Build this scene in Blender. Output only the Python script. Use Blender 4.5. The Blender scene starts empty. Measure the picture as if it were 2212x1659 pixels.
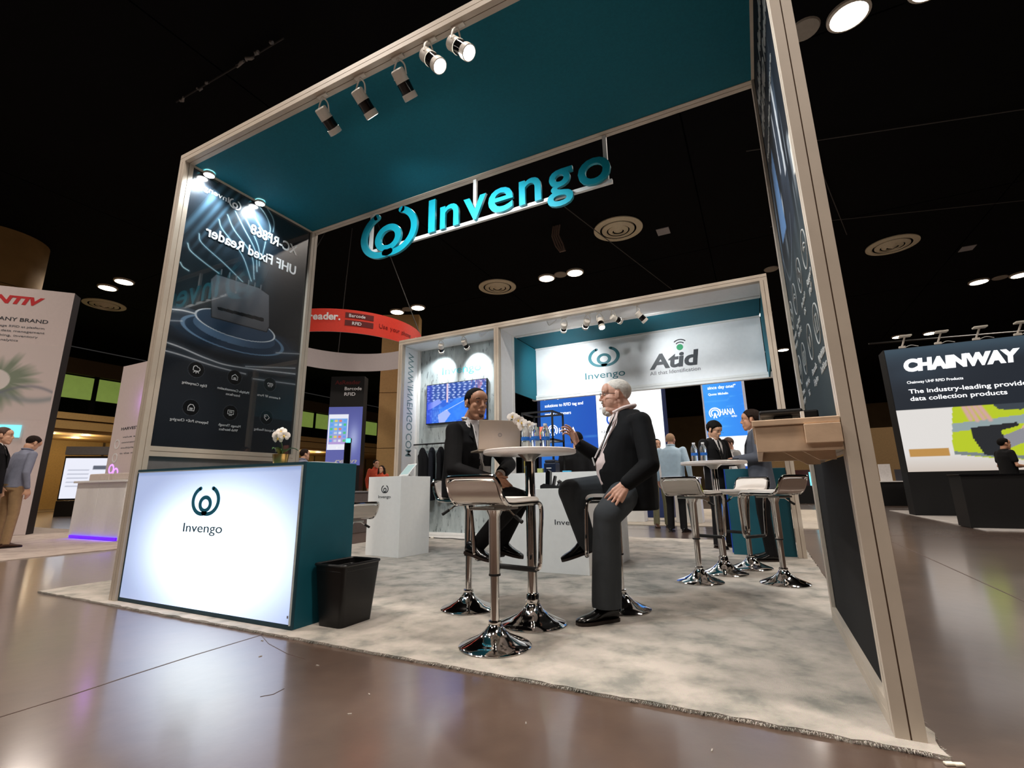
import bpy, bmesh, math, random
import numpy as np
from mathutils import Vector, Matrix, Euler
random.seed(7)
S = bpy.context.scene
COL = S.collection
PI = math.pi

# ------------------------------------------------------------------ camera
cam_d = bpy.data.cameras.new('camera')
cam = bpy.data.objects.new('camera', cam_d)
COL.objects.link(cam)
cam.location = (4.6586, -2.1904, 0.8237)
cam.rotation_euler = (1.8008, 0.0134, 0.4710)
cam_d.sensor_width = 36.0
cam_d.lens = 36.0 * 1036.85 / 2212.0
cam_d.shift_x = 4.68 / 2212.0
cam_d.shift_y = -20.93 / 2212.0
cam_d.clip_start = 0.05
cam_d.clip_end = 300
S.camera = cam

# ------------------------------------------------------------------ world, exposure
W_ = bpy.data.worlds.new('hall_air'); S.world = W_
W_.use_nodes = True
W_.node_tree.nodes['Background'].inputs[0].default_value = (0.9, 0.85, 0.82, 1)
W_.node_tree.nodes['Background'].inputs[1].default_value = 0.03
S.view_settings.view_transform = 'Standard'
S.view_settings.look = 'None'
S.view_settings.exposure = 0.0
S.view_settings.gamma = 1.0
S.view_settings.use_curve_mapping = False
HALL_W = 170.0      # power of one ceiling downlight
SPOT_W = 46.0       # power of one booth spotlight

# ------------------------------------------------------------------ materials
def lin(c):
    r = []
    for v in c[:3]:
        v = v / 255.0
        r.append(v / 12.92 if v <= 0.04045 else ((v + 0.055) / 1.055) ** 2.4)
    return tuple(r)

MATS = {}
def pm(name, col, rough=0.5, metal=0.0, spec=0.5, var=0.06, scale=18.0, bump=0.0, bscale=120.0,
       emis=None, estr=0.0, trans=0.0, ior=1.45, alpha=1.0, coat=0.0, sheen=0.0, srgb=True):
    """procedural principled material: colour modulated by noise, optional bump"""
    if name in MATS: return MATS[name]
    m = bpy.data.materials.new(name); m.use_nodes = True
    nt = m.node_tree; b = nt.nodes['Principled BSDF']
    c = lin(col) if srgb else col
    tc = nt.nodes.new('ShaderNodeTexCoord')
    if var > 0:
        nz = nt.nodes.new('ShaderNodeTexNoise'); nz.inputs['Scale'].default_value = scale
        nz.inputs['Detail'].default_value = 4
        nt.links.new(tc.outputs['Object'], nz.inputs['Vector'])
        rp = nt.nodes.new('ShaderNodeValToRGB')
        rp.color_ramp.elements[0].position = 0.3; rp.color_ramp.elements[1].position = 0.7
        rp.color_ramp.elements[0].color = tuple(max(0, v * (1 - var)) for v in c) + (1,)
        rp.color_ramp.elements[1].color = tuple(min(1, v * (1 + var)) for v in c) + (1,)
        nt.links.new(nz.outputs['Fac'], rp.inputs[0])
        nt.links.new(rp.outputs[0], b.inputs['Base Color'])
    else:
        b.inputs['Base Color'].default_value = c + (1,)
    b.inputs['Roughness'].default_value = rough
    b.inputs['Metallic'].default_value = metal
    b.inputs['Specular IOR Level'].default_value = spec
    b.inputs['IOR'].default_value = ior
    b.inputs['Transmission Weight'].default_value = trans
    b.inputs['Alpha'].default_value = alpha
    b.inputs['Coat Weight'].default_value = coat
    b.inputs['Sheen Weight'].default_value = sheen
    if emis is not None:
        b.inputs['Emission Color'].default_value = lin(emis) + (1,)
        b.inputs['Emission Strength'].default_value = estr
    if bump > 0:
        n2 = nt.nodes.new('ShaderNodeTexNoise'); n2.inputs['Scale'].default_value = bscale
        n2.inputs['Detail'].default_value = 6
        nt.links.new(tc.outputs['Object'], n2.inputs['Vector'])
        bp_ = nt.nodes.new('ShaderNodeBump'); bp_.inputs['Strength'].default_value = bump
        bp_.inputs['Distance'].default_value = 0.01
        nt.links.new(n2.outputs['Fac'], bp_.inputs['Height'])
        nt.links.new(bp_.outputs[0], b.inputs['Normal'])
    MATS[name] = m
    return m

def vcol_mat(name, rough=0.4, emis=0.0, spec=0.5, coat=0.0):
    """flat print or screen: colour comes from the printed picture stored on the sheet"""
    if name in MATS: return MATS[name]
    m = bpy.data.materials.new(name); m.use_nodes = True
    nt = m.node_tree; b = nt.nodes['Principled BSDF']
    a = nt.nodes.new('ShaderNodeAttribute'); a.attribute_name = 'print'
    b.inputs['Roughness'].default_value = rough
    b.inputs['Specular IOR Level'].default_value = spec
    b.inputs['Coat Weight'].default_value = coat
    b.inputs['Coat Roughness'].default_value = 0.02
    if emis > 0:
        nt.links.new(a.outputs['Color'], b.inputs['Emission Color'])
        b.inputs['Emission Strength'].default_value = emis
        b.inputs['Base Color'].default_value = (0.02, 0.02, 0.02, 1)
    else:
        nt.links.new(a.outputs['Color'], b.inputs['Base Color'])
    MATS[name] = m
    return m

# ------------------------------------------------------------------ mesh helpers
def wloc(o):
    v = Vector((0, 0, 0))
    while o is not None:
        v += o.location; o = o.parent
    return v

def mesh_obj(name, me, mat, parent=None):
    o = bpy.data.objects.new(name, me); COL.objects.link(o)
    if mat is not None and len(me.materials) == 0: me.materials.append(mat)
    if parent is not None: o.parent = parent
    return o

def shade(me, ang=35):
    me.polygons.foreach_set('use_smooth', [True] * len(me.polygons))
    try: me.set_sharp_from_angle(angle=math.radians(ang))
    except Exception: pass

def basis(d):
    d = Vector(d).normalized()
    a = Vector((0, 0, 1)) if abs(d.z) < 0.9 else Vector((1, 0, 0))
    u = a.cross(d).normalized(); v = d.cross(u)
    return u, v, d

class MB:
    def __init__(s): s.v = []; s.f = []
    def add(s, vs, fs):
        n = len(s.v); s.v += [tuple(p) for p in vs]; s.f += [tuple(i + n for i in f) for f in fs]; return s
    def box(s, x0, x1, y0, y1, z0, z1, M=None, bev=0.0):
        if bev > 0:
            b = min(bev, (x1-x0)*.45, (y1-y0)*.45, (z1-z0)*.45)
            bm = bmesh.new(); bmesh.ops.create_cube(bm, size=1)
            for q in bm.verts: q.co = Vector(((x0+x1)/2 + q.co.x*(x1-x0), (y0+y1)/2 + q.co.y*(y1-y0), (z0+z1)/2 + q.co.z*(z1-z0)))
            bmesh.ops.bevel(bm, geom=list(bm.edges), offset=b, segments=2, profile=0.5, affect='EDGES')
            bm.verts.index_update()
            vs = [q.co.copy() for q in bm.verts]; fs = [[q.index for q in f.verts] for f in bm.faces]; bm.free()
        else:
            vs = [Vector(p) for p in ((x0,y0,z0),(x1,y0,z0),(x1,y1,z0),(x0,y1,z0),(x0,y0,z1),(x1,y0,z1),(x1,y1,z1),(x0,y1,z1))]
            fs = [(0,3,2,1),(4,5,6,7),(0,1,5,4),(1,2,6,5),(2,3,7,6),(3,0,4,7)]
        if M is not None: vs = [M @ q for q in vs]
        return s.add(vs, fs)
    def cone(s, p0, p1, r0, r1=None, n=16, cap=True):
        if r1 is None: r1 = r0
        p0 = Vector(p0); p1 = Vector(p1); u, v, d = basis(p1 - p0)
        vs = []
        for p, r in ((p0, r0), (p1, r1)):
            for i in range(n):
                a = 2*PI*i/n; vs.append(p + u*(r*math.cos(a)) + v*(r*math.sin(a)))
        fs = [(i, (i+1) % n, n+(i+1) % n, n+i) for i in range(n)]
        if cap: fs += [tuple(range(n-1, -1, -1)), tuple(range(n, 2*n))]
        return s.add(vs, fs)
    def tube(s, pts, r, n=10, closed=False, cap=True, flat=None):
        pts = [Vector(p) for p in pts]; m = len(pts)
        rs = r if isinstance(r, (list, tuple)) else [r]*m
        vs = []; pu = None
        for i, p in enumerate(pts):
            if closed: d = pts[(i+1) % m] - pts[i-1]
            else: d = pts[min(i+1, m-1)] - pts[max(i-1, 0)]
            d.normalize()
            if pu is None: u, v, _ = basis(d)
            else:
                u = pu - d*pu.dot(d)
                if u.length < 1e-5: u, v, _ = basis(d)
                u.normalize(); v = d.cross(u)
            pu = u
            for k in range(n):
                a = 2*PI*k/n; vs.append(p + u*(rs[i]*math.cos(a)) + v*(rs[i]*math.sin(a)))
        fs = []
        for i in range(m if closed else m-1):
            j = (i+1) % m
            for k in range(n): fs.append((i*n+k, i*n+(k+1) % n, j*n+(k+1) % n, j*n+k))
        if cap and not closed: fs += [tuple(range(n-1, -1, -1)), tuple(range((m-1)*n, m*n))]
        return s.add(vs, fs)
    def lathe(s, prof, c=(0,0,0), n=28, axis=None, cap=False):
        c = Vector(c); u, v, d = (Vector((1,0,0)), Vector((0,1,0)), Vector((0,0,1))) if axis is None else basis(axis)
        vs = []; fs = []
        for (r, z) in prof:
            for k in range(n):
                a = 2*PI*k/n; vs.append(c + d*z + u*(r*math.cos(a)) + v*(r*math.sin(a)))
        for i in range(len(prof)-1):
            for k in range(n): fs.append((i*n+k, i*n+(k+1) % n, (i+1)*n+(k+1) % n, (i+1)*n+k))
        if cap and prof[0][0] > 1e-4: fs.append(tuple(range(n-1, -1, -1)))
        if cap and prof[-1][0] > 1e-4: fs.append(tuple(range((len(prof)-1)*n, len(prof)*n)))
        return s.add(vs, fs)
    def prism(s, poly, o, u, v, w):
        """2D polygon (counter-clockwise) swept along vector w; o origin, u,v axes"""
        o = Vector(o); u = Vector(u); v = Vector(v); w = Vector(w); n = len(poly)
        vs = [o + u*a + v*b for a, b in poly] + [o + u*a + v*b + w for a, b in poly]
        fs = [tuple(range(n-1, -1, -1)), tuple(range(n, 2*n))] + [(i, (i+1) % n, n+(i+1) % n, n+i) for i in range(n)]
        return s.add(vs, fs)
    def ribbon(s, pts, wd, o, u, v, w, caps=True, closed=False):
        """stroke of width wd along 2D points, given depth w"""
        P = [Vector((a, b)) for a, b in pts]; m = len(P); o = Vector(o); u = Vector(u); v = Vector(v); w = Vector(w)
        ws = wd if isinstance(wd, (list, tuple)) else [wd]*m
        L = []; R = []
        for i in range(m):
            if closed: d = P[(i+1) % m] - P[i-1]
            else: d = P[min(i+1, m-1)] - P[max(i-1, 0)]
            d.normalize(); nn = Vector((-d.y, d.x))
            L.append(P[i] + nn*ws[i]/2); R.append(P[i] - nn*ws[i]/2)
        if closed:
            k = m
            vs = [o+u*q.x+v*q.y for q in L+R] + [o+u*q.x+v*q.y+w for q in L+R]
            fs = []
            for i in range(m):
                j = (i+1) % m
                fs += [(i, j, k+j, k+i), (2*k+i, 3*k+i, 3*k+j, 2*k+j), (i, 2*k+i, 2*k+j, j), (k+i, k+j, 3*k+j, 3*k+i)]
            return s.add(vs, fs)
        poly = []
        if caps:
            d = (P[0]-P[1]).normalized(); nn = Vector((-d.y, d.x))
            poly += [P[0] + (nn*math.cos(t) + d*math.sin(t))*ws[0]/2 for t in [PI*i/8 for i in range(1, 8)]]
        poly += [q for q in L][0:0]
        # walk: left side forward, end cap, right side back
        pl = L[:]
        if caps:
            d = (P[-1]-P[-2]).normalized(); nn = Vector((-d.y, d.x))
            pl += [P[-1] + (nn*math.cos(t) + d*math.sin(t))*ws[-1]/2 for t in [PI*i/8 for i in range(1, 8)]]
        # build as quads for robustness
        k = m
        vs = [o+u*q.x+v*q.y for q in L+R] + [o+u*q.x+v*q.y+w for q in L+R]
        fs = []
        for i in range(m-1):
            j = i+1
            fs += [(i, j, k+j, k+i), (2*k+i, 3*k+i, 3*k+j, 2*k+j), (i, 2*k+i, 2*k+j, j), (k+i, k+j, 3*k+j, 3*k+i)]
        s.add(vs, fs)
        if caps:
            for q, wd_ in ((P[0], ws[0]), (P[-1], ws[-1])):
                s.prism([(q.x + wd_/2*math.cos(2*PI*i/16), q.y + wd_/2*math.sin(2*PI*i/16)) for i in range(16)], o, u, v, w)
        return s
    def sphere(s, c, r, n=12, m=8, M=None):
        rr = r if isinstance(r, (list, tuple)) else (r, r, r)
        vs = []; fs = []
        for i in range(1, m):
            t = PI*i/m
            for k in range(n):
                a = 2*PI*k/n; vs.append(Vector((rr[0]*math.sin(t)*math.cos(a), rr[1]*math.sin(t)*math.sin(a), rr[2]*math.cos(t))))
        top = len(vs); vs.append(Vector((0, 0, rr[2]))); vs.append(Vector((0, 0, -rr[2])))
        for i in range(m-2):
            for k in range(n): fs.append((i*n+k, (i+1)*n+k, (i+1)*n+(k+1) % n, i*n+(k+1) % n))
        for k in range(n):
            fs.append((top, k, (k+1) % n)); fs.append((top+1, (m-2)*n+(k+1) % n, (m-2)*n+k))
        if M is not None: vs = [M @ q for q in vs]
        c = Vector(c)
        return s.add([q + c for q in vs], fs)
    def build(s, name, mat, parent=None, smooth=False, world=True, fix=True):
        off = wloc(parent) if (parent is not None and world) else Vector((0, 0, 0))
        me = bpy.data.meshes.new(name)
        me.from_pydata([tuple(Vector(p) - off) for p in s.v], [], s.f); me.update()
        if fix:
            bm = bmesh.new(); bm.from_mesh(me); bmesh.ops.recalc_face_normals(bm, faces=bm.faces); bm.to_mesh(me); bm.free()
        if smooth: shade(me)
        return mesh_obj(name, me, mat, parent)

def thing(name, label, cat, loc=(0, 0, 0), rz=0.0, group=None):
    o = bpy.data.objects.new(name, None); COL.objects.link(o)
    o.location = loc; o.rotation_euler = (0, 0, rz); o.empty_display_size = 0.1
    o['label'] = label; o['category'] = cat
    if group: o['group'] = group
    return o
def tag(o, label, cat, group=None):
    o['label'] = label; o['category'] = cat
    if group: o['group'] = group
    return o
def struct(o):
    o['kind'] = 'structure'; return o
def dup(root, loc, rz=None, label=None, group=None, parent=None):
    r = root.copy(); COL.objects.link(r); r.location = loc; r.parent = parent
    if rz is not None: r.rotation_euler = (0, 0, rz)
    if label: r['label'] = label
    if group: r['group'] = group
    for ch in list(root.children):
        c = ch.copy(); COL.objects.link(c); c.parent = r
        for g in list(ch.children):
            d = g.copy(); COL.objects.link(d); d.parent = c
    return r

# text: converted to thin solid letters
def text_mesh(body, bold=0.0, extr=0.5, shear=0.0, space=1.0):
    cu = bpy.data.curves.new('t', 'FONT'); cu.body = body; cu.size = 1.0; cu.extrude = extr; cu.offset = bold
    cu.shear = shear; cu.space_character = space; cu.resolution_u = 4
    ob = bpy.data.objects.new('t', cu); COL.objects.link(ob)
    bpy.context.view_layer.update()
    dg = bpy.context.evaluated_depsgraph_get()
    me = bpy.data.meshes.new_from_object(ob.evaluated_get(dg))
    bpy.data.objects.remove(ob); bpy.data.curves.remove(cu)
    return me
CAP = 0.729
def text(name, body, o, u, v, cap, width=None, depth=0.004, mat=None, parent=None, bold=0.0, shear=0.0, world=True, space=1.0, center=False, split=None):
    """letters with baseline start o, running along u, up v, cap height cap, total width"""
    me = text_mesh(body, bold, 0.5, shear, space)
    n = len(me.vertices); co = np.empty(n*3, np.float32); me.vertices.foreach_get('co', co); co = co.reshape(-1, 3)
    if n == 0: return None
    x0, x1 = co[:, 0].min(), co[:, 0].max()
    sv = cap / CAP; su = (width / (x1 - x0)) if width else sv
    u = np.array(Vector(u).normalized()); v = np.array(Vector(v).normalized()); w = np.cross(u, v); oo = np.array(Vector(o))
    a = (co[:, 0] - x0) * su
    if center: a = a - (x1 - x0) * su / 2
    off = np.array(wloc(parent)) if (parent is not None and world) else np.zeros(3)
    P = oo + a[:, None]*u + (co[:, 1]*sv)[:, None]*v + ((co[:, 2] + 0.5)*depth)[:, None]*w - off
    if ((cap >= 0.06 or len(body) <= 4) if split is None else split) and len(body.replace(' ', '')) > 1:
        # one object per glyph: join mesh islands whose spans along the line overlap
        par = list(range(n))
        def find(i):
            while par[i] != i: par[i] = par[par[i]]; i = par[i]
            return i
        polys = [tuple(f.vertices) for f in me.polygons]
        for f in polys:
            r0 = find(f[0])
            for q in f[1:]:
                r1 = find(q)
                if r1 != r0: par[r1] = r0
        isl = {}
        for i in range(n): isl.setdefault(find(i), []).append(i)
        cl = sorted([[co[v, 0].min(), co[v, 0].max(), list(v)] for v in isl.values()], key=lambda c: c[0])
        out = []
        for c in cl:
            if out and min(out[-1][1], c[1]) - max(out[-1][0], c[0]) > 0.6*min(out[-1][1]-out[-1][0], c[1]-c[0]): out[-1][1] = max(out[-1][1], c[1]); out[-1][2] += c[2]
            else: out.append(c)
        own = np.empty(n, int)
        for k, c in enumerate(out): own[c[2]] = k
        byk = {}
        for f in polys: byk.setdefault(own[f[0]], []).append(f)
        last = None
        for k, c in enumerate(out):
            re_ = {v: i for i, v in enumerate(c[2])}; m2 = bpy.data.meshes.new('letter')
            m2.from_pydata([tuple(P[v]) for v in c[2]], [], [tuple(re_[v] for v in f) for f in byk.get(k, [])]); m2.update()
            last = mesh_obj('letter', m2, mat, parent)
        bpy.data.meshes.remove(me)
        return last
    me.vertices.foreach_set('co', P.astype(np.float32).ravel()); me.update(); me.name = name
    return mesh_obj(name, me, mat, parent)

def arc(cx, cy, r, a0, a1, n=28):
    return [(cx + r*math.cos(math.radians(a0 + (a1-a0)*i/n)), cy + r*math.sin(math.radians(a0 + (a1-a0)*i/n))) for i in range(n+1)]
def logo(name, c, u, v, h, depth, mat, parent, world=True, asp=1.0):
    """ring held between two open arcs; c centre, h height"""
    u = Vector(u).normalized()*asp; v = Vector(v).normalized(); w = (Vector(u).normalized().cross(v))*depth
    k = h/0.88; mb = MB(); c = Vector(c)
    for pts, wd in ((arc(-0.10, 0.0, 0.40, 112, 292), 0.115), (arc(0.10, 0.0, 0.40, 68, -112), 0.115)):
        mb.ribbon([(a*k, b*k) for a, b in pts], wd*k, c, u, v, w)
    mb.ribbon([(a*k, b*k) for a, b in arc(0, -0.10, 0.20, 0, 352.8, 49)], 0.115*k, c, u, v, w, caps=False, closed=True)
    return mb.build(name, mat, parent, world=world)

def sheet(name, o, u, v, lu, lv, nu, nv, fn, mat, parent=None, world=True):
    """printed sheet: grid with colours fn(U,V)->(...,3) in sRGB 0..255, U,V in 0..1"""
    U, V = np.meshgrid(np.linspace(0, 1, nu+1), np.linspace(0, 1, nv+1))
    rgb = np.clip(fn(U, V), 0, 255) / 255.0
    rgb = np.where(rgb <= 0.04045, rgb/12.92, ((rgb+0.055)/1.055)**2.4)
    o = np.array(Vector(o)); u = np.array(Vector(u).normalized())*lu; v = np.array(Vector(v).normalized())*lv
    off = np.array(wloc(parent)) if (parent is not None and world) else np.zeros(3)
    P = o + U[..., None]*u + V[..., None]*v - off
    me = bpy.data.meshes.new(name); nvt = (nu+1)*(nv+1)
    me.vertices.add(nvt); me.vertices.foreach_set('co', P.reshape(-1).astype(np.float32))
    i = (np.arange(nv)[:, None]*(nu+1) + np.arange(nu)[None, :]).ravel()
    q = np.stack([i, i+1, i+nu+2, i+nu+1], 1).astype(np.int32)
    me.loops.add(q.size); me.loops.foreach_set('vertex_index', q.ravel())
    me.polygons.add(len(q)); me.polygons.foreach_set('loop_start', np.arange(0, q.size, 4, dtype=np.int32))
    me.update(calc_edges=True)
    at = me.attributes.new('print', 'FLOAT_COLOR', 'POINT')
    c4 = np.ones((nvt, 4), np.float32); c4[:, :3] = rgb.reshape(-1, 3)
    at.data.foreach_set('color', c4.ravel())
    return mesh_obj(name, me, mat, parent)

def sd_seg(X, Y, x0, y0, x1, y1):
    dx, dy = x1-x0, y1-y0; L = dx*dx+dy*dy + 1e-12
    t = np.clip(((X-x0)*dx + (Y-y0)*dy)/L, 0, 1)
    return np.hypot(X-x0-t*dx, Y-y0-t*dy)
def sd_poly(X, Y, pts):
    d = np.full(X.shape, 1e9)
    for a, b in zip(pts[:-1], pts[1:]): d = np.minimum(d, sd_seg(X, Y, a[0], a[1], b[0], b[1]))
    return d
def inpoly(X, Y, pts):
    ins = np.zeros(X.shape, bool); n = len(pts)
    for i in range(n):
        x0, y0 = pts[i]; x1, y1 = pts[(i+1) % n]
        if y0 == y1: continue
        c = ((y0 > Y) != (y1 > Y)) & (X < (x1-x0)*(Y-y0)/(y1-y0) + x0); ins ^= c
    return ins
def mix(img, col, a):
    a = np.clip(a, 0, 1)[..., None]; return img*(1-a) + np.array(col, float)*a
def vnoise(X, Y, seed=0):
    """smooth value noise"""
    rng = np.random.RandomState(seed); T = rng.rand(64, 64)
    xi = np.floor(X).astype(int); yi = np.floor(Y).astype(int); fx = X-xi; fy = Y-yi
    fx = fx*fx*(3-2*fx); fy = fy*fy*(3-2*fy)
    g = lambda a, b: T[a % 64, b % 64]
    return (g(xi, yi)*(1-fx)+g(xi+1, yi)*fx)*(1-fy) + (g(xi, yi+1)*(1-fx)+g(xi+1, yi+1)*fx)*fy

def slot_bar(mb, axis, a0, a1, b0, b1, c0, c1, slot=0.005, deep=0.007):
    """aluminium frame bar: square section with a slot along every face. axis 'x','y','z'; a = run, b,c = section"""
    w = b1-b0; h = c1-c0; m = w/2; k = h/2; s = slot/2
    sec = [(0,0),(m-s,0),(m-s,deep),(m+s,deep),(m+s,0),(w,0),(w,k-s),(w-deep,k-s),(w-deep,k+s),(w,k+s),(w,h),(m+s,h),(m+s,h-deep),(m-s,h-deep),(m-s,h),(0,h),(0,k+s),(deep,k+s),(deep,k-s),(0,k-s)]
    if axis == 'z': mb.prism(sec, (b0, c0, a0), (1,0,0), (0,1,0), (0,0,a1-a0))
    if axis == 'x': mb.prism(sec, (a0, b0, c0), (0,1,0), (0,0,1), (a1-a0,0,0))
    if axis == 'y': mb.prism(sec, (b0, a0, c0), (1,0,0), (0,0,1), (0,a1-a0,0))
    return mb
# ------------------------------------------------------------------ palette
M_frame = pm('frame_aluminium', (192, 180, 165), 0.42, 0.0, 0.5, 0.05, 6, 0.02, 300)
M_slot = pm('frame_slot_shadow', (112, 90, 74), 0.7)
M_white = pm('white_laminate', (226, 226, 224), 0.45, var=0.02)
M_white2 = pm('white_print', (232, 233, 235), 0.5, var=0.02)
M_teal = pm('teal_fabric', (12, 96, 112), 0.75, var=0.08, scale=60, bump=0.05, bscale=400, spec=0.3)
M_tealp = pm('teal_laminate', (10, 78, 92), 0.5, var=0.05, scale=8)
M_black = pm('black_satin', (14, 14, 15), 0.45)
M_blackfab = pm('black_fabric', (18, 18, 19), 0.85, var=0.15, scale=50, spec=0.3)
M_blackgl = pm('black_gloss', (10, 10, 12), 0.15)
M_grey = pm('grey_panel', (120, 118, 118), 0.6)
M_chrome = pm('chrome', (215, 212, 210), 0.06, 1.0, var=0.0)
M_steel = pm('brushed_steel', (180, 178, 175), 0.28, 1.0, var=0.03)
M_wood = pm('bleached_wood', (206, 178, 150), 0.55, var=0.12, scale=9, bump=0.04, bscale=60)
M_textw = pm('white_lettering', (240, 242, 244), 0.4, var=0.0)
M_texttl = pm('teal_lettering', (22, 110, 122), 0.45, var=0.02)
M_textdk = pm('charcoal_lettering', (52, 56, 62), 0.5, var=0.0)
M_textgr = pm('grey_lettering', (110, 112, 116), 0.6, var=0.0)
M_textred = pm('red_lettering', (196, 36, 40), 0.5, var=0.03)
M_lens = pm('lit_lens', (255, 255, 255), 0.3, emis=(255, 252, 246), estr=28.0, var=0)
M_glow = pm('downlight_glow', (255, 255, 255), 0.3, emis=(255, 243, 224), estr=26.0, var=0)
M_plastic = pm('white_plastic', (222, 216, 206), 0.4, var=0.02)

# ------------------------------------------------------------------ hall shell
FZ = -0.014          # bare hall floor; the booth carpet top is z = 0
def floor_mat():
    m = bpy.data.materials.new('polished_concrete'); m.use_nodes = True
    nt = m.node_tree; b = nt.nodes['Principled BSDF']; tc = nt.nodes.new('ShaderNodeTexCoord')
    n1 = nt.nodes.new('ShaderNodeTexNoise'); n1.inputs['Scale'].default_value = 0.9; n1.inputs['Detail'].default_value = 8; n1.inputs['Roughness'].default_value = 0.65
    n2 = nt.nodes.new('ShaderNodeTexNoise'); n2.inputs['Scale'].default_value = 9.0; n2.inputs['Detail'].default_value = 8
    nt.links.new(tc.outputs['Object'], n1.inputs['Vector']); nt.links.new(tc.outputs['Object'], n2.inputs['Vector'])
    mx = nt.nodes.new('ShaderNodeMath'); mx.operation = 'MULTIPLY_ADD'; mx.inputs[1].default_value = 0.35
    nt.links.new(n2.outputs['Fac'], mx.inputs[0]); nt.links.new(n1.outputs['Fac'], mx.inputs[2])
    rp = nt.nodes.new('ShaderNodeValToRGB'); e = rp.color_ramp.elements
    e[0].position = 0.3; e[0].color = lin((64, 49, 41)) + (1,); e[1].position = 0.95; e[1].color = lin((98, 79, 67)) + (1,)
    nt.links.new(mx.outputs[0], rp.inputs[0]); nt.links.new(rp.outputs[0], b.inputs['Base Color'])
    r2 = nt.nodes.new('ShaderNodeMapRange'); r2.inputs['To Min'].default_value = 0.3; r2.inputs['To Max'].default_value = 0.4
    nt.links.new(n1.outputs['Fac'], r2.inputs['Value']); nt.links.new(r2.outputs[0], b.inputs['Roughness'])
    b.inputs['Specular IOR Level'].default_value = 0.6; b.inputs['Coat Weight'].default_value = 0.9; b.inputs['Coat Roughness'].default_value = 0.15; b.inputs['Coat IOR'].default_value = 1.65
    bm_ = nt.nodes.new('ShaderNodeBump'); bm_.inputs['Strength'].default_value = 0.06; bm_.inputs['Distance'].default_value = 0.02
    nt.links.new(n2.outputs['Fac'], bm_.inputs['Height']); nt.links.new(bm_.outputs[0], b.inputs['Normal'])
    return m
fl = MB().box(-30, 34, -14, 46, FZ-0.2, FZ).build('floor', floor_mat()); struct(fl)
M_joint = pm('floor_joint_filler', (76, 60, 52), 0.5, var=0.4, scale=12)
def joint(pts, w):
    MB().ribbon(pts, w, (0, 0, FZ), (1, 0, 0), (0, 1, 0), (0, 0, 0.0012), caps=False).build('floor_joint', M_joint, fl)
joint([(1.915, -0.07), (1.91, -0.46), (1.925, -0.77), (1.945, -1.0), (1.945, -2.2), (1.93, -6)], 0.008)
joint([(1.915, -0.08), (2.1, -0.17), (2.341, -0.242), (2.5, -.26)], 0.003)
joint([(2.70, -.66), (2.729, -.621), (2.72, -.56)], 0.003)
joint([(6.2, -4), (6.25, 10), (6.2, 22)], 0.012)
joint([(-6, 7.6), (5, 7.7), (16, 7.7)], 0.012)

M_ceil = pm('black_ceiling', (5, 5, 6), 0.9, var=0.3, scale=0.8, spec=0.15)
CZ = 9.0
ce = MB().box(-30, 34, -14, 46, CZ+0.12, CZ+0.3).build('ceiling', M_ceil); struct(ce)
for i in range(-3, 5):          # broad flat ceiling panels with recessed seams
    for j in range(-2, 6):
        MB().box(i*8-3.98, i*8+3.98, j*8-0.98, j*8+6.98, CZ, CZ+0.12).build('ceiling_panel', M_ceil, ce)
M_hwall = pm('hall_wall_tan', (96, 78, 50), 0.8, var=0.1, scale=1.5)
M_hdark = pm('hall_wall_dark', (16, 14, 13), 0.9, var=0.2, scale=1.0, spec=.2)
wb_ = MB().box(-30, 34, 46, 46.3, FZ, CZ).build('wall_back', M_hdark); struct(wb_)
wl_ = MB().box(-30.3, -30, -14, 46, FZ, CZ).build('wall_left', M_hdark); struct(wl_)
wr_ = MB().box(34, 34.3, -14, 46, FZ, CZ).build('wall_right', M_hdark); struct(wr_)
wf_ = MB().box(-30, 34, -14.3, -14, FZ, CZ).build('wall_front', M_hdark); struct(wf_)
# tan lower storeys of the hall
for o_ in (MB().box(-12, 30, 45.3, 46, FZ, 7.0).build('wall_panel_band', M_hwall, wb_),): pass

# ceiling downlights in pairs, each pair with a blank disc between
def make_downlight():
    t = thing('ceiling_downlight', '', 'ceiling light', (0, 0, CZ))
    MB().lathe([(0.34, 0.0), (0.34, -0.05), (0.29, -0.07), (0.29, -0.01)], n=28).build('rim', pm('downlight_rim', (200, 190, 175), 0.4), t, True, world=False)
    MB().lathe([(0.0, -0.03), (0.29, -0.03)], n=28).build('lens', M_glow, t, world=False, fix=False)
    l = bpy.data.lights.new('downlight', 'AREA'); l.shape = 'DISK'; l.size = 0.56; l.energy = HALL_W; l.color = (1.0, 0.89, 0.80); l.spread = math.radians(150)
    lo = bpy.data.objects.new('downlight_lamp', l); COL.objects.link(lo); lo.parent = t; lo.location = (0, 0, -0.09)
    return t
dl0 = make_downlight()
def make_speaker():
    t = thing('ceiling_cover_disc', '', 'ceiling disc', (0, 0, CZ))
    MB().lathe([(0.0, -0.03), (0.24, -0.03), (0.26, 0.0)], n=24).build('disc', pm('disc_grey', (150, 142, 130), 0.6), t, True, world=False)
    return t
sp0 = make_speaker()
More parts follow.
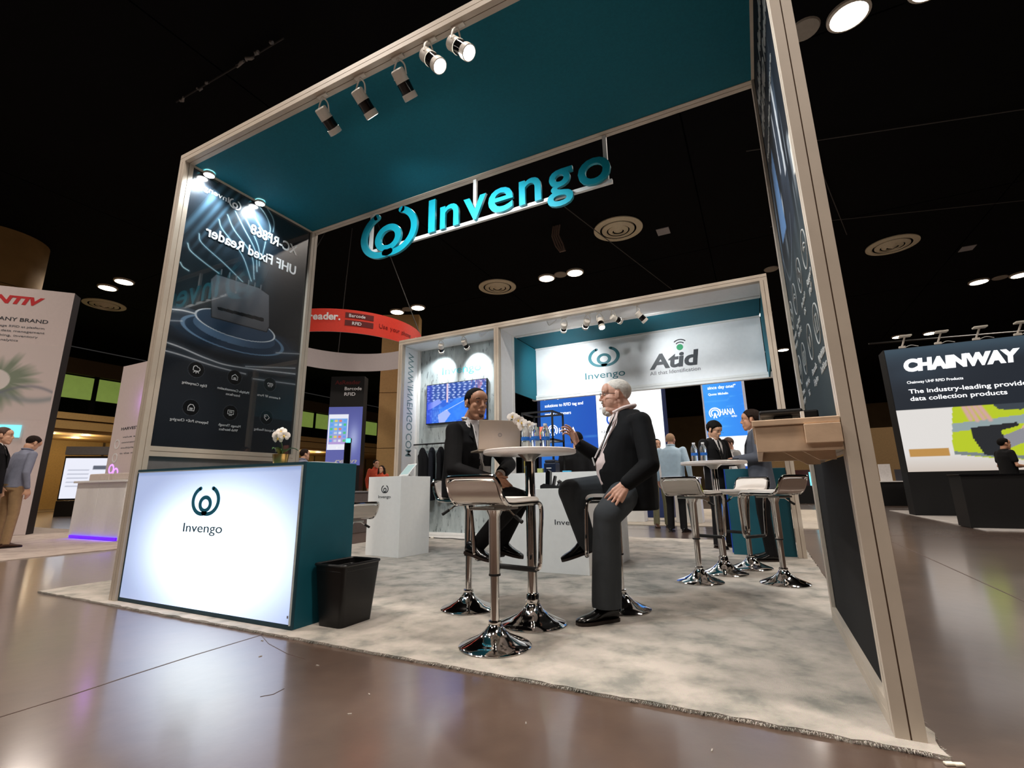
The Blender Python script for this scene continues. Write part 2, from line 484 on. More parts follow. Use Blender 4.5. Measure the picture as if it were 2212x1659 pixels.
dl_spots = [(-18.2, 6.7, 'left of the pair above the neighbouring white lightbox wall'), (-16.95, 6.7, 'right of the pair above the neighbouring white lightbox wall'),
    (-9.75, 14.57, 'left of the pair above the red ring sign'), (-8.55, 14.6, 'right of the pair above the red ring sign'),
    (-2.05, 14.48, 'left of the pair above the white back wall'), (-0.87, 14.54, 'right of the pair above the white back wall'),
    (7.03, 6.77, 'big blown out one right of the canopy post'), (8.2, 6.75, 'cut by the top picture edge at right'),
    (13.83, 23.58, 'left of the pair at far right above the navy lightbox'), (15.1, 23.5, 'right of the pair at far right above the navy lightbox'),
    (12.75, 31.7, 'left of the pair just over the navy lightbox'), (14.2, 31.75, 'right of the pair just over the navy lightbox'),
    (-2.0, 23.5, 'left of the pair seen under the white fascia'), (-0.8, 23.5, 'right of the pair seen under the white fascia'), (2.1, 31.6, 'lone one seen under the white fascia'),
    (6.9, 14.5, 'beside the right end of the white back wall'), (5.8, 23.5, 'in the gap between back wall and canopy post, upper'), (6.2, 31.5, 'in the gap between back wall and canopy post, middle'),
    (6.9, 31.5, 'in the gap between back wall and canopy post, lower'), (-9.5, 23.5, 'upper one between canopy post and lit kiosk'), (-8.3, 23.5, 'lower one between canopy post and lit kiosk'),
    (-1.6, -1.2, None), (-0.4, -1.2, None), (6.4, -1.2, None), (7.6, -1.2, None), (2.6, -1.8, None), (-9.6, -1.2, None), (-9.6, 6.7, None), (-1.7, 6.7, None), (14.0, -1.2, None), (14.4, 6.8, None), (14.6, 14.5, None), (6.5, -8.0, None), (-1.5, -8.0, None), (-9.5, -8.0, None)]
first = True
for x, y, lab in dl_spots:
    o = dl0 if first else dup(dl0, (x, y, CZ))
    o.location = (x, y, CZ); first = False
    if lab: o['label'] = 'round ceiling downlight, ' + lab
    else: o['label'] = 'round ceiling downlight further along the hall ceiling grid'
    o['group'] = 'hall ceiling downlights'
for i, (x, y, lab) in enumerate([(-1.46, 14.5, 'between the two lights above the white back wall'), (7.62, 6.9, 'beside the blown out ceiling light'), (-9.15, 14.6, 'between the two lights above the red ring sign'), (14.5, 23.55, 'between the two lights above the navy lightbox'), (6.0, 18.0, 'behind the right canopy wall')]):
    o = sp0 if i == 0 else dup(sp0, (x, y, CZ)); o.location = (x, y, CZ)
    if i == 1: o.location = (6.35, 6.75, CZ)
    o['label'] = 'plain round grey ceiling disc ' + lab; o['group'] = 'blank ceiling discs'
def make_diffuser():
    t = thing('air_diffuser', '', 'air vent', (0, 0, CZ)); m = pm('diffuser_cream', (206, 196, 170), 0.5)
    for r0, r1, z in ((0.78, 0.6, -0.06), (0.52, 0.38, -0.1), (0.32, 0.2, -0.13), (0.14, 0.0, -0.15)):
        MB().lathe([(r0, 0.0), (r0, z*0.5), (max(r1, 0.001), z), (max(r1-0.02, 0.0005), z*0.7)], n=36).build('cone_ring', m, t, True, world=False)
    return t
df0 = make_diffuser()
for i, (x, y, lab) in enumerate([(1.47, 12.1, 'right of the hanging letters'), (9.78, 17.8, 'right of the tall canopy post'), (-4.2, 14.3, 'just over the left bay of the back wall'), (-20.5, 7.6, 'between the neighbouring lightbox and canopy post')]):
    o = df0 if i == 0 else dup(df0, (x, y, CZ)); o.location = (x, y, CZ-.022)
    o['label'] = 'round cream ceiling air diffuser ' + lab; o['group'] = 'ceiling air diffusers'
for x, y, lab in ((2.75, 13.0, 'beside the diffuser near the hanging letters'), (12.3, 19.5, 'below the diffuser right of the canopy post')):
    o = MB().box(x-0.2, x+0.2, y-0.22, y+0.22, CZ-0.02, CZ).build('ceiling_cover_plate', pm('plate_grey', (150, 148, 150), 0.6)); tag(o, 'small square grey cover plate ' + lab, 'cover plate', 'ceiling cover plates')
# rolled cables hanging from the ceiling near the letters
t = thing('cable_bundle', 'short bundle of brown cables dangling from the black ceiling below the letter g', 'cable', (-0.35, 11.0, CZ))
for i in range(4):
    MB().tube([(-0.35+0.07*i, 11.0, CZ), (-0.40+0.07*i, 10.98, CZ-0.35), (-0.30+0.08*i, 11.02, CZ-0.7), (-0.15+0.05*i, 11.0, CZ-0.95)], 0.03, 6).build('cable', pm('cable_brown', (120, 100, 90), 0.7), t, True)
# thin suspended pipe runs
M_pipe = pm('pipe_grey', (74, 72, 70), 0.6)
for k, (a, b, r, lab) in enumerate([((5.3, 9.8, 8.9), (26, 15.0, 8.9), 0.014, 'thin grey ceiling wire right of the canopy post, upper'), ((5.9, 14.2, 8.9), (28, 20.5, 8.9), 0.014, 'thin grey ceiling wire right of the canopy post, middle'),
        ((9.5, 22.5, 6.6), (26, 25.5, 6.6), 0.035, 'pale pipe crossing above the navy lightbox'), ((5.4, 5.2, 8.9), (8.2, 16, 8.9), 0.012, 'thin ceiling wire crossing the others beside the canopy post'), ((0.4, 9.2, 8.72), (2.3, 17.5, 8.72), 0.014, 'thin ceiling wire passing the diffuser near the letters')]):
    tag(MB().tube([a, b], r, 6).build('ceiling_wire', M_pipe), lab, 'wire', 'ceiling wires')

cdt = thing('ceiling_conduit', 'grey conduit with pale painted glare patches on the black ceiling at upper left', 'pipe', (-3.8, 2.34, 8.9))  # added pipe; its pale patches paint glare on the ceiling
MB().tube([(-5.5, 2.33, 8.9), (-2.2, 2.37, 8.9)], .018, 6).build('conduit', pm('conduit_dark', (34, 33, 33), .7), cdt)
rngc = random.Random(11)
for (x, l_) in ((-5.38, .16), (-4.75, .1), (-4.45, .05), (-3.55, .28), (-3.25, .2), (-2.95, .12), (-2.5, .06)):
    MB().tube([(x+l_*q, 2.34+rngc.uniform(-.03, .03), 8.89+rngc.uniform(-.03, .03)) for q in (0, .35, .7, 1)], [.02+rngc.uniform(0, .015) for _ in range(4)], 7).build('glare_patch', pm('glare_pale', (120, 116, 112), .7), cdt, True)

# ------------------------------------------------------------------ booth carpet
def carpet_mat(name, c1, c2, c3):
    m = bpy.data.materials.new(name); m.use_nodes = True
    nt = m.node_tree; b = nt.nodes['Principled BSDF']; tc = nt.nodes.new('ShaderNodeTexCoord')
    mp = nt.nodes.new('ShaderNodeMapping'); mp.inputs['Scale'].default_value = (1.0, 1.0, 1); mp.inputs['Rotation'].default_value = (0, 0, -0.45)
    nt.links.new(tc.outputs['Object'], mp.inputs['Vector'])
    n1 = nt.nodes.new('ShaderNodeTexNoise'); n1.inputs['Scale'].default_value = 5.0; n1.inputs['Detail'].default_value = 4; n1.inputs['Roughness'].default_value = 0.6; n1.inputs['Distortion'].default_value = 0.1
    n2 = nt.nodes.new('ShaderNodeTexNoise'); n2.inputs['Scale'].default_value = 260; n2.inputs['Detail'].default_value = 3
    nt.links.new(mp.outputs[0], n1.inputs['Vector']); nt.links.new(tc.outputs['Object'], n2.inputs['Vector'])
    rp = nt.nodes.new('ShaderNodeValToRGB'); e = rp.color_ramp.elements
    e[0].position = 0.34; e[0].color = lin(c1) + (1,); e[1].position = 0.62; e[1].color = lin(c3) + (1,)
    q = e.new(0.46); q.color = lin(c2) + (1,)
    nt.links.new(n1.outputs['Fac'], rp.inputs[0])
    mx = nt.nodes.new('ShaderNodeMixRGB'); mx.blend_type = 'MULTIPLY'; mx.inputs[0].default_value = 0.35
    nt.links.new(rp.outputs[0], mx.inputs[1]); nt.links.new(n2.outputs['Color'], mx.inputs[2])
    nt.links.new(mx.outputs[0], b.inputs['Base Color'])
    b.inputs['Roughness'].default_value = 0.95; b.inputs['Specular IOR Level'].default_value = 0.15; b.inputs['Sheen Weight'].default_value = 0.2
    bp_ = nt.nodes.new('ShaderNodeBump'); bp_.inputs['Strength'].default_value = 0.5; bp_.inputs['Distance'].default_value = 0.008
    nt.links.new(n2.outputs['Fac'], bp_.inputs['Height']); nt.links.new(bp_.outputs[0], b.inputs['Normal'])
    return m
def rug(name, x0, x1, y0, y1, mat, z=0.0, step=0.05, fray=0.008):
    rng = random.Random(3); pts = []
    def edge(a, b):
        n = max(2, int((Vector(b)-Vector(a)).length/step))
        for i in range(n):
            p = Vector(a).lerp(Vector(b), i/n); pts.append((p.x + rng.uniform(-fray, fray), p.y + rng.uniform(-fray, fray)))
    edge((x0, y0), (x1, y0)); edge((x1, y0), (x1, y1)); edge((x1, y1), (x0, y1)); edge((x0, y1), (x0, y0))
    return MB().prism(pts, (0, 0, FZ), (1, 0, 0), (0, 1, 0), (0, 0, z-FZ)).build(name, mat)
M_carpet = carpet_mat('mottled_carpet', (140, 139, 131), (174, 168, 158), (196, 187, 177))
CX0, CX1, CY0, CY1 = -1.02, 5.076, -0.062, 6.034
tag(rug('carpet', CX0, CX1, CY0, CY1, M_carpet), 'large mottled beige and grey booth carpet with frayed edges under the tables', 'carpet')
# fuzzy cut pile along the two edges that face the aisle
def fringe(a, b, n, seed):
    rng = random.Random(seed); mb = MB(); a = Vector(a); b = Vector(b); d = (b-a).normalized(); out = Vector((d.y, -d.x, 0))
    for i in range(n):
        p = a.lerp(b, rng.random()) ; l = rng.uniform(0.004, 0.016); w = rng.uniform(0.001, 0.0025)
        q = p + out*l + d*rng.uniform(-.006, .006); q.z = rng.uniform(FZ+0.001, -0.001); p.z = rng.uniform(-0.008, 0.0)
        mb.add([p-d*w, p+d*w, q, p+Vector((0, 0, -w*1.5))], [(0, 1, 2), (0, 3, 2), (1, 2, 3)])
    o = mb.build('carpet_edge_fibre', M_carpet, bpy.data.objects['carpet'], fix=False); o['kind'] = 'stuff'
fringe((CX0, CY0, 0), (CX1, CY0, 0), 2600, 1); fringe((CX1, CY0, 0), (CX1, CY1, 0), 1200, 2)
for i, (x, y) in enumerate([(2.02, -0.15), (2.25, -0.33), (3.1, -0.45), (3.16, -0.62), (3.8, -0.4), (2.63, -0.3), (4.42, -0.31)]):
    a = i*1.3
    o = MB().box(-0.008, 0.008, -0.002, 0.002, 0, 0.003, Matrix.Translation((x, y, FZ)) @ Matrix.Rotation(a, 4, 'Z')).build('carpet_crumb', M_carpet)
    tag(o, 'tiny pale scrap of carpet fibre on the brown concrete aisle', 'scrap', 'carpet scraps on the aisle')
for (x, y) in ((5.095, -0.085), (5.07, -0.092)):
    o = MB().box(-0.014, 0.014, -0.008, 0.008, 0, 0.008, Matrix.Translation((x, y, FZ)) @ Matrix.Rotation(0.4, 4, 'Z'), bev=0.003).build('tape_scrap', pm('tape_cream', (225, 215, 195), 0.6))
    tag(o, 'small cream scrap of tape at the near right carpet corner', 'scrap', 'tape scraps')
# ------------------------------------------------------------------ front portal (frame, canopy, side walls)
PW, PH, B, PD = 5.044, 4.005, 0.085, 1.594
portal = thing('exhibit_canopy', 'tall pale aluminium booth canopy with teal ceiling and dark printed side walls', 'exhibit frame', (PW/2, PD/2, 0))
for x in (0, PW-B):
    for y in (0, PD-B):
        slot_bar(MB(), 'z', 0.0, PH-B, x, x+B, y, y+B).build('post', M_frame, portal)
for y in (0, PD-B):
    slot_bar(MB(), 'x', 0, PW, y, y+B, PH-B, PH).build('beam', M_frame, portal)
for x in (0, PW-B):
    slot_bar(MB(), 'y', B, PD-B, x, x+B, PH-B, PH).build('side_beam', M_frame, portal)
# slot shadows as dark inlays in the two faces that show
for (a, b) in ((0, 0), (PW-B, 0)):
    MB().box(a+B/2-.0025, a+B/2+.0025, b+.0055, b+.0068, 0, PH-B).build('slot_shadow', M_slot, portal)
MB().box(B, PW-B, .0055, .0068, PH-B/2-.0025, PH-B/2+.0025).build('slot_shadow', M_slot, portal)
MB().box(B, PW-B, B/2-.0025, B/2+.0025, PH-B+.0055, PH-B+.0068).build('slot_shadow', M_slot, portal)
cp = MB().box(B, PW-B, B, PD-B, PH-B+0.006, PH-B+0.022).build('ceiling_panel', M_teal, portal)
# ---- left side wall
slot_bar(MB(), 'y', B, PD-B, 0, B, 1.118, 1.203).build('rail', M_frame, portal)
MB().box(0.03, 0.05, B, PD-B, 0, 1.118).build('lower_panel', M_grey, portal)
MB().box(0.03, 0.052, B, PD-B, 1.203, PH-B).build('graphic_backing', M_black, portal)
P_CURVES = [[(0.148,3.127),(0.183,3.064),(0.317,3.004),(0.476,2.949)],[(0.236,3.271),(0.275,3.187),(0.52,3.071),(0.741,2.95)],[(0.404,3.514),(0.455,3.423),(0.683,3.25),(0.821,3.003)],
 [(0.482,3.61),(0.57,3.481),(0.786,3.297),(0.851,3.036)],[(0.555,3.694),(0.668,3.553),(0.824,3.359),(0.873,3.134)],[(0.63,3.724),(0.754,3.574),(0.864,3.4),(0.891,3.209)],
 [(0.69,3.826),(0.832,3.683),(0.927,3.568),(0.916,3.356)],[(0.806,3.903),(0.91,3.818),(0.97,3.708),(0.963,3.563)],[(0.897,3.93),(0.978,3.855),(1.011,3.777),(1.01,3.68)],[(0.109,2.913),(0.139,2.878),(0.193,2.862)]]
def smooth(pts, n=10):
    P = [np.array(p, float) for p in pts]; P = [2*P[0]-P[1]] + P + [2*P[-1]-P[-2]]; out = []
    for i in range(1, len(P)-2):
        for k in range(n):
            t = k/n; a, b, c, d = P[i-1:i+3]
            out.append(tuple(0.5*((2*b) + (-a+c)*t + (2*a-5*b+4*c-d)*t*t + (-a+3*b-3*c+d)*t**3)))
    return out + [tuple(P[-2])]
def poster_left(U, V):
    Y = B + U*(PD-2*B); Z = 1.203 + V*(PH-B-1.203)
    img = np.zeros(U.shape+(3,)) + np.array([24, 28, 34.])
    img = mix(img, (48, 58, 68), np.clip((Z-3.0)/1.0, 0, 1)*0.7)
    img = mix(img, (52, 60, 70), 0.35*np.exp(-((Z-1.6)/0.5)**2))
    # broad streaks upper left: print, with the light falling on it painted in
    for k, (a, w, al) in enumerate(((0.0, .035, .5), (.09, .03, .45), (.17, .02, .5), (.26, .03, .35), (.36, .02, .4), (.44, .05, .25), (.60, .03, .25))):
        y0 = 0.05+a; d = (Y - y0) - (Z-3.15)*0.47
        img = mix(img, (104, 150, 178), al*np.exp(-(d/w)**2)*np.clip((Z-2.98)/0.35, 0, 1)*np.clip((0.75-Y)/0.25, 0, 1))
    img = mix(img, (70, 120, 150), 0.35*np.exp(-((Y-0.85)**2/0.05+(Z-3.25)**2/0.3)))
    for c in P_CURVES:
        d = sd_poly(Y, Z, smooth(c, 6)); img = mix(img, (120, 190, 215), 0.35*np.exp(-(d/0.014)**2)); img = mix(img, (196, 232, 244), 0.95*np.clip(1.4-d/0.004, 0, 1))
    # platform rings
    def ell(cy, cz, ry, rz): return np.hypot((Y-cy)/ry, (Z-cz)/rz)
    e2 = ell(0.74, 2.36, 0.56, 0.16); e1 = ell(0.735, 2.47, 0.44, 0.13)
    img = mix(img, (44, 62, 84), np.clip((1.45-e2)*3, 0, 1)*0.6*(Z < 2.5))
    img = mix(img, (96, 128, 160), np.clip((1.0-e2)*60, 0, 1)); img = mix(img, (38, 56, 78), np.clip((0.93-e2)*60, 0, 1))
    side = (np.abs((Y-0.735)/0.44) < 1) & (Z < 2.47) & (ell(0.735, 2.40, 0.44, 0.13) < 1.0)
    img = mix(img, (92, 124, 158), side*0.9*(0.65+0.35*np.cos((Y-0.55)*6)))
    img = mix(img, (214, 226, 236), np.clip((1.0-e1)*60, 0, 1)); img = mix(img, (50, 70, 94), np.clip((0.955-e1)*60, 0, 1))
    for c, al in (([(0.086,2.44),(0.195,2.462),(0.298,2.467)], 1), ([(0.086,2.129),(0.226,2.111),(0.477,2.062),(0.747,2.045),(1.47,2.113)], .8), ([(0.089,2.05),(0.236,2.041),(0.558,2.004),(0.877,1.993)], .7), ([(0.868,2.072),(1.462,2.179)], .6), ([(0.966,1.96),(1.481,1.994)], .6), ([(0.086,2.33),(0.2,2.36)], .5), ([(1.2,2.3),(1.5,2.36)], .6)):
        d = sd_poly(Y, Z, smooth(c, 6)); img = mix(img, (120, 135, 150), 0.4*al*np.exp(-(d/0.03)**2)); img = mix(img, (206, 214, 222), al*np.clip(1.5-d/0.006, 0, 1))
    # device
    dev = [(0.402,2.858),(0.449,2.932),(0.915,2.963),(1.047,2.923),(1.087,2.57),(1.06,2.501),(0.46,2.481)]
    ins = inpoly(Y, Z, dev); img[ins] = (np.array([92, 95, 102.]) * (0.9 + 0.25*((Z[ins]-2.48)/0.48))[:, None])
    d = sd_poly(Y, Z, dev + dev[:1]); img = mix(img, (28, 30, 34), 0.8*np.clip(1.4-d/0.006, 0, 1))
    img = mix(img, (104, 108, 114), 0.6*np.clip(1.4-sd_seg(Y, Z, 0.402, 2.858, 1.045, 2.9)/0.004, 0, 1)*0)
    s = inpoly(Y, Z, [(0.508,2.576),(0.505,2.605),(1.01,2.644),(1.014,2.602)]); img[s] = (26, 27, 30)
    for a in (0.498, 0.583, 0.656, 0.794, 0.866, 0.937):
        img = mix(img, (110, 116, 122), np.clip(1.4-sd_seg(Y, Z, a, 2.95, a, 3.0)/0.007, 0, 1))
    for yy in (0.386, 0.766, 1.167):
        for zz in (1.935, 1.575):
            r = np.hypot(Y-yy, Z-zz); img = mix(img, (14, 16, 19), np.clip((0.075-r)*200, 0, 1)); img = mix(img, (66, 72, 80), np.clip(1.3-np.abs(r-0.075)/0.003, 0, 1)*0.8)
    return img
M_poster = vcol_mat('glossy_poster', 0.25, 0, 0.5, 1.0)
gp = sheet('graphic_panel', (0.0535, B, 1.203), (0, 1, 0), (0, 0, 1), PD-2*B, PH-B-1.203, 260, 480, poster_left, M_poster, portal)
MY = (0, -1, 0); UZ = (0, 0, 1)
def ltext(body, ystart, z, cap, width, mat=M_textw, bold=0.0):
    text('lettering', body, (0.0575, ystart, z), MY, UZ, cap, width, 0.003, mat, gp, bold)
ltext('Invengo', 0.475, 3.745, 0.062, 0.31)
logo('emblem', (0.0575, 0.545, 3.765), MY, UZ, 0.105, 0.003, M_textw, gp)
ltext('XC-RF868', 1.345, 3.535, 0.115, 0.60, bold=0.02)
ltext('UHF Fixed Reader', 1.35, 3.285, 0.115, 1.06, bold=0.02)
M_cap = pm('poster_caption', (196, 200, 204), 0.4, var=0)
for b_, y_, z_, w_ in (('Edge Computing', 0.50, 1.785, .225), ('Multiple Communication', 0.935, 1.79, .33), ('Interfaces', 0.84, 1.745, .145), ('4 antenna RF Ports', 1.31, 1.79, .28), ('Supports PoE+ Charging', 0.56, 1.44, .34), ('Manage Through', 0.885, 1.436, .225), ('Web Interface', 0.86, 1.394, .19), ('High-speed Reading', 1.315, 1.43, .28)):
    ltext(b_, y_, z_, 0.026, w_, M_cap)
for y_, z_, k in ((0.386, 1.935, 0), (0.766, 1.935, 1), (1.167, 1.935, 2), (0.386, 1.575, 3), (0.766, 1.575, 4), (1.167, 1.575, 5)):
    mb = MB(); o_ = (0.0575, y_, z_); w_ = (-0.003, 0, 0)
    def st(p, wd=0.006, closed=False): mb.ribbon(p, wd, o_, MY, UZ, w_, caps=False, closed=closed)
    if k == 0:
        st(arc(-.015, .005, .018, 60, 270, 10)); st(arc(.008, .016, .02, -10, 170, 10)); st([(.028, .012), (.03, -.008), (.015, -.012), (-.015, -.012)]); st([(0, -.012), (0, -.036)]); st([(-.006, -.014), (-.026, -.03)]); st([(.006, -.014), (.026, -.03)])
    elif k == 1: st([(-.03, -.025), (-.03, .008), (0, .03), (.03, .008), (.03, -.025)], .006, True); st([(-.01, -.02), (-.01, .0)]); st([(0, -.02), (0, .0)]); st([(.01, -.02), (.01, .0)])
    elif k == 2:
        for q in (-.018, .0, .018): st(arc(q, .0, .014, 0, 320, 10)); st([(q, -.012), (q, -.03)])
    elif k == 3: st([(-.028, -.028), (-.028, .006), (-.012, .028), (.012, .028), (.028, .006), (.028, -.028)], .006, True); st([(-.014, -.006), (.014, -.006)]); st([(-.014, -.016), (.014, -.016)])
    elif k == 4: st([(-.03, -.014), (-.03, .024), (.03, .024), (.03, -.014)], .006, True); st([(-.016, -.026), (.016, -.026)]); st([(-.012, 0), (-.012, .014)]); st([(0, 0), (0, .014)]); st([(.012, 0), (.012, .014)])
    else: st([(-.03, .0), (-.002, .03), (.03, .026), (.028, -.004), (.0, -.03)], .006, True); st(arc(.014, .012, .006, 0, 320, 8), .004)
    mb.build('pictogram', M_cap, gp)
# ---- right side wall
RX = PW - 0.062
MB().box(RX, RX+0.03, B, PD-B, 1.08, PH-B).build('graphic_backing', M_black, portal)
def poster_right(U, V):
    Y = B + U*(PD-2*B); Z = 1.08 + V*(PH-B-1.08)
    img = np.zeros(U.shape+(3,)) + np.array([50, 60, 64.])
    img = mix(img, (24, 30, 38), np.clip((Z-2.0)/0.4, 0, 1)*0.95)
    n = vnoise(Y*9, Z*3, 4); m = vnoise(Y*22, Z*4, 9)
    win = np.exp(-((Z-2.65)/0.42)**2)
    img = mix(img, (120, 138, 158), win*np.clip((n-0.55)*3, 0, 0.8)); img = mix(img, (198, 206, 214), win*np.clip((m-0.78)*6, 0, 1))
    img = mix(img, (100, 138, 186), 0.9*inpoly(Y, Z, [(0.95, 2.35), (1.3, 2.4), (1.28, 2.95), (1.1, 3.0)]))
    img = mix(img, (40, 48, 60), 0.8*inpoly(Y, Z, [(0.5, 2.2), (0.9, 2.15), (0.85, 3.0), (0.6, 3.0)]))
    img = mix(img, (222, 222, 216), 0.95*inpoly(Y, Z, [(0.1, 2.2), (0.3, 2.3), (0.28, 2.5), (0.1, 2.62)]))
    img = mix(img, (210, 214, 218), 0.9*inpoly(Y, Z, [(0.55, 2.5), (0.62, 2.5), (0.66, 3.1), (0.6, 3.1)]))
    img = mix(img, (190, 196, 204), 0.9*inpoly(Y, Z, [(0.78, 2.62), (0.82, 2.62), (0.84, 3.05), (0.8, 3.05)]))
    img = mix(img, (150, 160, 168), 0.5*np.clip(1.2-sd_poly(Y, Z, smooth([(1.45, 2.35), (1.2, 2.1), (0.9, 2.15), (0.7, 2.3)], 6))/0.012, 0, 1))
    return img
M_poster2 = vcol_mat('matte_poster', 0.75, 0, 0.08, 0.0)
gr = sheet('graphic_panel', (RX-0.0015, PD-B, 1.08), (0, -1, 0), (0, 0, 1), PD-2*B, PH-B-1.08, 120, 240, lambda U, V: poster_right(1-U, V), M_poster2, portal)
M_capr = pm('poster_caption_grey', (176, 180, 180), 0.4, var=0)
for b_, z_, y_, w_, c_ in (('Mobile Handheld', 3.55, 1.45, 1.2, .13), ('UHF RFID Reader', 3.33, 1.45, 1.25, .13), ('Rugged data capture', 3.10, 1.40, 1.0, .05)):
    text('lettering', b_, (RX-0.0015, y_, z_), MY, UZ, c_, w_, 0.003, M_capr, gr, 0.02)
caps = [('Rugged', 'IP67'), ('Android', 'OS'), ('Long Range', 'Reading'), ('Hot-swap', 'Battery'), ('High-definition', 'Touch Screen'), ('Barcode', 'Engine'), ('Wi-Fi 6', '5G'), ('Camera', '13 MP')]
for i, y_ in enumerate((0.37, 0.71, 1.10, 1.43)):
    for j, z_ in enumerate((1.93, 1.55)):
        mb = MB(); o_ = (RX-0.0015, y_, z_); w_ = (-0.003, 0, 0)
        mb.ribbon(arc(0, 0, 0.095, 0, 352, 40), .006, o_, MY, UZ, w_, caps=False, closed=True)
        k = (i*2+j) % 4
        if k == 0: mb.ribbon(arc(0, -.02, .05, 40, 140, 10), .007, o_, MY, UZ, w_); mb.ribbon(arc(0, -.02, .028, 40, 140, 8), .007, o_, MY, UZ, w_)
        elif k == 1: mb.ribbon([(-.03, -.04), (-.03, .04), (.03, .04), (.03, -.04)], .006, o_, MY, UZ, w_, caps=False, closed=True)
        elif k == 2: mb.ribbon([(-.04, 0), (0, .045), (.04, 0), (0, -.045)], .006, o_, MY, UZ, w_, caps=False, closed=True)
        else: mb.ribbon([(-.035, -.03), (-.01, .03), (.01, -.03), (.035, .03)], .006, o_, MY, UZ, w_)
        mb.build('pictogram', M_capr, gr)
        a, b_ = caps[j*4+i]
        text('lettering', a, (RX-0.0015, y_, z_-0.165), MY, UZ, 0.036, min(.24, .03*len(a)), 0.003, M_capr, gr, 0.01, center=True)
        text('lettering', b_, (RX-0.0015, y_, z_-0.225), MY, UZ, 0.036, min(.22, .03*len(b_)), 0.003, M_capr, gr, 0.01, center=True)
MB().box(RX-0.004, RX+0.002, PD-B, PD-B+0.012, 0.09, PH-B).build('edge_trim', M_white, portal)
MB().box(RX-0.002, RX+0.03, B, PD-B, 0.085, 0.93).build('lower_panel', M_blackfab, portal)
slot_bar(MB(), 'y', B, PD-B, PW-B, PW, 0.0, 0.085).build('rail', M_frame, portal)
slot_bar(MB(), 'y', B, PD-B, PW-B, PW, 0.96, 1.045).build('rail', M_frame, portal)
MB().box(RX-0.01, RX+0.0, 0.10, 0.135, 0.098, 0.118).build('clip', M_white, portal)

# ---- wooden shelf on the right wall
sh = thing('wall_shelf', 'bleached wooden shelf with boxed apron fixed to the right dark wall', 'shelf', (4.81, 0.5, 0.94))
MB().box(4.655, PW-B-0.002, 0.0, 1.02, 1.048, 1.072, bev=.003).build('shelf_board', M_wood, sh)
MB().box(4.662, PW-B-0.004, 0.008, 0.03, 0.945, 1.046, bev=.002).build('front_apron', M_wood, sh)
MB().box(4.662, 4.684, 0.032, 0.98, 0.945, 1.046, bev=.002).build('side_apron', M_wood, sh)
MB().box(4.662, PW-B-0.004, 0.98, 1.002, 0.945, 1.046, bev=.002).build('back_apron', M_wood, sh)
MB().box(4.835, PW-B-0.004, -0.012, 0.006, 0.972, 1.046, bev=.002).build('bracket_block', M_wood, sh)
for y in (0.2, 0.8):
    MB().prism([(0, 0), (0.24, 0), (0.24, -0.13), (0.18, -0.13), (0.02, -0.02)], (4.71, y, 1.046), (1, 0, 0), (0, 0, 1), (0, 0.02, 0)).build('gusset', M_wood, sh)
t = thing('handheld_scanner', 'black handheld terminal lying flat on a cradle on the wooden shelf', 'scanner', (4.78, 0.5, 1.073))
MB().box(4.69, 4.87, 0.36, 0.64, 1.135, 1.158, bev=.008).build('body', M_black, t)
MB().box(4.70, 4.86, 0.38, 0.62, 1.159, 1.162).build('screen', M_blackgl, t)
MB().box(4.75, 4.83, 0.42, 0.56, 1.073, 1.134, bev=.006).build('cradle', M_black, t)
MB().tube([(4.70, 0.5, 1.127), (4.78, 0.53, 1.122), (4.86, 0.5, 1.127)], 0.006, 8).build('hand_strap', M_steel, t, True)
t = thing('pistol_grip_scanner', 'black pistol grip reader standing beside the flat terminal on the shelf', 'scanner', (4.91, 0.62, 1.073))
MB().box(4.87, 4.945, 0.5, 0.74, 1.125, 1.165, bev=.008).build('body', M_black, t)
MB().box(4.89, 4.93, 0.58, 0.66, 1.073, 1.125, bev=.006).build('grip', M_black, t)
o = MB().box(4.845, 4.858, 0.18, 0.21, 1.073, 1.12).build('white_clip', M_white); tag(o, 'small upright white holder on the wooden shelf', 'holder')

# ------------------------------------------------------------------ hanging letters
M_sign = pm('teal_sign_face', (20, 150, 170), 0.35, var=0.03, coat=0.2)
SY = 1.535
sg = thing('hanging_sign', 'teal cut-out letters and ring emblem on a white bar hung under the canopy', 'sign', (2.4, SY, 3.2))
MB().box(0.98, 3.80, SY+0.025, SY+0.055, 3.425, 3.462).build('bar', M_white, sg)
for x in (0.98, 2.37, 3.735):
    MB().box(x, x+0.035, SY+0.025, SY+0.055, 3.462, PH-B).build('hanger', M_white, sg)
UX = (1, 0, 0)
logo('emblem', (1.285, SY+0.022, 3.60), UX, UZ, 0.56, 0.03, M_sign, sg, asp=1.13)
gl = [('I', 1.835, .085), ('n', 1.985, .23), ('v', 2.275, .265), ('e', 2.565, .275), ('n', 2.905, .23), ('g', 3.195, .255), ('o', 3.50, .30)]
for ch, x, w_ in gl:
    text('letter', ch, (x, SY+0.022, 3.448), UX, UZ, 0.395, w_, 0.03, M_sign, sg, 0.012)

R0 = math.radians
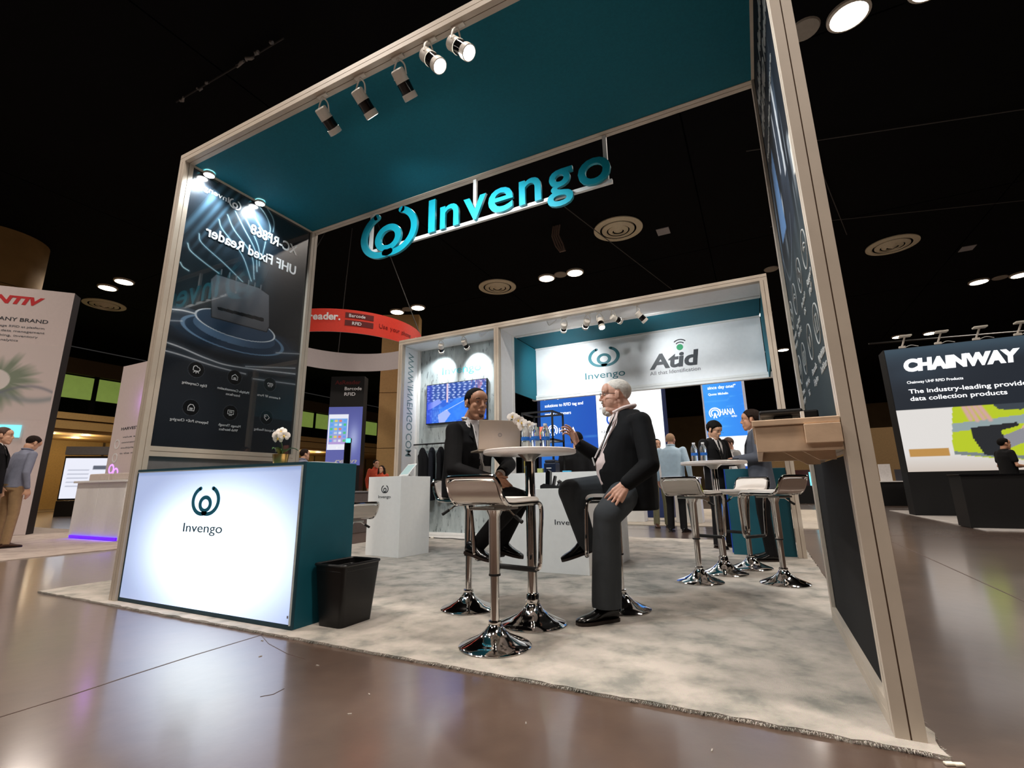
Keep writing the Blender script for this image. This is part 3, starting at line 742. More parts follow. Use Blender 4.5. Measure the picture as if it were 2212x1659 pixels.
# ------------------------------------------------------------------ spotlights
M_sband = pm('spot_black_band', (12, 12, 13), 0.12)
def spot(mount, tail, d, label, group, lit=True, power=SPOT_W, cone=62, size=1.0, blend=0.55, emis=None, arm=True):
    t = thing('spotlight', label, 'spotlight', mount, 0, group); d = Vector(d).normalized(); k = size
    m = Vector(mount); T = Vector(tail)
    MB().box(m.x-.05*k, m.x+.05*k, m.y-.016*k, m.y+.016*k, m.z-.012*k, m.z+.004*k, bev=.003).build('clip', M_plastic, t)
    u, v, _ = basis(d)
    side = Vector((0, 0, 1)).cross(d); side = side.normalized() if side.length > 1e-3 else Vector((1, 0, 0))
    piv = T + d*0.055*k
    for s_ in (-1, 1):
        MB().tube(smooth3([m + Vector((0, 0, -.01*k)), (m+piv)/2 + side*s_*.05*k, piv + side*s_*.058*k]), .006*k, 6).build('yoke_arm', M_plastic, t, True)
    MB().lathe([(0.0, 0), (.042*k, 0), (.05*k, .008*k), (.05*k, .085*k), (.054*k, .09*k)], T, 24, d).build('rear_housing', M_plastic, t, True)
    MB().lathe([(.050*k, .088*k), (.050*k, .168*k)], T, 24, d).build('black_band', M_sband, t, True)
    MB().lathe([(.054*k, .166*k), (.055*k, .21*k), (.048*k, .212*k), (.047*k, .19*k)], T, 24, d).build('front_ring', M_plastic, t, True)
    MB().lathe([(0.0, .2*k), (.047*k, .2*k)], T, 24, d).build('lens', M_lens if lit else M_steel, t, fix=False)
    if lit:
        l = bpy.data.lights.new('spot', 'SPOT'); l.energy = power; l.spot_size = math.radians(cone); l.spot_blend = blend; l.shadow_soft_size = 0.035*k; l.color = (0.93, 0.98, 1.0)
        lo = bpy.data.objects.new('spot_lamp', l); COL.objects.link(lo); lo.parent = t
        lo.location = T + d*.225*k - Vector(mount); lo.rotation_euler = d.to_track_quat('-Z', 'Y').to_euler()
    return t
def smooth3(pts, n=6):
    P = [np.array(Vector(p)) for p in pts]; P = [2*P[0]-P[1]] + P + [2*P[-1]-P[-2]]; out = []
    for i in range(1, len(P)-2):
        for k in range(n):
            t = k/n; a, b, c, d = P[i-1:i+3]
            out.append(0.5*((2*b) + (-a+c)*t + (2*a-5*b+4*c-d)*t*t + (-a+3*b-3*c+d)*t**3))
    return [Vector(p) for p in out] + [Vector(P[-2])]
ZB = PH-B
FS = [(1.87, (1.845, .05, 3.815), (.04, .84, -.54), 'first from the left end of the canopy'), (2.272, (2.235, .05, 3.815), (.12, .78, -.60), 'second from the left end of the canopy'), (2.641, (2.63, .05, 3.815), (.06, .80, -.62), 'middle of the five on the canopy'),
      (2.932, (2.885, .05, 3.825), (.62, .02, -.78), 'fourth on the canopy, glaring towards the aisle'), (3.166, (3.11, .05, 3.81), (.68, .02, -.74), 'fifth on the canopy, rightmost and glaring')]
for x, T, d, lab in FS:
    spot((x, 0.045, ZB-0.004), T, d, 'black and cream cylinder spotlight, ' + lab, 'spotlights on the canopy beam', cone=104 if x < 2.3 else 84, power=SPOT_W*2.4)
# two puck lights under the side beam wash the printed left wall
for i, y in enumerate((0.22, 0.78)):
    t = thing('puck_light', ('front' if i == 0 else 'rear') + ' small puck light glaring at the top of the printed left wall', 'spotlight', (0.108, y, ZB), 0, 'puck lights over the left wall')
    MB().lathe([(.045, 0), (.055, -.012), (.052, -.03), (.046, -.032)], (0, 0, 0), 24).build('housing', M_plastic, t, True, world=False)
    MB().lathe([(0.0, -.034), (.046, -.032)], (0, 0, 0), 24).build('lens', M_lens, t, world=False, fix=False)
    l = bpy.data.lights.new('puck', 'SPOT'); l.energy = SPOT_W*1.3; l.spot_size = math.radians(120); l.spot_blend = .8; l.shadow_soft_size = .04; l.color = (.85, .95, 1.0)
    lo = bpy.data.objects.new('puck_lamp', l); COL.objects.link(lo); lo.parent = t; lo.location = (.07, 0, -.06); lo.rotation_euler = (0, R0(14), 0)

# ------------------------------------------------------------------ lightbox counter
def glowpanel_mat(name, base, hot, cx, cz, sx, sz, lo, hi):
    """backlit acrylic: LED field brighter towards the middle"""
    m = bpy.data.materials.new(name); m.use_nodes = True; nt = m.node_tree; b = nt.nodes['Principled BSDF']
    tc = nt.nodes.new('ShaderNodeTexCoord'); mp = nt.nodes.new('ShaderNodeMapping'); mp.vector_type = 'TEXTURE'
    mp.inputs['Location'].default_value = (cx, 0, cz); mp.inputs['Scale'].default_value = (sx, 10, sz)
    nt.links.new(tc.outputs['Object'], mp.inputs['Vector'])
    g = nt.nodes.new('ShaderNodeTexGradient'); g.gradient_type = 'SPHERICAL'; nt.links.new(mp.outputs[0], g.inputs[0])
    rp = nt.nodes.new('ShaderNodeValToRGB'); e = rp.color_ramp.elements
    e[0].position = 0.05; e[0].color = lin(base) + (1,); e[1].position = 0.75; e[1].color = lin(hot) + (1,)
    mr = nt.nodes.new('ShaderNodeMapRange'); mr.inputs['From Max'].default_value = 1.0; mr.interpolation_type = 'SMOOTHSTEP'; mr.inputs['To Min'].default_value = lo; mr.inputs['To Max'].default_value = hi
    nt.links.new(g.outputs['Fac'], rp.inputs[0]); nt.links.new(g.outputs['Fac'], mr.inputs['Value'])
    nt.links.new(rp.outputs[0], b.inputs['Emission Color']); nt.links.new(mr.outputs[0], b.inputs['Emission Strength'])
    b.inputs['Base Color'].default_value = (0.5, 0.5, 0.5, 1); b.inputs['Roughness'].default_value = 0.35
    return m
ct = thing('lightbox_counter', 'teal reception counter with a glowing white lit front panel beside the left post', 'counter', (1.07, 0.24, 0))
MB().box(0.095, 2.05, 0.035, 0.475, 0.0, 1.0, bev=.002).build('cabinet', M_tealp, ct)
MB().box(0.088, 2.05, 0.022, 0.034, 0.0, 1.0).build('front_frame', pm('dark_teal_edge', (22, 62, 74), 0.5), ct)
fp = MB().box(0.118, 2.03, 0.016, 0.0215, 0.03, 0.975).build('lit_panel', glowpanel_mat('backlit_acrylic', (158, 190, 250), (228, 244, 255), 0.15, 0.42, 1.25, 0.68, 0.62, 2.6), ct)
edge_m = pm('panel_edge_trim', (190, 196, 196), 0.35)
MB().box(2.028, 2.036, 0.012, 0.0215, 0.025, 0.98).build('edge_trim', edge_m, ct)
MB().box(0.114, 2.03, 0.012, 0.0215, 0.973, 0.98).build('edge_trim', edge_m, ct)
M_cl = pm('counter_emblem_teal', (20, 112, 142), 0.5, var=0); M_ct = pm('counter_text_navy', (34, 72, 92), 0.5, var=0)
logo('emblem', (1.058, 0.0155, 0.755), UX, UZ, 0.205, 0.002, M_cl, ct, asp=1.28)
text('lettering', 'Invengo', (0.832, 0.0155, 0.535), UX, UZ, 0.066, 0.455, 0.002, M_ct, ct, 0.0)
MB().box(2.01, 2.02, 0.012, 0.0155, 0.065, 0.08).build('corner_clip', M_steel, ct)
M_brochure = pm('paper_white', (224, 222, 216), 0.6)
for i, (x, y, w_, d_, h_, a, lab) in enumerate([(1.78, 0.30, .30, .21, .012, .1, 'stack of white brochures lying at the right end of the teal counter'), (1.22, 0.31, .21, .28, .006, .25, 'loose white leaflet lying in the middle of the teal counter')]):
    o = MB().box(-w_/2, w_/2, -d_/2, d_/2, 0, h_, Matrix.Translation((x, y, 1.0005)) @ Matrix.Rotation(a, 4, 'Z'), bev=.001).build('brochure', M_brochure); tag(o, lab, 'brochure')

# orchid builder -------------------------------------------------------
M_petal = pm('orchid_petal', (240, 232, 224), 0.6, var=0.04); M_stem = pm('orchid_stem', (52, 74, 34), 0.5); M_leaf = pm('orchid_leaf', (46, 86, 38), 0.45); M_gold = pm('gold_pot', (200, 160, 96), 0.25, 0.9); M_soil = pm('pot_moss', (70, 60, 40), 0.9)
M_throat = pm('orchid_throat', (226, 190, 90), 0.5)
def orchid(base, label, pot_r, pot_h, stem, blooms, sc, potmat, rz=0.0, leaves=3):
    t = thing('potted_orchid', label, 'plant', base); b = Vector(base)
    MB().lathe([(pot_r*.78, 0), (pot_r, pot_h), (pot_r*.9, pot_h), (pot_r*.88, pot_h*.85), (0.0, pot_h*.85)], b, 20).build('pot', potmat, t, True)
    S_ = smooth3([b + Vector(p) for p in stem]); MB().tube(S_, .0035*sc+.001, 6).build('stem', M_stem, t, True)
    for i in range(leaves):
        a = rz + i*2.3; L = .11*sc; mb = MB(); dx, dy = math.cos(a), math.sin(a); vs = []; fs = []
        for k in range(6):
            q = k/5; w_ = .022*sc*math.sin(PI*min(1, .15+q*.85)); z = pot_h*.9 + .05*sc*math.sin(q*2.4); c = Vector((dx*L*q, dy*L*q, z)); n = Vector((-dy, dx, 0))*w_
            vs += [b+c-n, b+c+Vector((0, 0, -.006)), b+c+n]
        for k in range(5): fs += [(k*3, k*3+1, k*3+4, k*3+3), (k*3+1, k*3+2, k*3+5, k*3+4)]
        mb.add(vs, fs).build('leaf', M_leaf, t, True, fix=False)
    for (p, nrm) in blooms:
        c = b + Vector(p); u, v, n = basis(nrm); fl_ = None
        for k, (ang, l, w_) in enumerate(((90, .038, .03), (210, .034, .024), (330, .034, .024), (18, .04, .042), (162, .04, .042))):
            a = math.radians(ang); du = u*math.cos(a)+v*math.sin(a); dn = u*-math.sin(a)+v*math.cos(a); mb = MB(); vs = [c]
            for q, ww in ((.3, .55), (.65, 1.0), (.9, .7), (1.0, .15)):
                m_ = c + du*l*sc*q + n*(.008*sc*math.sin(q*3)); vs += [m_ - dn*w_*sc*.5*ww, m_ + n*.003*sc, m_ + dn*w_*sc*.5*ww]
            fs = [(0, 1, 2), (0, 2, 3)]
            for r in range(3): fs += [(1+r*3, 4+r*3, 5+r*3, 2+r*3), (2+r*3, 5+r*3, 6+r*3, 3+r*3)]
            mb.add(vs, fs); o = mb.build('petal', M_petal, t, True, fix=False)
        MB().sphere(c + n*.008*sc, (.006*sc, .006*sc, .009*sc), 8, 6).build('throat', M_throat, t, True)
    return t
orchid((1.45, 0.3, 1.0005), 'small white orchid in a gold pot on the teal counter', .06, .085, [(0, 0, .07), (.01, .0, .13), (-.005, -.01, .19), (.0, -.02, .24)],
       [((-.03, -.02, .225), (.35, -.9, .1)), ((.02, -.03, .245), (.4, -.9, .3)), ((.055, -.03, .215), (.6, -.7, .0)), ((-.005, -.03, .20), (.3, -.9, -.2))], 1.15, M_gold, 0.5, 3)

# ------------------------------------------------------------------ waste bin
bn = thing('waste_bin', 'black rectangular plastic waste bin on the carpet beside the teal counter', 'bin', (2.22, 0.3, 0))
def frust(x0, x1, y0, y1, z0, z1, tp, n=5, r=.03):
    """rounded rectangular ring list for bin"""
    rings = []
    for z, g in ((z0, 0.0), (z1, tp)):
        pts = []
        for cx_, cy_, a0 in ((x1-r+g, y1-r+g, 0), (x0+r-g, y1-r+g, 90), (x0+r-g, y0+r-g, 180), (x1-r+g, y0+r-g, 270)):
            for i in range(n+1):
                a = math.radians(a0 + 90*i/n); pts.append(Vector((cx_ + r*math.cos(a), cy_ + r*math.sin(a), z)))
        rings.append(pts)
    return rings
A = frust(2.10, 2.30, 0.165, 0.435, 0.0, 0.36, .03); Bn = frust(2.106, 2.294, 0.171, 0.429, 0.012, 0.36, .03)
n_ = len(A[0]); mb = MB(); mb.add(A[0]+A[1]+Bn[1]+Bn[0], [(i, (i+1) % n_, n_+(i+1) % n_, n_+i) for i in range(n_)] + [(n_+i, n_+(i+1) % n_, 2*n_+(i+1) % n_, 2*n_+i) for i in range(n_)] + [(2*n_+i, 2*n_+(i+1) % n_, 3*n_+(i+1) % n_, 3*n_+i) for i in range(n_)] + [tuple(range(n_)), tuple(range(3*n_, 4*n_))])
mb.build('bin_body', pm('black_plastic', (11, 11, 12), 0.35), bn, True)
R_ = frust(2.07, 2.33, 0.135, 0.465, 0.36, 0.36, 0.0)[0]; MB().tube(R_, .009, 6, closed=True).build('rim', MATS['black_plastic'], bn, True)
R_ = frust(2.078, 2.322, 0.143, 0.457, 0.325, 0.325, 0.0)[0]; MB().tube(R_, .006, 6, closed=True).build('lower_ridge', MATS['black_plastic'], bn, True)
# ------------------------------------------------------------------ back wall frame (two bays)
YB, XL, XM, XR, HB = 4.354, -0.893, 1.068, 5.03, 3.43
YW, YF = 4.93, 5.85
bk = thing('exhibit_bay_frame', 'white framed back wall with a grey patterned bay and a teal bay with fascia', 'exhibit frame', (2.0, 5.0, 0))
for x in (XL, XM, XR-B):
    slot_bar(MB(), 'z', 0, HB-B, x, x+B, YB, YB+B).build('post', M_frame, bk)
    MB().box(x+B/2-.003, x+B/2+.003, YB+.0055, YB+.0068, 0, HB-B).build('slot_shadow', M_slot, bk)  # dark strip standing in for the shade inside the slot
for x in (XL, XM):
    slot_bar(MB(), 'z', 0, HB-B, x, x+B, YW-B, YW).build('post', M_white, bk)
slot_bar(MB(), 'x', XL, XR, YB, YB+B, HB-B, HB).build('beam', M_frame, bk)
MB().box(XL+B, XR-B, YB+.0055, YB+.0068, HB-B/2-.003, HB-B/2+.003).build('slot_shadow', M_slot, bk)
slot_bar(MB(), 'x', XL, XR, YW, YW+B, HB-B, HB).build('beam', M_white, bk)
for x in (XL, XM, XR-B):
    slot_bar(MB(), 'y', YB+B, YW, x, x+B, HB-B, HB).build('side_beam', M_white, bk)
MB().box(XL+B, XM, YB+B, YW, HB-B+.01, HB-B+.025).build('ceiling_panel', M_white2, bk)
MB().box(XM+B, XR-B, YB+B, YW, HB-B+.01, HB-B+.025).build('ceiling_panel', M_white2, bk)
MB().box(XM+B, XR-B, YW+B, YF, HB-B+.01, HB-B+.025).build('ceiling_panel', M_teal, bk)
sw = MB().box(XL+.03, XL+.05, YB+B, YW-B, 0.085, HB-B).build('side_panel', M_white2, bk)
text('lettering', 'WWW.INVENGO.COM', (XL+.053, 4.735, 3.255), (0, 0, -1), (0, -1, 0), 0.165, 1.885, 0.002, pm('side_text_grey', (120, 146, 152), .5, var=0), sw, 0.004)
MB().box(XM+.04, XM+B-.004, YB+B, YW-B, 0.085, HB-B).build('side_panel', M_white2, bk)
MB().box(XM+.06, XM+B-.004, YW, YF, 2.37, HB-B).build('header_panel', M_teal, bk)
MB().box(XR-B+.01, XR-B+.03, YB+B, YF, 2.37, HB-B).build('header_panel', M_teal, bk)
fa = MB().box(XM+B, XR-B, YF, YF+.03, 2.452, HB-B+.01).build('fascia', M_white2, bk)
slot_bar(MB(), 'x', XM, XR, YF-.03, YF+.055, 2.367, 2.452).build('fascia_rail', M_white, bk)
slot_bar(MB(), 'x', XM+B, XR-B, YF-.02, YF, HB-B-.02, HB-B+.01, .004, .004).build('fascia_trim', M_white, bk)
logo('emblem', (2.455, YF-.001, 3.03), UX, UZ, 0.345, 0.003, M_texttl, fa, asp=1.3)
text('lettering', 'Invengo', (2.10, YF-.001, 2.655), UX, UZ, 0.125, 0.71, 0.003, M_texttl, fa, 0.0)
text('lettering', 'Atid', (3.225, YF-.001, 2.705), UX, UZ, 0.25, 0.785, 0.003, M_textdk, fa, 0.035, shear=0.12)
MB().prism([(.052*math.cos(2*PI*i/24), .052*math.sin(2*PI*i/24)) for i in range(24)], (3.735, YF-.001, 3.02), UX, UZ, (0, -.004, 0)).build('green_dot', pm('dot_green', (30, 150, 96), .5, var=0), fa)
MB().box(3.69, 3.79, YF-.0045, YF-.0003, 2.965, 3.01).build('dot_ground', M_white2, fa)
for r_ in (.085, .13):
    MB().ribbon(arc(0, 0, r_, 50, 130, 12), .018, (3.74, YF-.001, 3.02), UX, UZ, (0, -.003, 0)).build('signal_arc', M_textdk, fa)
text('lettering', 'All that Identification', (3.225, YF-.001, 2.60), UX, UZ, 0.065, 0.79, 0.003, M_textgr, fa, 0.0)

# grey distressed wall
def conc_mat():
    m = bpy.data.materials.new('distressed_concrete_print'); m.use_nodes = True; nt = m.node_tree; b = nt.nodes['Principled BSDF']; tc = nt.nodes.new('ShaderNodeTexCoord')
    mp = nt.nodes.new('ShaderNodeMapping'); mp.inputs['Scale'].default_value = (5, 5, 1.1); nt.links.new(tc.outputs['Object'], mp.inputs[0])
    n1 = nt.nodes.new('ShaderNodeTexNoise'); n1.inputs['Scale'].default_value = 1.3; n1.inputs['Detail'].default_value = 9; n1.inputs['Roughness'].default_value = .7; nt.links.new(mp.outputs[0], n1.inputs[0])
    n2 = nt.nodes.new('ShaderNodeTexNoise'); n2.inputs['Scale'].default_value = 5.5; n2.inputs['Detail'].default_value = 3; nt.links.new(mp.outputs[0], n2.inputs[0])
    rp = nt.nodes.new('ShaderNodeValToRGB'); e = rp.color_ramp.elements; e[0].position = .3; e[0].color = lin((124, 134, 134)) + (1,); e[1].position = .7; e[1].color = lin((178, 188, 190)) + (1,)
    nt.links.new(n1.outputs['Fac'], rp.inputs[0])
    r2 = nt.nodes.new('ShaderNodeValToRGB'); e = r2.color_ramp.elements; e[0].position = .33; e[0].color = (.18, .2, .2, 1); e[1].position = .37; e[1].color = (1, 1, 1, 1)
    nt.links.new(n2.outputs['Fac'], r2.inputs[0])
    mx = nt.nodes.new('ShaderNodeMixRGB'); mx.blend_type = 'MULTIPLY'; mx.inputs[0].default_value = .7
    nt.links.new(rp.outputs[0], mx.inputs[1]); nt.links.new(r2.outputs[0], mx.inputs[2]); nt.links.new(mx.outputs[0], b.inputs['Base Color'])
    b.inputs['Roughness'].default_value = .6
    return m
cw = MB().box(XL+B, XM, YW-.02, YW-.004, 0.085, HB-B+.01).build('patterned_panel', conc_mat(), bk)
slot_bar(MB(), 'x', XL+B, XM, YW-B, YW-.021, 0.0, 0.085, .005, .005).build('base_rail', M_white, bk)
text('lettering', 'Invengo', (-0.318, YW-.0205, 2.835), UX, UZ, 0.145, 0.82, 0.003, pm('wall_text_aqua', (70, 170, 182), .5, var=0), cw, 0.0)
# teal counter under the right end
tc_ = thing('teal_counter', 'low teal cabinet under the right end of the white back wall', 'counter', (4.6, 4.65, 0))
MB().box(4.28, 4.94, 4.44, 4.86, 0.0, 1.0, bev=.003).build('cabinet', M_tealp, tc_)
MB().box(4.268, 4.28, 4.438, 4.86, 0.02, 1.0).build('led_reflection', pm('blue_reflection', (20, 60, 150), .4), tc_)  # strip painting the blue LED light reflected at the cabinet edge
# spotlights of the two bays
ZS = HB-B-.004
spot((-0.037, 4.45, ZS+.01), (-0.036, 4.45, 3.262), (-.41, .68, -.6), 'cream spotlight left of the two over the patterned grey bay', 'spotlights on the back wall', size=.88, power=SPOT_W*1.3, cone=86, blend=.55)
spot((0.42, 4.45, ZS+.01), (0.42, 4.45, 3.262), (.02, .77, -.63), 'cream spotlight right of the two over the patterned grey bay', 'spotlights on the back wall', size=.88, power=SPOT_W*1.3, cone=86, blend=.55)
BS = [(2.25, (2.25, 4.45, 3.25), (-.374, .85, -.33), 'first from the left over the teal bay', 1.0), (2.635, (2.625, 4.45, 3.24), (-.50, .80, -.30), 'second from the left over the teal bay', .8),
      (2.81, (2.81, 4.45, 3.235), (.25, -.35, -.88), 'third over the teal bay, glaring at the aisle', .5), (3.0, (2.985, 4.45, 3.235), (.60, .72, -.27), 'fourth over the teal bay', 1.0), (3.365, (3.355, 4.45, 3.235), (.50, .35, -.62), 'rightmost over the teal bay', .7)]
for x, T, d, lab, pw in BS:
    spot((x, 4.45, ZS+.01), T, d, 'black and cream spotlight, ' + lab, 'spotlights on the back wall', size=.88, power=SPOT_W*1.7*pw, cone=84, blend=.9)
# loose cable bows left under the beams
for (x, lab) in ((0.80, 'thin white cable loop under the beam of the grey bay'), (2.03, 'thin white cable loop under the beam at the left of the teal bay')):
    tag(MB().tube(smooth3([(x-.06, 4.45, ZS), (x-.03, 4.45, ZS-.07), (x+.03, 4.45, ZS-.05), (x+.10, 4.45, ZS)]), .006, 6).build('cable_loop', M_white, None, True), lab, 'cable')

# television
def tv_pic(U, V):
    n = vnoise(U*26, V*16, 3); m = vnoise(U*60, V*9, 5)
    img = np.zeros(U.shape+(3,)) + np.array([40, 96, 210.])
    img = mix(img, (96, 150, 236), np.clip((n-.5)*2, 0, .8))
    sh_ = (V > .55+.08*U)
    st = (np.sin(U*70+np.sin(V*40)) > .2) & (np.sin(V*95+U*12) > -.3)
    img = mix(img, (196, 206, 236), sh_*st*.75); img = mix(img, (30, 50, 110), sh_*(~st)*.5)
    img = mix(img, (190, 120, 150), sh_*(U > .75)*np.clip((m-.55)*4, 0, .7)); img = mix(img, (214, 190, 210), (np.abs(U-.36) < .015)*(V > .5)*1.0)
    arm = inpoly(U, V, [(.02, .5), (.2, .62), (.27, .52), (.12, .40), (.02, .35)]); img[arm] = (130, 150, 236)
    tab = inpoly(U, V, [(.22, .33), (.5, .55), (1.0, .72), (1.0, .3), (.6, .05), (.25, .0)]); img = mix(img, (48, 130, 250), tab*.8)
    img = mix(img, (186, 190, 240), .8*inpoly(U, V, [(.2, .2), (.35, .33), (.42, .2), (.32, .0), (.22, .0)]))
    for a in range(9): img = mix(img, (150, 190, 255), np.clip(1.2-sd_seg(U, V, .08+.03*a, .05, .1+.03*a, .32)/.004, 0, 1)*.6)
    img = mix(img, (210, 225, 255), np.clip(1.2-sd_seg(U, V, .34, .3, .8, .62)/.008, 0, 1))
    img = mix(img, (24, 40, 200), np.clip((.12-U)*6, 0, .5))
    return img
tv = thing('television', 'wall mounted flat television showing a blue warehouse picture on the grey bay', 'television', (0.014, YW-.05, 1.94))
MB().box(-0.622, 0.650, YW-.075, YW-.03, 1.938, 2.664, bev=.004).build('casing', M_black, tv)
MB().box(-0.2, 0.25, YW-.03, YW-.0205, 2.15, 2.45).build('wall_mount', M_black, tv)
sheet('screen', (-0.611, YW-.0755, 1.952), UX, UZ, 1.25, .70, 170, 100, tv_pic, vcol_mat('tv_screen', .25, 1.15), tv)

# clothes rail with garments
rk = thing('clothes_rail', 'black wall mounted clothes rail under the television', 'rail', (-0.2, 4.8, 1.58))
MB().tube([(-0.835, 4.80, 1.58), (0.55, 4.80, 1.58)], .013, 10).build('rail_bar', M_black, rk, True)
for x in (-.62, .45): MB().tube([(x, 4.80, 1.58), (x, 4.91, 1.58)], .010, 8).build('bracket', M_black, rk, True)
def garment(x, label, w, L, col, rz):
    t = thing('hanging_jacket', label, 'jacket', (x, 4.80, 1.5635), rz, 'jackets on the clothes rail')
    MB().tube(smooth3([(0, 0, .02), (.012, 0, .03), (.014, 0, .012), (0, 0, -.01), (0, 0, -.05)]), .003, 6).build('hanger_hook', M_black, t, True, world=False)
    mb = MB(); rows = []
    prof = [(-.045, .03, .018), (-.06, .06, .028), (-.085, w*.3, .036), (-.125, w*.44, .042), (-.2, w*.46, .048), (-.45, w*.42, .05), (-.75, w*.47, .055), (-L, w*.52, .058)]
    n = 16
    for (z, hw, hd) in prof:
        rows.append([Vector((hd*math.sin(2*PI*k/n)*(1+.25*math.sin(3*k+z*9)), hw*math.cos(2*PI*k/n), z)) for k in range(n)])
    vs = [p for r in rows for p in r]; fs = [(i*n+k, i*n+(k+1) % n, (i+1)*n+(k+1) % n, (i+1)*n+k) for i in range(len(rows)-1) for k in range(n)] + [tuple(range(n))]
    mb.add(vs, fs).build('coat_body', col, t, True, world=False)
    for s_ in (-1, 1):
        MB().tube(smooth3([(0, s_*w*.42, -.15), (.025, s_*w*.52, -.35), (.03, s_*w*.5, -.68)]), [.03]+[.042]*5+[.04]*6+[.034], 10).build('sleeve', col, t, True, world=False)
    return t
M_jk = [pm('jacket_black', (16, 17, 20), .9, spec=.2), pm('jacket_navy', (24, 27, 34), .9, spec=.2), pm('jacket_charcoal', (34, 36, 40), .9, spec=.2)]
garment(-.64, 'black jacket hanging first on the rail, nearest the lettered wall', .40, 1.0, M_jk[0], .9)
garment(-.43, 'dark jacket hanging second on the rail', .40, .95, M_jk[1], .45)
garment(-.24, 'dark jacket hanging third on the rail', .40, .85, M_jk[0], .35)
garment(-.05, 'charcoal jacket hanging fourth on the rail, mostly behind the seated man', .40, .85, M_jk[2], .3)
# floor cable with plug
cb = thing('floor_cable', 'black power cable with a white plug on the carpet by the grey bay', 'cable', (-.2, 4.72, 0))
MB().tube(smooth3([(-.55, 4.74, .012), (-.30, 4.73, .012), (-.1, 4.70, .012), (.05, 4.74, .012), (.25, 4.69, .012), (.45, 4.73, .012), (.8, 4.71, .012)]), .007, 6).build('cord', M_black, cb, True)
MB().box(-.36, -.30, 4.715, 4.745, .001, .03, bev=.006).build('plug', M_plastic, cb)

# ------------------------------------------------------------------ pedestal with tablet
pr = -0.12
pd = thing('pedestal', 'square white pedestal with a small emblem left of the seated man', 'pedestal', (0.656, 2.673, 0), pr)
pb = MB().box(-.60, 0, 0, .53, 0, .972, bev=.003).build('plinth', M_white, pd, world=False)
logo('emblem', (-.285, -.0005, .815), UX, UZ, .095, .002, M_textdk, pb, world=False, asp=1.1)
text('lettering', 'Invengo', (-.40, -.0005, .703), UX, UZ, .038, .225, .002, M_textdk, pb, world=False)
tb = thing('tablet_stand', 'white framed tablet tilted on a stand on the white pedestal', 'tablet', (0.54, 2.95, 0.9725), pr+.15)
Mt = Matrix.Translation((0, 0, .085)) @ Matrix.Rotation(-.5, 4, 'Z') @ Matrix.Rotation(math.radians(50), 4, 'X')
MB().box(-.135, .135, -.10, .10, -.006, .006, Mt, bev=.004).build('bezel', M_white, tb, world=False)
MB().box(-.115, .115, -.082, .082, .0062, .0075, Mt).build('screen', pm('tablet_screen', (176, 200, 200), .2, emis=(150, 190, 190), estr=.25, var=0), tb, world=False)
MB().box(-.06, .06, -.02, .09, 0, .01, Matrix.Rotation(.5, 4, 'Z')).build('foot', M_white, tb, world=False)
MB().tube([(0, .05, .008), (0, .02, .07)], .012, 8).build('support', M_white, tb, True, world=False)

# ------------------------------------------------------------------ white display counter
wc = thing('display_counter', 'white display counter with a stepped front behind the bar table', 'counter', (2.7, 2.95, 0))
cf = MB().box(2.20, 3.135, 2.43, 2.95, 0, .80, bev=.003).build('front_block', M_white, wc)
MB().box(1.88, 3.235, 2.952, 3.60, 0, .975, bev=.003).build('back_block', M_white, wc)
text('lettering', 'Invengo', (2.80, 2.4295, .452), UX, UZ, .052, .30, .002, M_textdk, cf)
dv = thing('handheld_reader', 'black handheld reader standing upright in a charging cradle on the white counter', 'scanner', (2.70, 2.6, .8005))
MB().prism([(-.10, 0), (.12, 0), (.12, .02), (.02, .035), (-.06, .05), (-.10, .03)], (2.70, 2.55, .8005), UX, UZ, (0, .09, 0)).build('cradle', M_black, dv)
MB().prism([(-.035, .03), (.012, .03), (.02, .17), (-.005, .19), (-.03, .16)], (2.69, 2.565, .8005), UX, UZ, (0, .06, 0)).build('body', M_blackgl, dv)
MB().prism([(.03, .02), (.05, .02), (.075, .12), (.06, .13)], (2.69, 2.57, .8005), UX, UZ, (0, .05, 0)).build('trigger_handle', M_black, dv)
MB().lathe([(.0, 0), (.035, .004), (.02, .03), (.028, .05), (.0, .07)], (2.80, 2.6, .8205), 14).build('antenna_dome', M_black, dv, True)
pn = thing('label_printer', 'compact dark blue label printer on the white back counter', 'printer', (2.52, 3.05, .976))
MB().box(2.455, 2.60, 3.0, 3.15, .976, 1.085, bev=.012).build('body', pm('printer_navy', (20, 30, 52), .35), pn)
MB().box(2.462, 2.593, 3.01, 3.14, 1.086, 1.12, bev=.012).build('lid', pm('printer_lid', (16, 22, 36), .3), pn)
MB().box(2.49, 2.55, 2.997, 2.9995, 1.02, 1.03).build('slot', M_white, pn)
for i, (x, y, w_, d_, h_, c_, lab) in enumerate([(2.36, 3.03, .07, .04, .05, (190, 196, 120), 'small pale green carton beside the label printer'), (2.66, 3.06, .09, .06, .018, (60, 170, 214), 'little sky blue box right of the label printer')]):
    o = MB().box(x, x+w_, y, y+d_, .9755, .9755+h_, bev=.003).build('small_carton', pm('carton%d' % i, c_, .5)); tag(o, lab, 'carton')
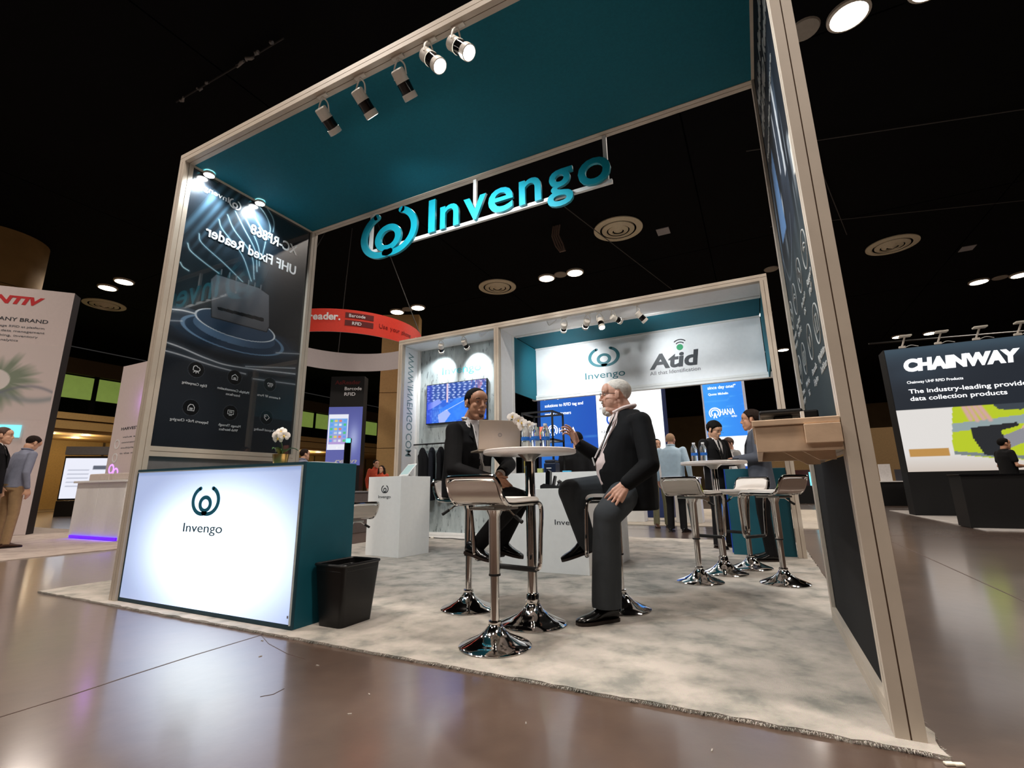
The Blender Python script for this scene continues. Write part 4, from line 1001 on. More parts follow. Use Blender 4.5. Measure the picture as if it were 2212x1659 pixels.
# black open rack standing on the back counter
fr = thing('open_frame_rack', 'black metal open frame rack standing on the white back counter', 'rack', (2.38, 3.35, .9755))
X0, X1, Y0, Y1, Z0, Z1 = 2.10, 2.52, 3.17, 3.55, .9755, 1.70
for x in (X0, X1-.02):
    for y in (Y0, Y1-.02): MB().box(x, x+.02, y, y+.02, Z0, Z1).build('upright', M_black, fr)
for z in (Z1, 1.36):
    for y in (Y0, Y1-.02): MB().box(X0, X1, y, y+.02, z, z+.02).build('cross_bar', M_black, fr)
    for x in (X0, X1-.02): MB().box(x, x+.02, Y0+.02, Y1-.02, z, z+.02).build('side_bar', M_black, fr)
MB().box(X0+.02, X1-.02, Y0+.02, Y1-.02, 1.365, 1.378).build('shelf_plate', pm('glass_shelf', (200, 210, 214), .2), fr)
def bag(x, y, z, c1, c2, lab, a):
    t = thing('snack_bag', lab, 'bag', (x, y, z), a, 'bags on the black rack'); mb = MB(); vs = []; fs = []; n = 12
    for i, (zz, w_, d_) in enumerate(((0, .055, .012), (.03, .06, .03), (.09, .06, .034), (.14, .058, .02), (.16, .06, .003))):
        vs += [Vector((w_*math.cos(2*PI*k/n), d_*math.sin(2*PI*k/n), zz)) for k in range(n)]
    for i in range(4): fs += [(i*n+k, i*n+(k+1) % n, (i+1)*n+(k+1) % n, (i+1)*n+k) for k in range(n)]
    fs += [tuple(range(n-1, -1, -1)), tuple(range(4*n, 5*n))]
    mb.add(vs, fs).build('pouch', c1, t, True, world=False)
    MB().sphere((0, -.033, .075), (.03, .004, .03), 10, 6).build('print_patch', c2, t, True, world=False)
bag(2.22, 3.28, 1.3785, pm('bag_green', (96, 190, 70), .4), pm('bag_red', (226, 96, 80), .4), 'bright green snack bag with a red patch on the black rack', .2)
bag(2.36, 3.26, 1.3785, pm('bag_salmon', (232, 120, 96), .4), pm('bag_lime', (150, 214, 90), .4), 'salmon coloured snack bag beside the green one', -.1)
bag(2.14, 3.24, .9755, pm('bag_yellow', (238, 214, 90), .4), pm('bag_white', (236, 232, 220), .4), 'yellow snack bag under the black rack', .1)

# ------------------------------------------------------------------ bar stools and tables
M_pad = pm('white_seat_pad', (226, 220, 214), .45, var=.02); M_rub = pm('black_rubber', (16, 16, 17), .6)
def make_stool():
    t = thing('bar_stool', '', 'stool', (0, 0, 0))
    MB().lathe([(0.0, .0), (.192, .0), (.195, .006), (.185, .014), (.14, .03), (.09, .052), (.055, .078), (.038, .1), (.031, .115)], n=40).build('base', M_chrome, t, True, world=False)
    MB().lathe([(.034, .11), (.036, .118), (.034, .126), (.024, .128), (.024, .37)], n=24).build('lower_column', M_chrome, t, True, world=False)
    MB().lathe([(.026, .352), (.031, .352), (.031, .66), (.045, .69), (.05, .705)], n=24).build('upper_column', M_chrome, t, True, world=False)
    MB().lathe([(.0315, .350), (.033, .352), (.033, .360), (.0315, .362)], n=24).build('collar', M_rub, t, True, world=False)
    MB().box(-.11, .11, -.09, .09, .700, .716, bev=.004).build('mount_plate', M_steel, t, world=False)
    # seat shell : L profile with rounded corners
    prof = [(.20, .722), (.185, .742), (.12, .746), (.0, .742), (-.10, .744), (-.145, .758), (-.172, .79), (-.195, .84), (-.205, .862)]
    def shell(th, hw, inset, mat, name):
        P = smooth([(a, b) for a, b in prof], 5); vs = []; fs = []; m = len(P)
        for i, (a, b) in enumerate(P):
            p0 = Vector(P[max(i-1, 0)]); p1 = Vector(P[min(i+1, m-1)]); d = (p1-p0).normalized(); nn = Vector((d.y, -d.x))
            q = i/(m-1); w_ = hw - inset; e = min(q, 1-q)
            if q > .9: w_ -= .05*((q-.9)/.1)**2
            if q < .08: w_ -= .03*((.08-q)/.08)**2
            for s_ in (-1, 1):
                vs.append(Vector((a, s_*w_, b))); vs.append(Vector((a+nn.x*th, s_*w_, b+nn.y*th)))
        for i in range(m-1):
            k = i*4; j = k+4
            fs += [(k, k+2, j+2, j), (k+1, j+1, j+3, k+3), (k, j, j+1, k+1), (k+2, k+3, j+3, j+2)]
        fs += [(0, 1, 3, 2), (4*m-4, 4*m-2, 4*m-1, 4*m-3)]
        return MB().add(vs, fs).build(name, mat, t, True, world=False)
    shell(.022, .178, .012, M_pad, 'seat_pad'); 
    # outer mirror shell below / behind
    P2 = smooth([(a, b) for a, b in prof], 5); vs = []; fs = []; m = len(P2)
    for i, (a, b) in enumerate(P2):
        p0 = Vector(P2[max(i-1, 0)]); p1 = Vector(P2[min(i+1, m-1)]); d = (p1-p0).normalized(); nn = Vector((-d.y, d.x)); w_ = .168; q = i/(m-1)
        if q > .9: w_ -= .05*((q-.9)/.1)**2
        if q < .08: w_ -= .03*((.08-q)/.08)**2
        for s_ in (-1, 1):
            vs.append(Vector((a+nn.x*.001, s_*w_, b+nn.y*.001))); vs.append(Vector((a+nn.x*.012, s_*w_, b+nn.y*.012)))
    for i in range(m-1):
        k = i*4; j = k+4; fs += [(k, k+2, j+2, j), (k+1, j+1, j+3, k+3), (k, j, j+1, k+1), (k+2, k+3, j+3, j+2)]
    fs += [(0, 1, 3, 2), (4*m-4, 4*m-2, 4*m-1, 4*m-3)]
    MB().add(vs, fs).build('back_shell', pm('mirror_shell', (196, 186, 178), .22, .85, var=0), t, True, world=False)
    # continuous chrome tube: footrest up the front, along the seat edge, round the back
    def side(s_): return [(.225, s_*.155, .40), (.222, s_*.165, .55), (.215, s_*.178, .68), (.19, s_*.180, .728), (.12, s_*.180, .734), (-.09, s_*.180, .732), (-.14, s_*.180, .748), (-.17, s_*.180, .785), (-.192, s_*.178, .835)]
    path = side(1) + [(-.21, .165, .868), (-.215, .13, .878), (-.215, -.13, .878), (-.21, -.165, .868)] + side(-1)[::-1]
    MB().tube(smooth3(path, 4), .0125, 10).build('frame_tube', M_chrome, t, True, world=False)
    MB().tube(smooth3([(.225, .155, .40), (.225, .145, .37), (.225, .12, .36)], 4), .0125, 10).build('frame_elbow', M_chrome, t, True, world=False)
    MB().tube(smooth3([(.225, -.155, .40), (.225, -.145, .37), (.225, -.12, .36)], 4), .0125, 10).build('frame_elbow', M_chrome, t, True, world=False)
    MB().tube([(.225, -.125, .36), (.225, .125, .36)], .015, 10).build('foot_bar', M_rub, t, True, world=False)
    lv = MB().tube([(0, -.03, .70), (-.02, -.12, .695), (-.03, -.17, .665)], .006, 8).build('height_lever', M_chrome, t, True, world=False)
    MB().tube([(-.03, -.165, .668), (-.04, -.215, .64)], .011, 8).build('lever_grip', M_rub, lv, True, world=False)
    return t
st0 = make_stool()
stools = [((3.302, .277, 0), 1.42, 'empty chrome and white bar stool nearest the aisle, in front of the laptop table'),
          ((2.742, .913, 0), -.28, 'chrome bar stool under the seated man behind the laptop'),
          ((3.718, 1.325, 0), 3.49, 'chrome bar stool under the white haired seated man'),
          ((4.098, 2.526, 0), 1.17, 'empty chrome bar stool left of the rear bar table'),
          ((4.485, 3.449, 0), 4.2, 'empty white topped bar stool behind the rear bar table'),
          ((4.748, 2.709, 0), 2.53, 'empty chrome bar stool right of the rear bar table, nearest the dark wall')]
for i, (l, a, lab) in enumerate(stools):
    o = st0 if i == 0 else dup(st0, l)
    o.location = l; o.rotation_euler = (0, 0, a); o['label'] = lab; o['group'] = 'chrome bar stools'
o = dup(st0, (1.07, 1.42, -.0), 3.0, 'lowered bar stool half hidden behind the teal lightbox counter', 'chrome bar stools')
for ch in o.children:
    if ch.name.split('.')[0] not in ('base', 'lower_column'): ch.location = (0, 0, -.19)
    if ch.name.split('.')[0] == 'lower_column': ch.location = (0, 0, -.1)
M_tabtop = pm('table_top_white', (216, 208, 204), .35, var=.03)
def make_table():
    t = thing('bar_table', '', 'table', (0, 0, 0))
    MB().lathe([(0.0, .0), (.205, .0), (.208, .006), (.197, .014), (.15, .032), (.10, .056), (.062, .086), (.045, .112), (.04, .125)], n=44).build('base', M_chrome, t, True, world=False)
    MB().lathe([(.042, .12), (.044, .13), (.04, .17), (.032, .18), (.032, .99)], n=28).build('column', M_chrome, t, True, world=False)
    MB().lathe([(.033, .985), (.04, 1.0), (.075, 1.026), (.08, 1.031)], n=28).build('top_flange', M_steel, t, True, world=False)
    MB().lathe([(.0, 1.031), (.300, 1.031), (.308, 1.036), (.308, 1.055), (.302, 1.06), (.0, 1.06)], n=64).build('table_top', M_tabtop, t, True, world=False)
    return t
tb0 = make_table(); tb0.location = (3.31, .753, 0); tb0['label'] = 'round white bar table on a chrome trumpet base holding the laptop'; tb0['group'] = 'round bar tables'
o = dup(tb0, (4.263, 3.043, 0), 0, 'round white bar table on a chrome base at the rear with two bottles', 'round bar tables')
for ch in o.children:
    ch.location = (0, 0, -.02) if ch.name.split('.')[0] not in ('base',) else (0, 0, 0)

# laptop
M_alu = pm('laptop_silver', (206, 192, 178), .38, .6, var=.02)
la = .80; lp = thing('laptop', 'open silver laptop with its lid back to the aisle on the round table', 'laptop', (2.985, .63, 1.0605), la)
MB().box(0, .30, 0, .205, 0, .012, bev=.003).build('base', M_alu, lp, world=False)
MB().box(.02, .28, .03, .12, .0122, .0135).build('keyboard', M_black, lp, world=False)
Ml = Matrix.Translation((0, .002, .012)) @ Matrix.Rotation(math.radians(9), 4, 'X')
ld = MB().box(0, .30, -.006, 0, 0, .20, Ml, bev=.002).build('lid', M_alu, lp, world=False)
MB().box(.006, .294, .0002, .0012, .008, .193, Ml).build('screen', pm('laptop_screen', (20, 24, 30), .2, emis=(120, 140, 170), estr=.6, var=0), lp, world=False)
mb = MB(); 
ec = Ml @ Vector((.15, -.0063, .10)); eu = Ml.to_3x3() @ Vector((1, 0, 0)); ev = Ml.to_3x3() @ Vector((0, 0, 1)); en = Ml.to_3x3() @ Vector((0, -.001, 0))
mb.ribbon(arc(0, 0, .0115, 0, 350, 24), .003, ec, eu, ev, en, caps=False, closed=True); mb.ribbon([(0, -.004), (0, .005)], .0025, ec, eu, ev, en)
mb.build('emblem', M_textgr, ld, world=False)
# water bottles
M_pet = pm('clear_bottle', (235, 242, 245), .05, trans=.92, ior=1.2, var=0); M_lab = pm('blue_bottle_label', (40, 104, 190), .4, var=.25, scale=90); M_capw = pm('bottle_cap', (238, 240, 242), .4)
def make_bottle(k):
    t = thing('water_bottle', '', 'bottle', (0, 0, 0))
    MB().lathe([(0.0, .003*k), (.024*k, .0), (.030*k, .008*k), (.030*k, .05*k), (.029*k, .055*k), (.029*k, .09*k), (.030*k, .095*k), (.029*k, .115*k), (.022*k, .135*k), (.013*k, .15*k), (.0115*k, .16*k)], n=24).build('bottle_body', M_pet, t, True, world=False)
    MB().lathe([(.0303*k, .056*k), (.0303*k, .08*k)], n=24).build('wrap_label', M_lab, t, True, world=False)
    MB().lathe([(.0135*k, .157*k), (.0135*k, .172*k), (.0, .173*k)], n=16).build('cap', M_capw, t, True, world=False)
    return t
w0 = make_bottle(.93); w0.location = (3.335, .64, 1.0605); w0['label'] = 'small clear water bottle closest to the laptop lid'; w0['group'] = 'water bottles'
dup(w0, (3.405, .64, 1.0605), .4, 'small clear water bottle in the middle on the laptop table', 'water bottles')
dup(w0, (3.455, .69, 1.0605), .9, 'small clear water bottle furthest right on the laptop table', 'water bottles')
dup(w0, (3.335, .73, 1.0605), 1.9, 'small clear water bottle tucked behind the others on the laptop table', 'water bottles')
w1 = make_bottle(1.12)
w1.location = (4.10, 3.02, 1.0405); w1['label'] = 'taller clear water bottle, left one on the rear bar table'; w1['group'] = 'water bottles'
dup(w1, (4.185, 3.03, 1.0405), .7, 'taller clear water bottle, right one on the rear bar table', 'water bottles')
orchid((3.27, .80, 1.0605), 'white orchid with an arching stem behind the bottles on the laptop table', .04, .05, [(0, 0, .05), (.02, -.01, .10), (.0, -.02, .165), (-.05, -.035, .205), (-.10, -.05, .215)],
       [((-.035, -.05, .20), (.3, -.9, -.1)), ((-.075, -.06, .225), (.2, -.9, .3)), ((.0, -.045, .155), (.4, -.85, .0)), ((.03, -.035, .12), (.5, -.8, .0)), ((-.01, -.05, .18), (.1, -.9, .2)), ((.035, -.03, .16), (.5, -.7, .2))], 1.05, pm('glass_vase', (225, 225, 215), .1), 2.0, 1)
MB_ = [(-.10, -.05, .215), (-.115, -.055, .21), (-.12, -.05, .222)]
# small dark item on the rear table and paper
o = MB().box(4.28, 4.42, 2.92, 3.02, 1.0405, 1.047, bev=.002).build('note_pad', M_brochure); tag(o, 'white note pad lying on the rear bar table', 'note pad')
o = MB().box(4.38, 4.50, 2.98, 3.05, 1.0475, 1.058, bev=.004).build('phone', M_blackgl); tag(o, 'black phone lying on the rear bar table', 'phone')
# kiosk terminal behind the lightbox counter
kt = thing('kiosk_terminal', 'slim black kiosk terminal on a pole seen edge on behind the teal counter', 'kiosk', (1.41, 1.01, 0), R0(45))
MB().box(-.028, .028, -.20, .20, .68, 1.215, bev=.012).build('screen_body', M_blackgl, kt, world=False)
MB().box(-.02, .03, -.20, -.06, 1.216, 1.25, bev=.008).build('camera_head', M_black, kt, world=False)
MB().box(-.018, .02, -.2015, -.2, 1.21, 1.245).build('status_light', pm('status_teal', (90, 230, 220), .3, emis=(90, 240, 225), estr=2.0, var=0), kt, world=False)
MB().tube([(0, 0, .03), (0, 0, .68)], .025, 12).build('pole', M_black, kt, True, world=False)
MB().lathe([(.0, 0), (.16, 0), (.16, .015), (.03, .03)], n=28).build('foot', M_black, kt, True, world=False)
# ------------------------------------------------------------------ people
def V3(*a): return Vector(a)
def blob(prims, voxel, sm=4, cut=None):
    mb = MB()
    for p in prims:
        k = p[0]
        if k == 's': mb.sphere(p[1], p[2], 14, 9)
        elif k == 'c':
            a, ra, b, rb = Vector(p[1]), p[2], Vector(p[3]), p[4]
            mb.sphere(a, ra, 14, 9); mb.sphere(b, rb, 14, 9)
            if (b-a).length > 1e-4: mb.cone(a, b, ra, rb, 14)
        elif k == 'e': mb.sphere(p[1], p[2], 18, 12, p[3] if len(p) > 3 else None)
        elif k == 'l':
            rings = p[1]; n = len(rings[0]); vs = [q for r in rings for q in r]
            fs = [(i*n+j, i*n+(j+1) % n, (i+1)*n+(j+1) % n, (i+1)*n+j) for i in range(len(rings)-1) for j in range(n)] + [tuple(range(n-1, -1, -1)), tuple(range((len(rings)-1)*n, len(rings)*n))]
            t = MB().add(vs, fs); me_ = bpy.data.meshes.new('t'); me_.from_pydata([tuple(q) for q in t.v], [], t.f)
            bm = bmesh.new(); bm.from_mesh(me_); bmesh.ops.recalc_face_normals(bm, faces=bm.faces); bm.to_mesh(me_); bm.free()
            mb.add([v.co.copy() for v in me_.vertices], [tuple(f.vertices) for f in me_.polygons]); bpy.data.meshes.remove(me_)
    me = bpy.data.meshes.new('tmp'); me.from_pydata([tuple(v) for v in mb.v], [], mb.f); me.update()
    ob = bpy.data.objects.new('tmp', me); COL.objects.link(ob)
    r = ob.modifiers.new('r', 'REMESH'); r.mode = 'VOXEL'; r.voxel_size = voxel; r.use_smooth_shade = True
    if sm:
        s = ob.modifiers.new('s', 'SMOOTH'); s.factor = 0.5; s.iterations = sm
    bpy.context.view_layer.update()
    out = bpy.data.meshes.new_from_object(ob.evaluated_get(bpy.context.evaluated_depsgraph_get()))
    bpy.data.objects.remove(ob); bpy.data.meshes.remove(me)
    if cut is not None:
        bm = bmesh.new(); bm.from_mesh(out)
        dead = [f for f in bm.faces if cut(f.calc_center_median())]
        bmesh.ops.delete(bm, geom=dead, context='FACES'); bm.to_mesh(out); bm.free()
    out.polygons.foreach_set('use_smooth', [True]*len(out.polygons)); out.update()
    return out
def put(name, me, mat, parent):
    off = wloc(parent); n = len(me.vertices); co = np.empty(n*3, np.float32); me.vertices.foreach_get('co', co)
    co = co.reshape(-1, 3) - np.array(off, np.float32); me.vertices.foreach_set('co', co.ravel()); me.update(); me.name = name
    me.materials.clear(); me.materials.append(mat)
    o = bpy.data.objects.new(name, me); COL.objects.link(o); o.parent = parent
    return o

class Frame:      # local axes: x right, y forward, z up
    def __init__(s, o, f, u=(0, 0, 1)):
        s.o = Vector(o); f = Vector(f).normalized(); u = Vector(u)
        s.r = f.cross(u).normalized(); s.u = s.r.cross(f).normalized(); s.f = f
        s.M = Matrix((s.r, s.f, s.u)).transposed()
    def p(s, x, y, z): return s.o + s.r*x + s.f*y + s.u*z
def head_prims(F, k=1.0, jaw=1.0, nose=1.0, det=True):
    p = lambda x, y, z: F.p(x*k, y*k, z*k); M = F.M.to_4x4()
    L = [('e', p(0, -.016, .042), (.076*k, .096*k, .083*k), M), ('e', p(0, .026, -.035), (.060*k*jaw, .066*k, .082*k), M),
         ('s', p(0, .066, -.100), .024*k), ('e', p(0, .060, .045), (.058*k, .040*k, .055*k), M),
         ('c', p(-.043*jaw, .005, -.055), .019*k, p(-.018, .062, -.098), .021*k), ('c', p(.043*jaw, .005, -.055), .019*k, p(.018, .062, -.098), .021*k)]
    if det:
        L += [('c', p(-.036, .079, .031), .0135*k, p(.036, .079, .031), .0135*k),
              ('c', p(0, .090, .022), .0085*k, p(0, .092+.018*nose, -.022), .0115*k), ('s', p(-.011, .096, -.027), .0085*k), ('s', p(.011, .096, -.027), .0085*k),
              ('s', p(-.033, .058, -.018), .0235*k), ('s', p(.033, .058, -.018), .0235*k), ('s', p(-.029, .064, .008), .017*k), ('s', p(.029, .064, .008), .017*k),
              ('c', p(-.019, .088, -.056), .0085*k, p(.019, .088, -.056), .0085*k), ('c', p(-.015, .087, -.069), .0095*k, p(.015, .087, -.069), .0095*k),
              ('c', p(0, .084, -.045), .014*k, p(0, .084, -.08), .014*k)]
    for s_ in (-1, 1):
        L += [('e', p(s_*.079, -.008, -.004), (.009*k, .020*k, .032*k), M), ('c', p(s_*.083, -.02, .018), .006*k, p(s_*.083, -.018, -.02), .006*k)]
    return L
def head_feats(F, k, parent, iris=(40, 26, 18), brow=(30, 24, 20), lip=(150, 92, 82), squint=.75):
    p = lambda x, y, z: F.p(x*k, y*k, z*k)
    mw = pm('eye_white', (176, 164, 154), .3, var=0); mi = pm('eye_iris', iris, .15, var=0); mbw = pm('brow_%d_%d' % (brow[0], brow[2]), brow, .9, var=.1); ml = pm('lip_%d' % lip[0], lip, .5, var=.05)
    for s_ in (-1, 1):
        e = MB().sphere(p(s_*.031, .0765, .009), (.0115*k, .0085*k, .0075*k*squint), 12, 8, F.M.to_4x4()).build('eye', mw, parent, True)
        MB().sphere(p(s_*.031, .0838, .009), (.0052*k, .0025*k, .0056*k*squint), 10, 6, F.M.to_4x4()).build('iris', mi, e, True)
        MB().tube(smooth3([p(s_*.014, .0925, .030), p(s_*.032, .0925, .035), p(s_*.050, .082, .030)], 4), [.003*k]*4+[.0035*k]*4+[.002*k], 6).build('eyebrow', mbw, parent, True)
    MB().tube(smooth3([p(-.020, .0915, -.0625), p(0, .0985, -.0615), p(.020, .0915, -.0635)], 4), .003*k, 6).build('mouth', ml, parent, True)
def hair_shell(F, k, margin, thick, mat, parent, name='hair', jag=0.0, rad=(.076, .096, .083), cen=(0, -.016, .042), n=44, m=30):
    """cap of hair: margin(x,y,z)>0 inside the hairline (head-local metres)"""
    rng = random.Random(5); vs = []; idx = {}; fs = []
    for i in range(m+1):
        t = PI*i/m
        for j in range(n):
            a = 2*PI*j/n; d = Vector((math.sin(t)*math.cos(a), math.sin(t)*math.sin(a), math.cos(t)))
            q = Vector((cen[0]+d.x*rad[0], cen[1]+d.y*rad[1], cen[2]+d.z*rad[2])); mg = margin(q.x, q.y, q.z) + rng.uniform(-jag, jag)
            w = max(0, min(1, mg/.018)); w = w*w*(3-2*w); off = -.004 + (thick+.004)*w*(1+rng.uniform(-.12, .12)*(jag > 0))
            q = q + Vector((d.x, d.y, d.z))*off; vs.append((F.p(q.x*k, q.y*k, q.z*k), mg))
    for i in range(m):
        for j in range(n):
            q = (i*n+j, i*n+(j+1) % n, (i+1)*n+(j+1) % n, (i+1)*n+j)
            if max(vs[z][1] for z in q) > -.006: fs.append(q)
    used = sorted({z for f in fs for z in f}); re = {z: i for i, z in enumerate(used)}
    return MB().add([vs[z][0] for z in used], [tuple(re[z] for z in f) for f in fs]).build(name, mat, parent, True)
def short_hair(front=.085, side=.0, back=-.05):
    def mg(x, y, z):
        if y > .055: h = front
        elif y > .025: h = front + (.035-front)*((.055-y)/.03)**1.5     # temple
        elif y > .0: h = .035 + (side-.02-.035)*min(1, (.025-y)/.012)   # sideburn
        elif y > -.03: h = .03                                          # over the ear
        else: h = .03 + (back-.03)*min(1, (-.03-y)/.03)
        return z - h
    return mg
def hand(W, d, n, side, curls, spread=.10, k=1.0, thumb=(.75, .6), tl=1.0):
    """W wrist, d direction of the fingers, n back-of-hand normal, side: unit vector to the thumb side"""
    W = Vector(W); d = Vector(d).normalized(); n = Vector(n); n = (n - d*n.dot(d)).normalized(); s = n.cross(d); s = s if s.dot(Vector(side)) > 0 else -s
    L = [('c', W - d*.03*k, .024*k, W + d*.01*k, .024*k)]
    for i in range(4):
        o = (1.5-i)*.0205*k; kn = W + d*(.086-.006*abs(i-1))*k + s*o
        L.append(('c', W + d*.012*k + s*o*.6, .0165*k, kn, .0125*k))
        fd = (d + s*((1.5-i)*spread)).normalized(); seg = [(.040, .034, .042, .030)[i] and (.042, .046, .043, .034)[i], (.026, .029, .027, .02)[i], (.02, .022, .021, .018)[i]]; p = kn; r = .0092*k
        ang = 0
        for j, l in enumerate(seg):
            ang += curls[i]*(1.0 if j == 0 else 1.15); dd = fd*math.cos(ang) - n*math.sin(ang); q = p + dd*l*k
            L.append(('c', p, r, q, r*.92)); p = q; r *= .92
    b = W + d*.022*k + s*.026*k; td = (d*thumb[0] + s*thumb[1] - n*.25).normalized(); q = b + td*.042*k; L.append(('c', b, .014*k, q, .011*k)); t2 = (td + d*.5).normalized(); L.append(('c', q, .011*k, q + t2*.03*k*tl, .0092*k))
    return L
def ring(c, R, Fv, hw, hf, hb, n=26, e=2.4):
    out = []
    for i in range(n):
        a = 2*PI*i/n; ca, sa = math.cos(a), math.sin(a)
        x = math.copysign(abs(ca)**(2/e), ca)*hw; y = math.copysign(abs(sa)**(2/e), sa)*(hf if sa > 0 else hb)
        out.append(Vector(c) + Vector(R)*x + Vector(Fv)*y)
    return out
def shoe(parent, heel, toe, mat, sole, k=1.0, up=(0, 0, 1), w=.046):
    heel = Vector(heel); toe = Vector(toe); d = (toe-heel).normalized(); L = (toe-heel).length; u = Vector(up); u = (u-d*u.dot(d)).normalized(); s = d.cross(u)
    def rr(t, hw, z0, z1): return [heel + d*L*t + s*(hw*math.cos(a)) + u*(z0 + (z1-z0)*(.5+.5*math.sin(a))) for a in [2*PI*i/14 for i in range(14)]]
    st = [(0.0, .022, .012, .06), (.05, .033, .010, .09), (.2, .036, .010, .098), (.36, .038, .010, .09), (.5, .042, .010, .068), (.68, w, .010, .05), (.84, w*.93, .010, .042), (.95, w*.66, .011, .034), (1.0, w*.3, .013, .026)]
    rs = [rr(t, hw*k, a*k, b*k) for t, hw, a, b in st]; n = 14
    o = MB().add([q for r in rs for q in r], [(i*n+j, i*n+(j+1) % n, (i+1)*n+(j+1) % n, (i+1)*n+j) for i in range(len(rs)-1) for j in range(n)] + [tuple(range(n)), tuple(range((len(rs)-1)*n, len(rs)*n))]).build('shoe', mat, parent, True)
    poly = [heel + d*L*t + s*hw*k*1.06 for t, hw, _, _ in st] + [heel + d*L*t - s*hw*k*1.06 for t, hw, _, _ in st[::-1]]
    m = len(poly); MB().add(poly + [q + u*.016*k for q in poly], [tuple(range(m-1, -1, -1)), tuple(range(m, 2*m))] + [(i, (i+1) % m, m+(i+1) % m, m+i) for i in range(m)]).build('sole', sole, o)
    return o
SK = dict(tan=pm('skin_tan', (188, 138, 110), .5, var=.06, scale=30), pale=pm('skin_fair', (212, 162, 140), .5, var=.07, scale=30), light=pm('skin_light', (206, 160, 132), .5, var=.05, scale=30))
CL = dict(black=pm('suit_black', (15, 15, 17), .85, var=.2, scale=14, spec=.25, bump=.25, bscale=14), grey=pm('trouser_grey', (62, 66, 70), .85, var=.08, scale=10, spec=.25, bump=.3, bscale=12), suitgrey=pm('suit_grey', (78, 82, 92), .85, var=.08, scale=10, spec=.25, bump=.3, bscale=12),
          white=pm('shirt_white', (226, 222, 220), .75, var=.03, bump=.2, bscale=16), blue=pm('shirt_pale_blue', (188, 212, 228), .75, var=.05, bump=.4, bscale=14), pink=pm('shirt_pink', (224, 204, 200), .75, var=.04, bump=.2, bscale=16),
          tan=pm('trouser_tan', (150, 122, 88), .85, var=.08, bump=.3, bscale=12), bluegrey=pm('shirt_bluegrey', (124, 128, 146), .8, var=.08, bump=.4, bscale=14), olive=pm('trouser_olive', (128, 124, 96), .85, bump=.3, bscale=12), orange=pm('top_orange', (190, 74, 46), .8), lgrey=pm('jacket_lightgrey', (150, 148, 146), .85, bump=.3, bscale=12))
HR = dict(black=pm('hair_black', (16, 13, 12), .75, var=.3, scale=60, bump=.5, bscale=90, spec=.15), brown=pm('hair_brown', (70, 44, 30), .6, var=.3, scale=60, bump=.5, bscale=90), white=pm('hair_white', (214, 206, 196), .7, var=.15, scale=70, bump=.5, bscale=90), blond=pm('hair_fair', (176, 140, 108), .7, var=.15, scale=70), dark=pm('hair_dark_brown', (36, 26, 22), .75, var=.3, scale=60, bump=.5, bscale=90, spec=.15))
M_shoe = pm('shoe_black', (12, 11, 11), .18, var=.1); M_sole = pm('shoe_sole', (34, 22, 16), .5); M_shoeb = pm('shoe_brown', (70, 46, 34), .3)

def lapel(parent, pts, mat, nrm, th=.004):
    P = [Vector(p) for p in pts]; n = len(P); w = Vector(nrm).normalized()*th
    MB().add(P + [q + w for q in P], [tuple(range(n)), tuple(range(2*n-1, n-1, -1))] + [(i, (i+1) % n, n+(i+1) % n, n+i) for i in range(n)]).build('lapel', mat, parent)

def torso_rings(stations):
    return [ring(c, R, Fv, hw, hf, hb) for c, R, Fv, hw, hf, hb in stations]

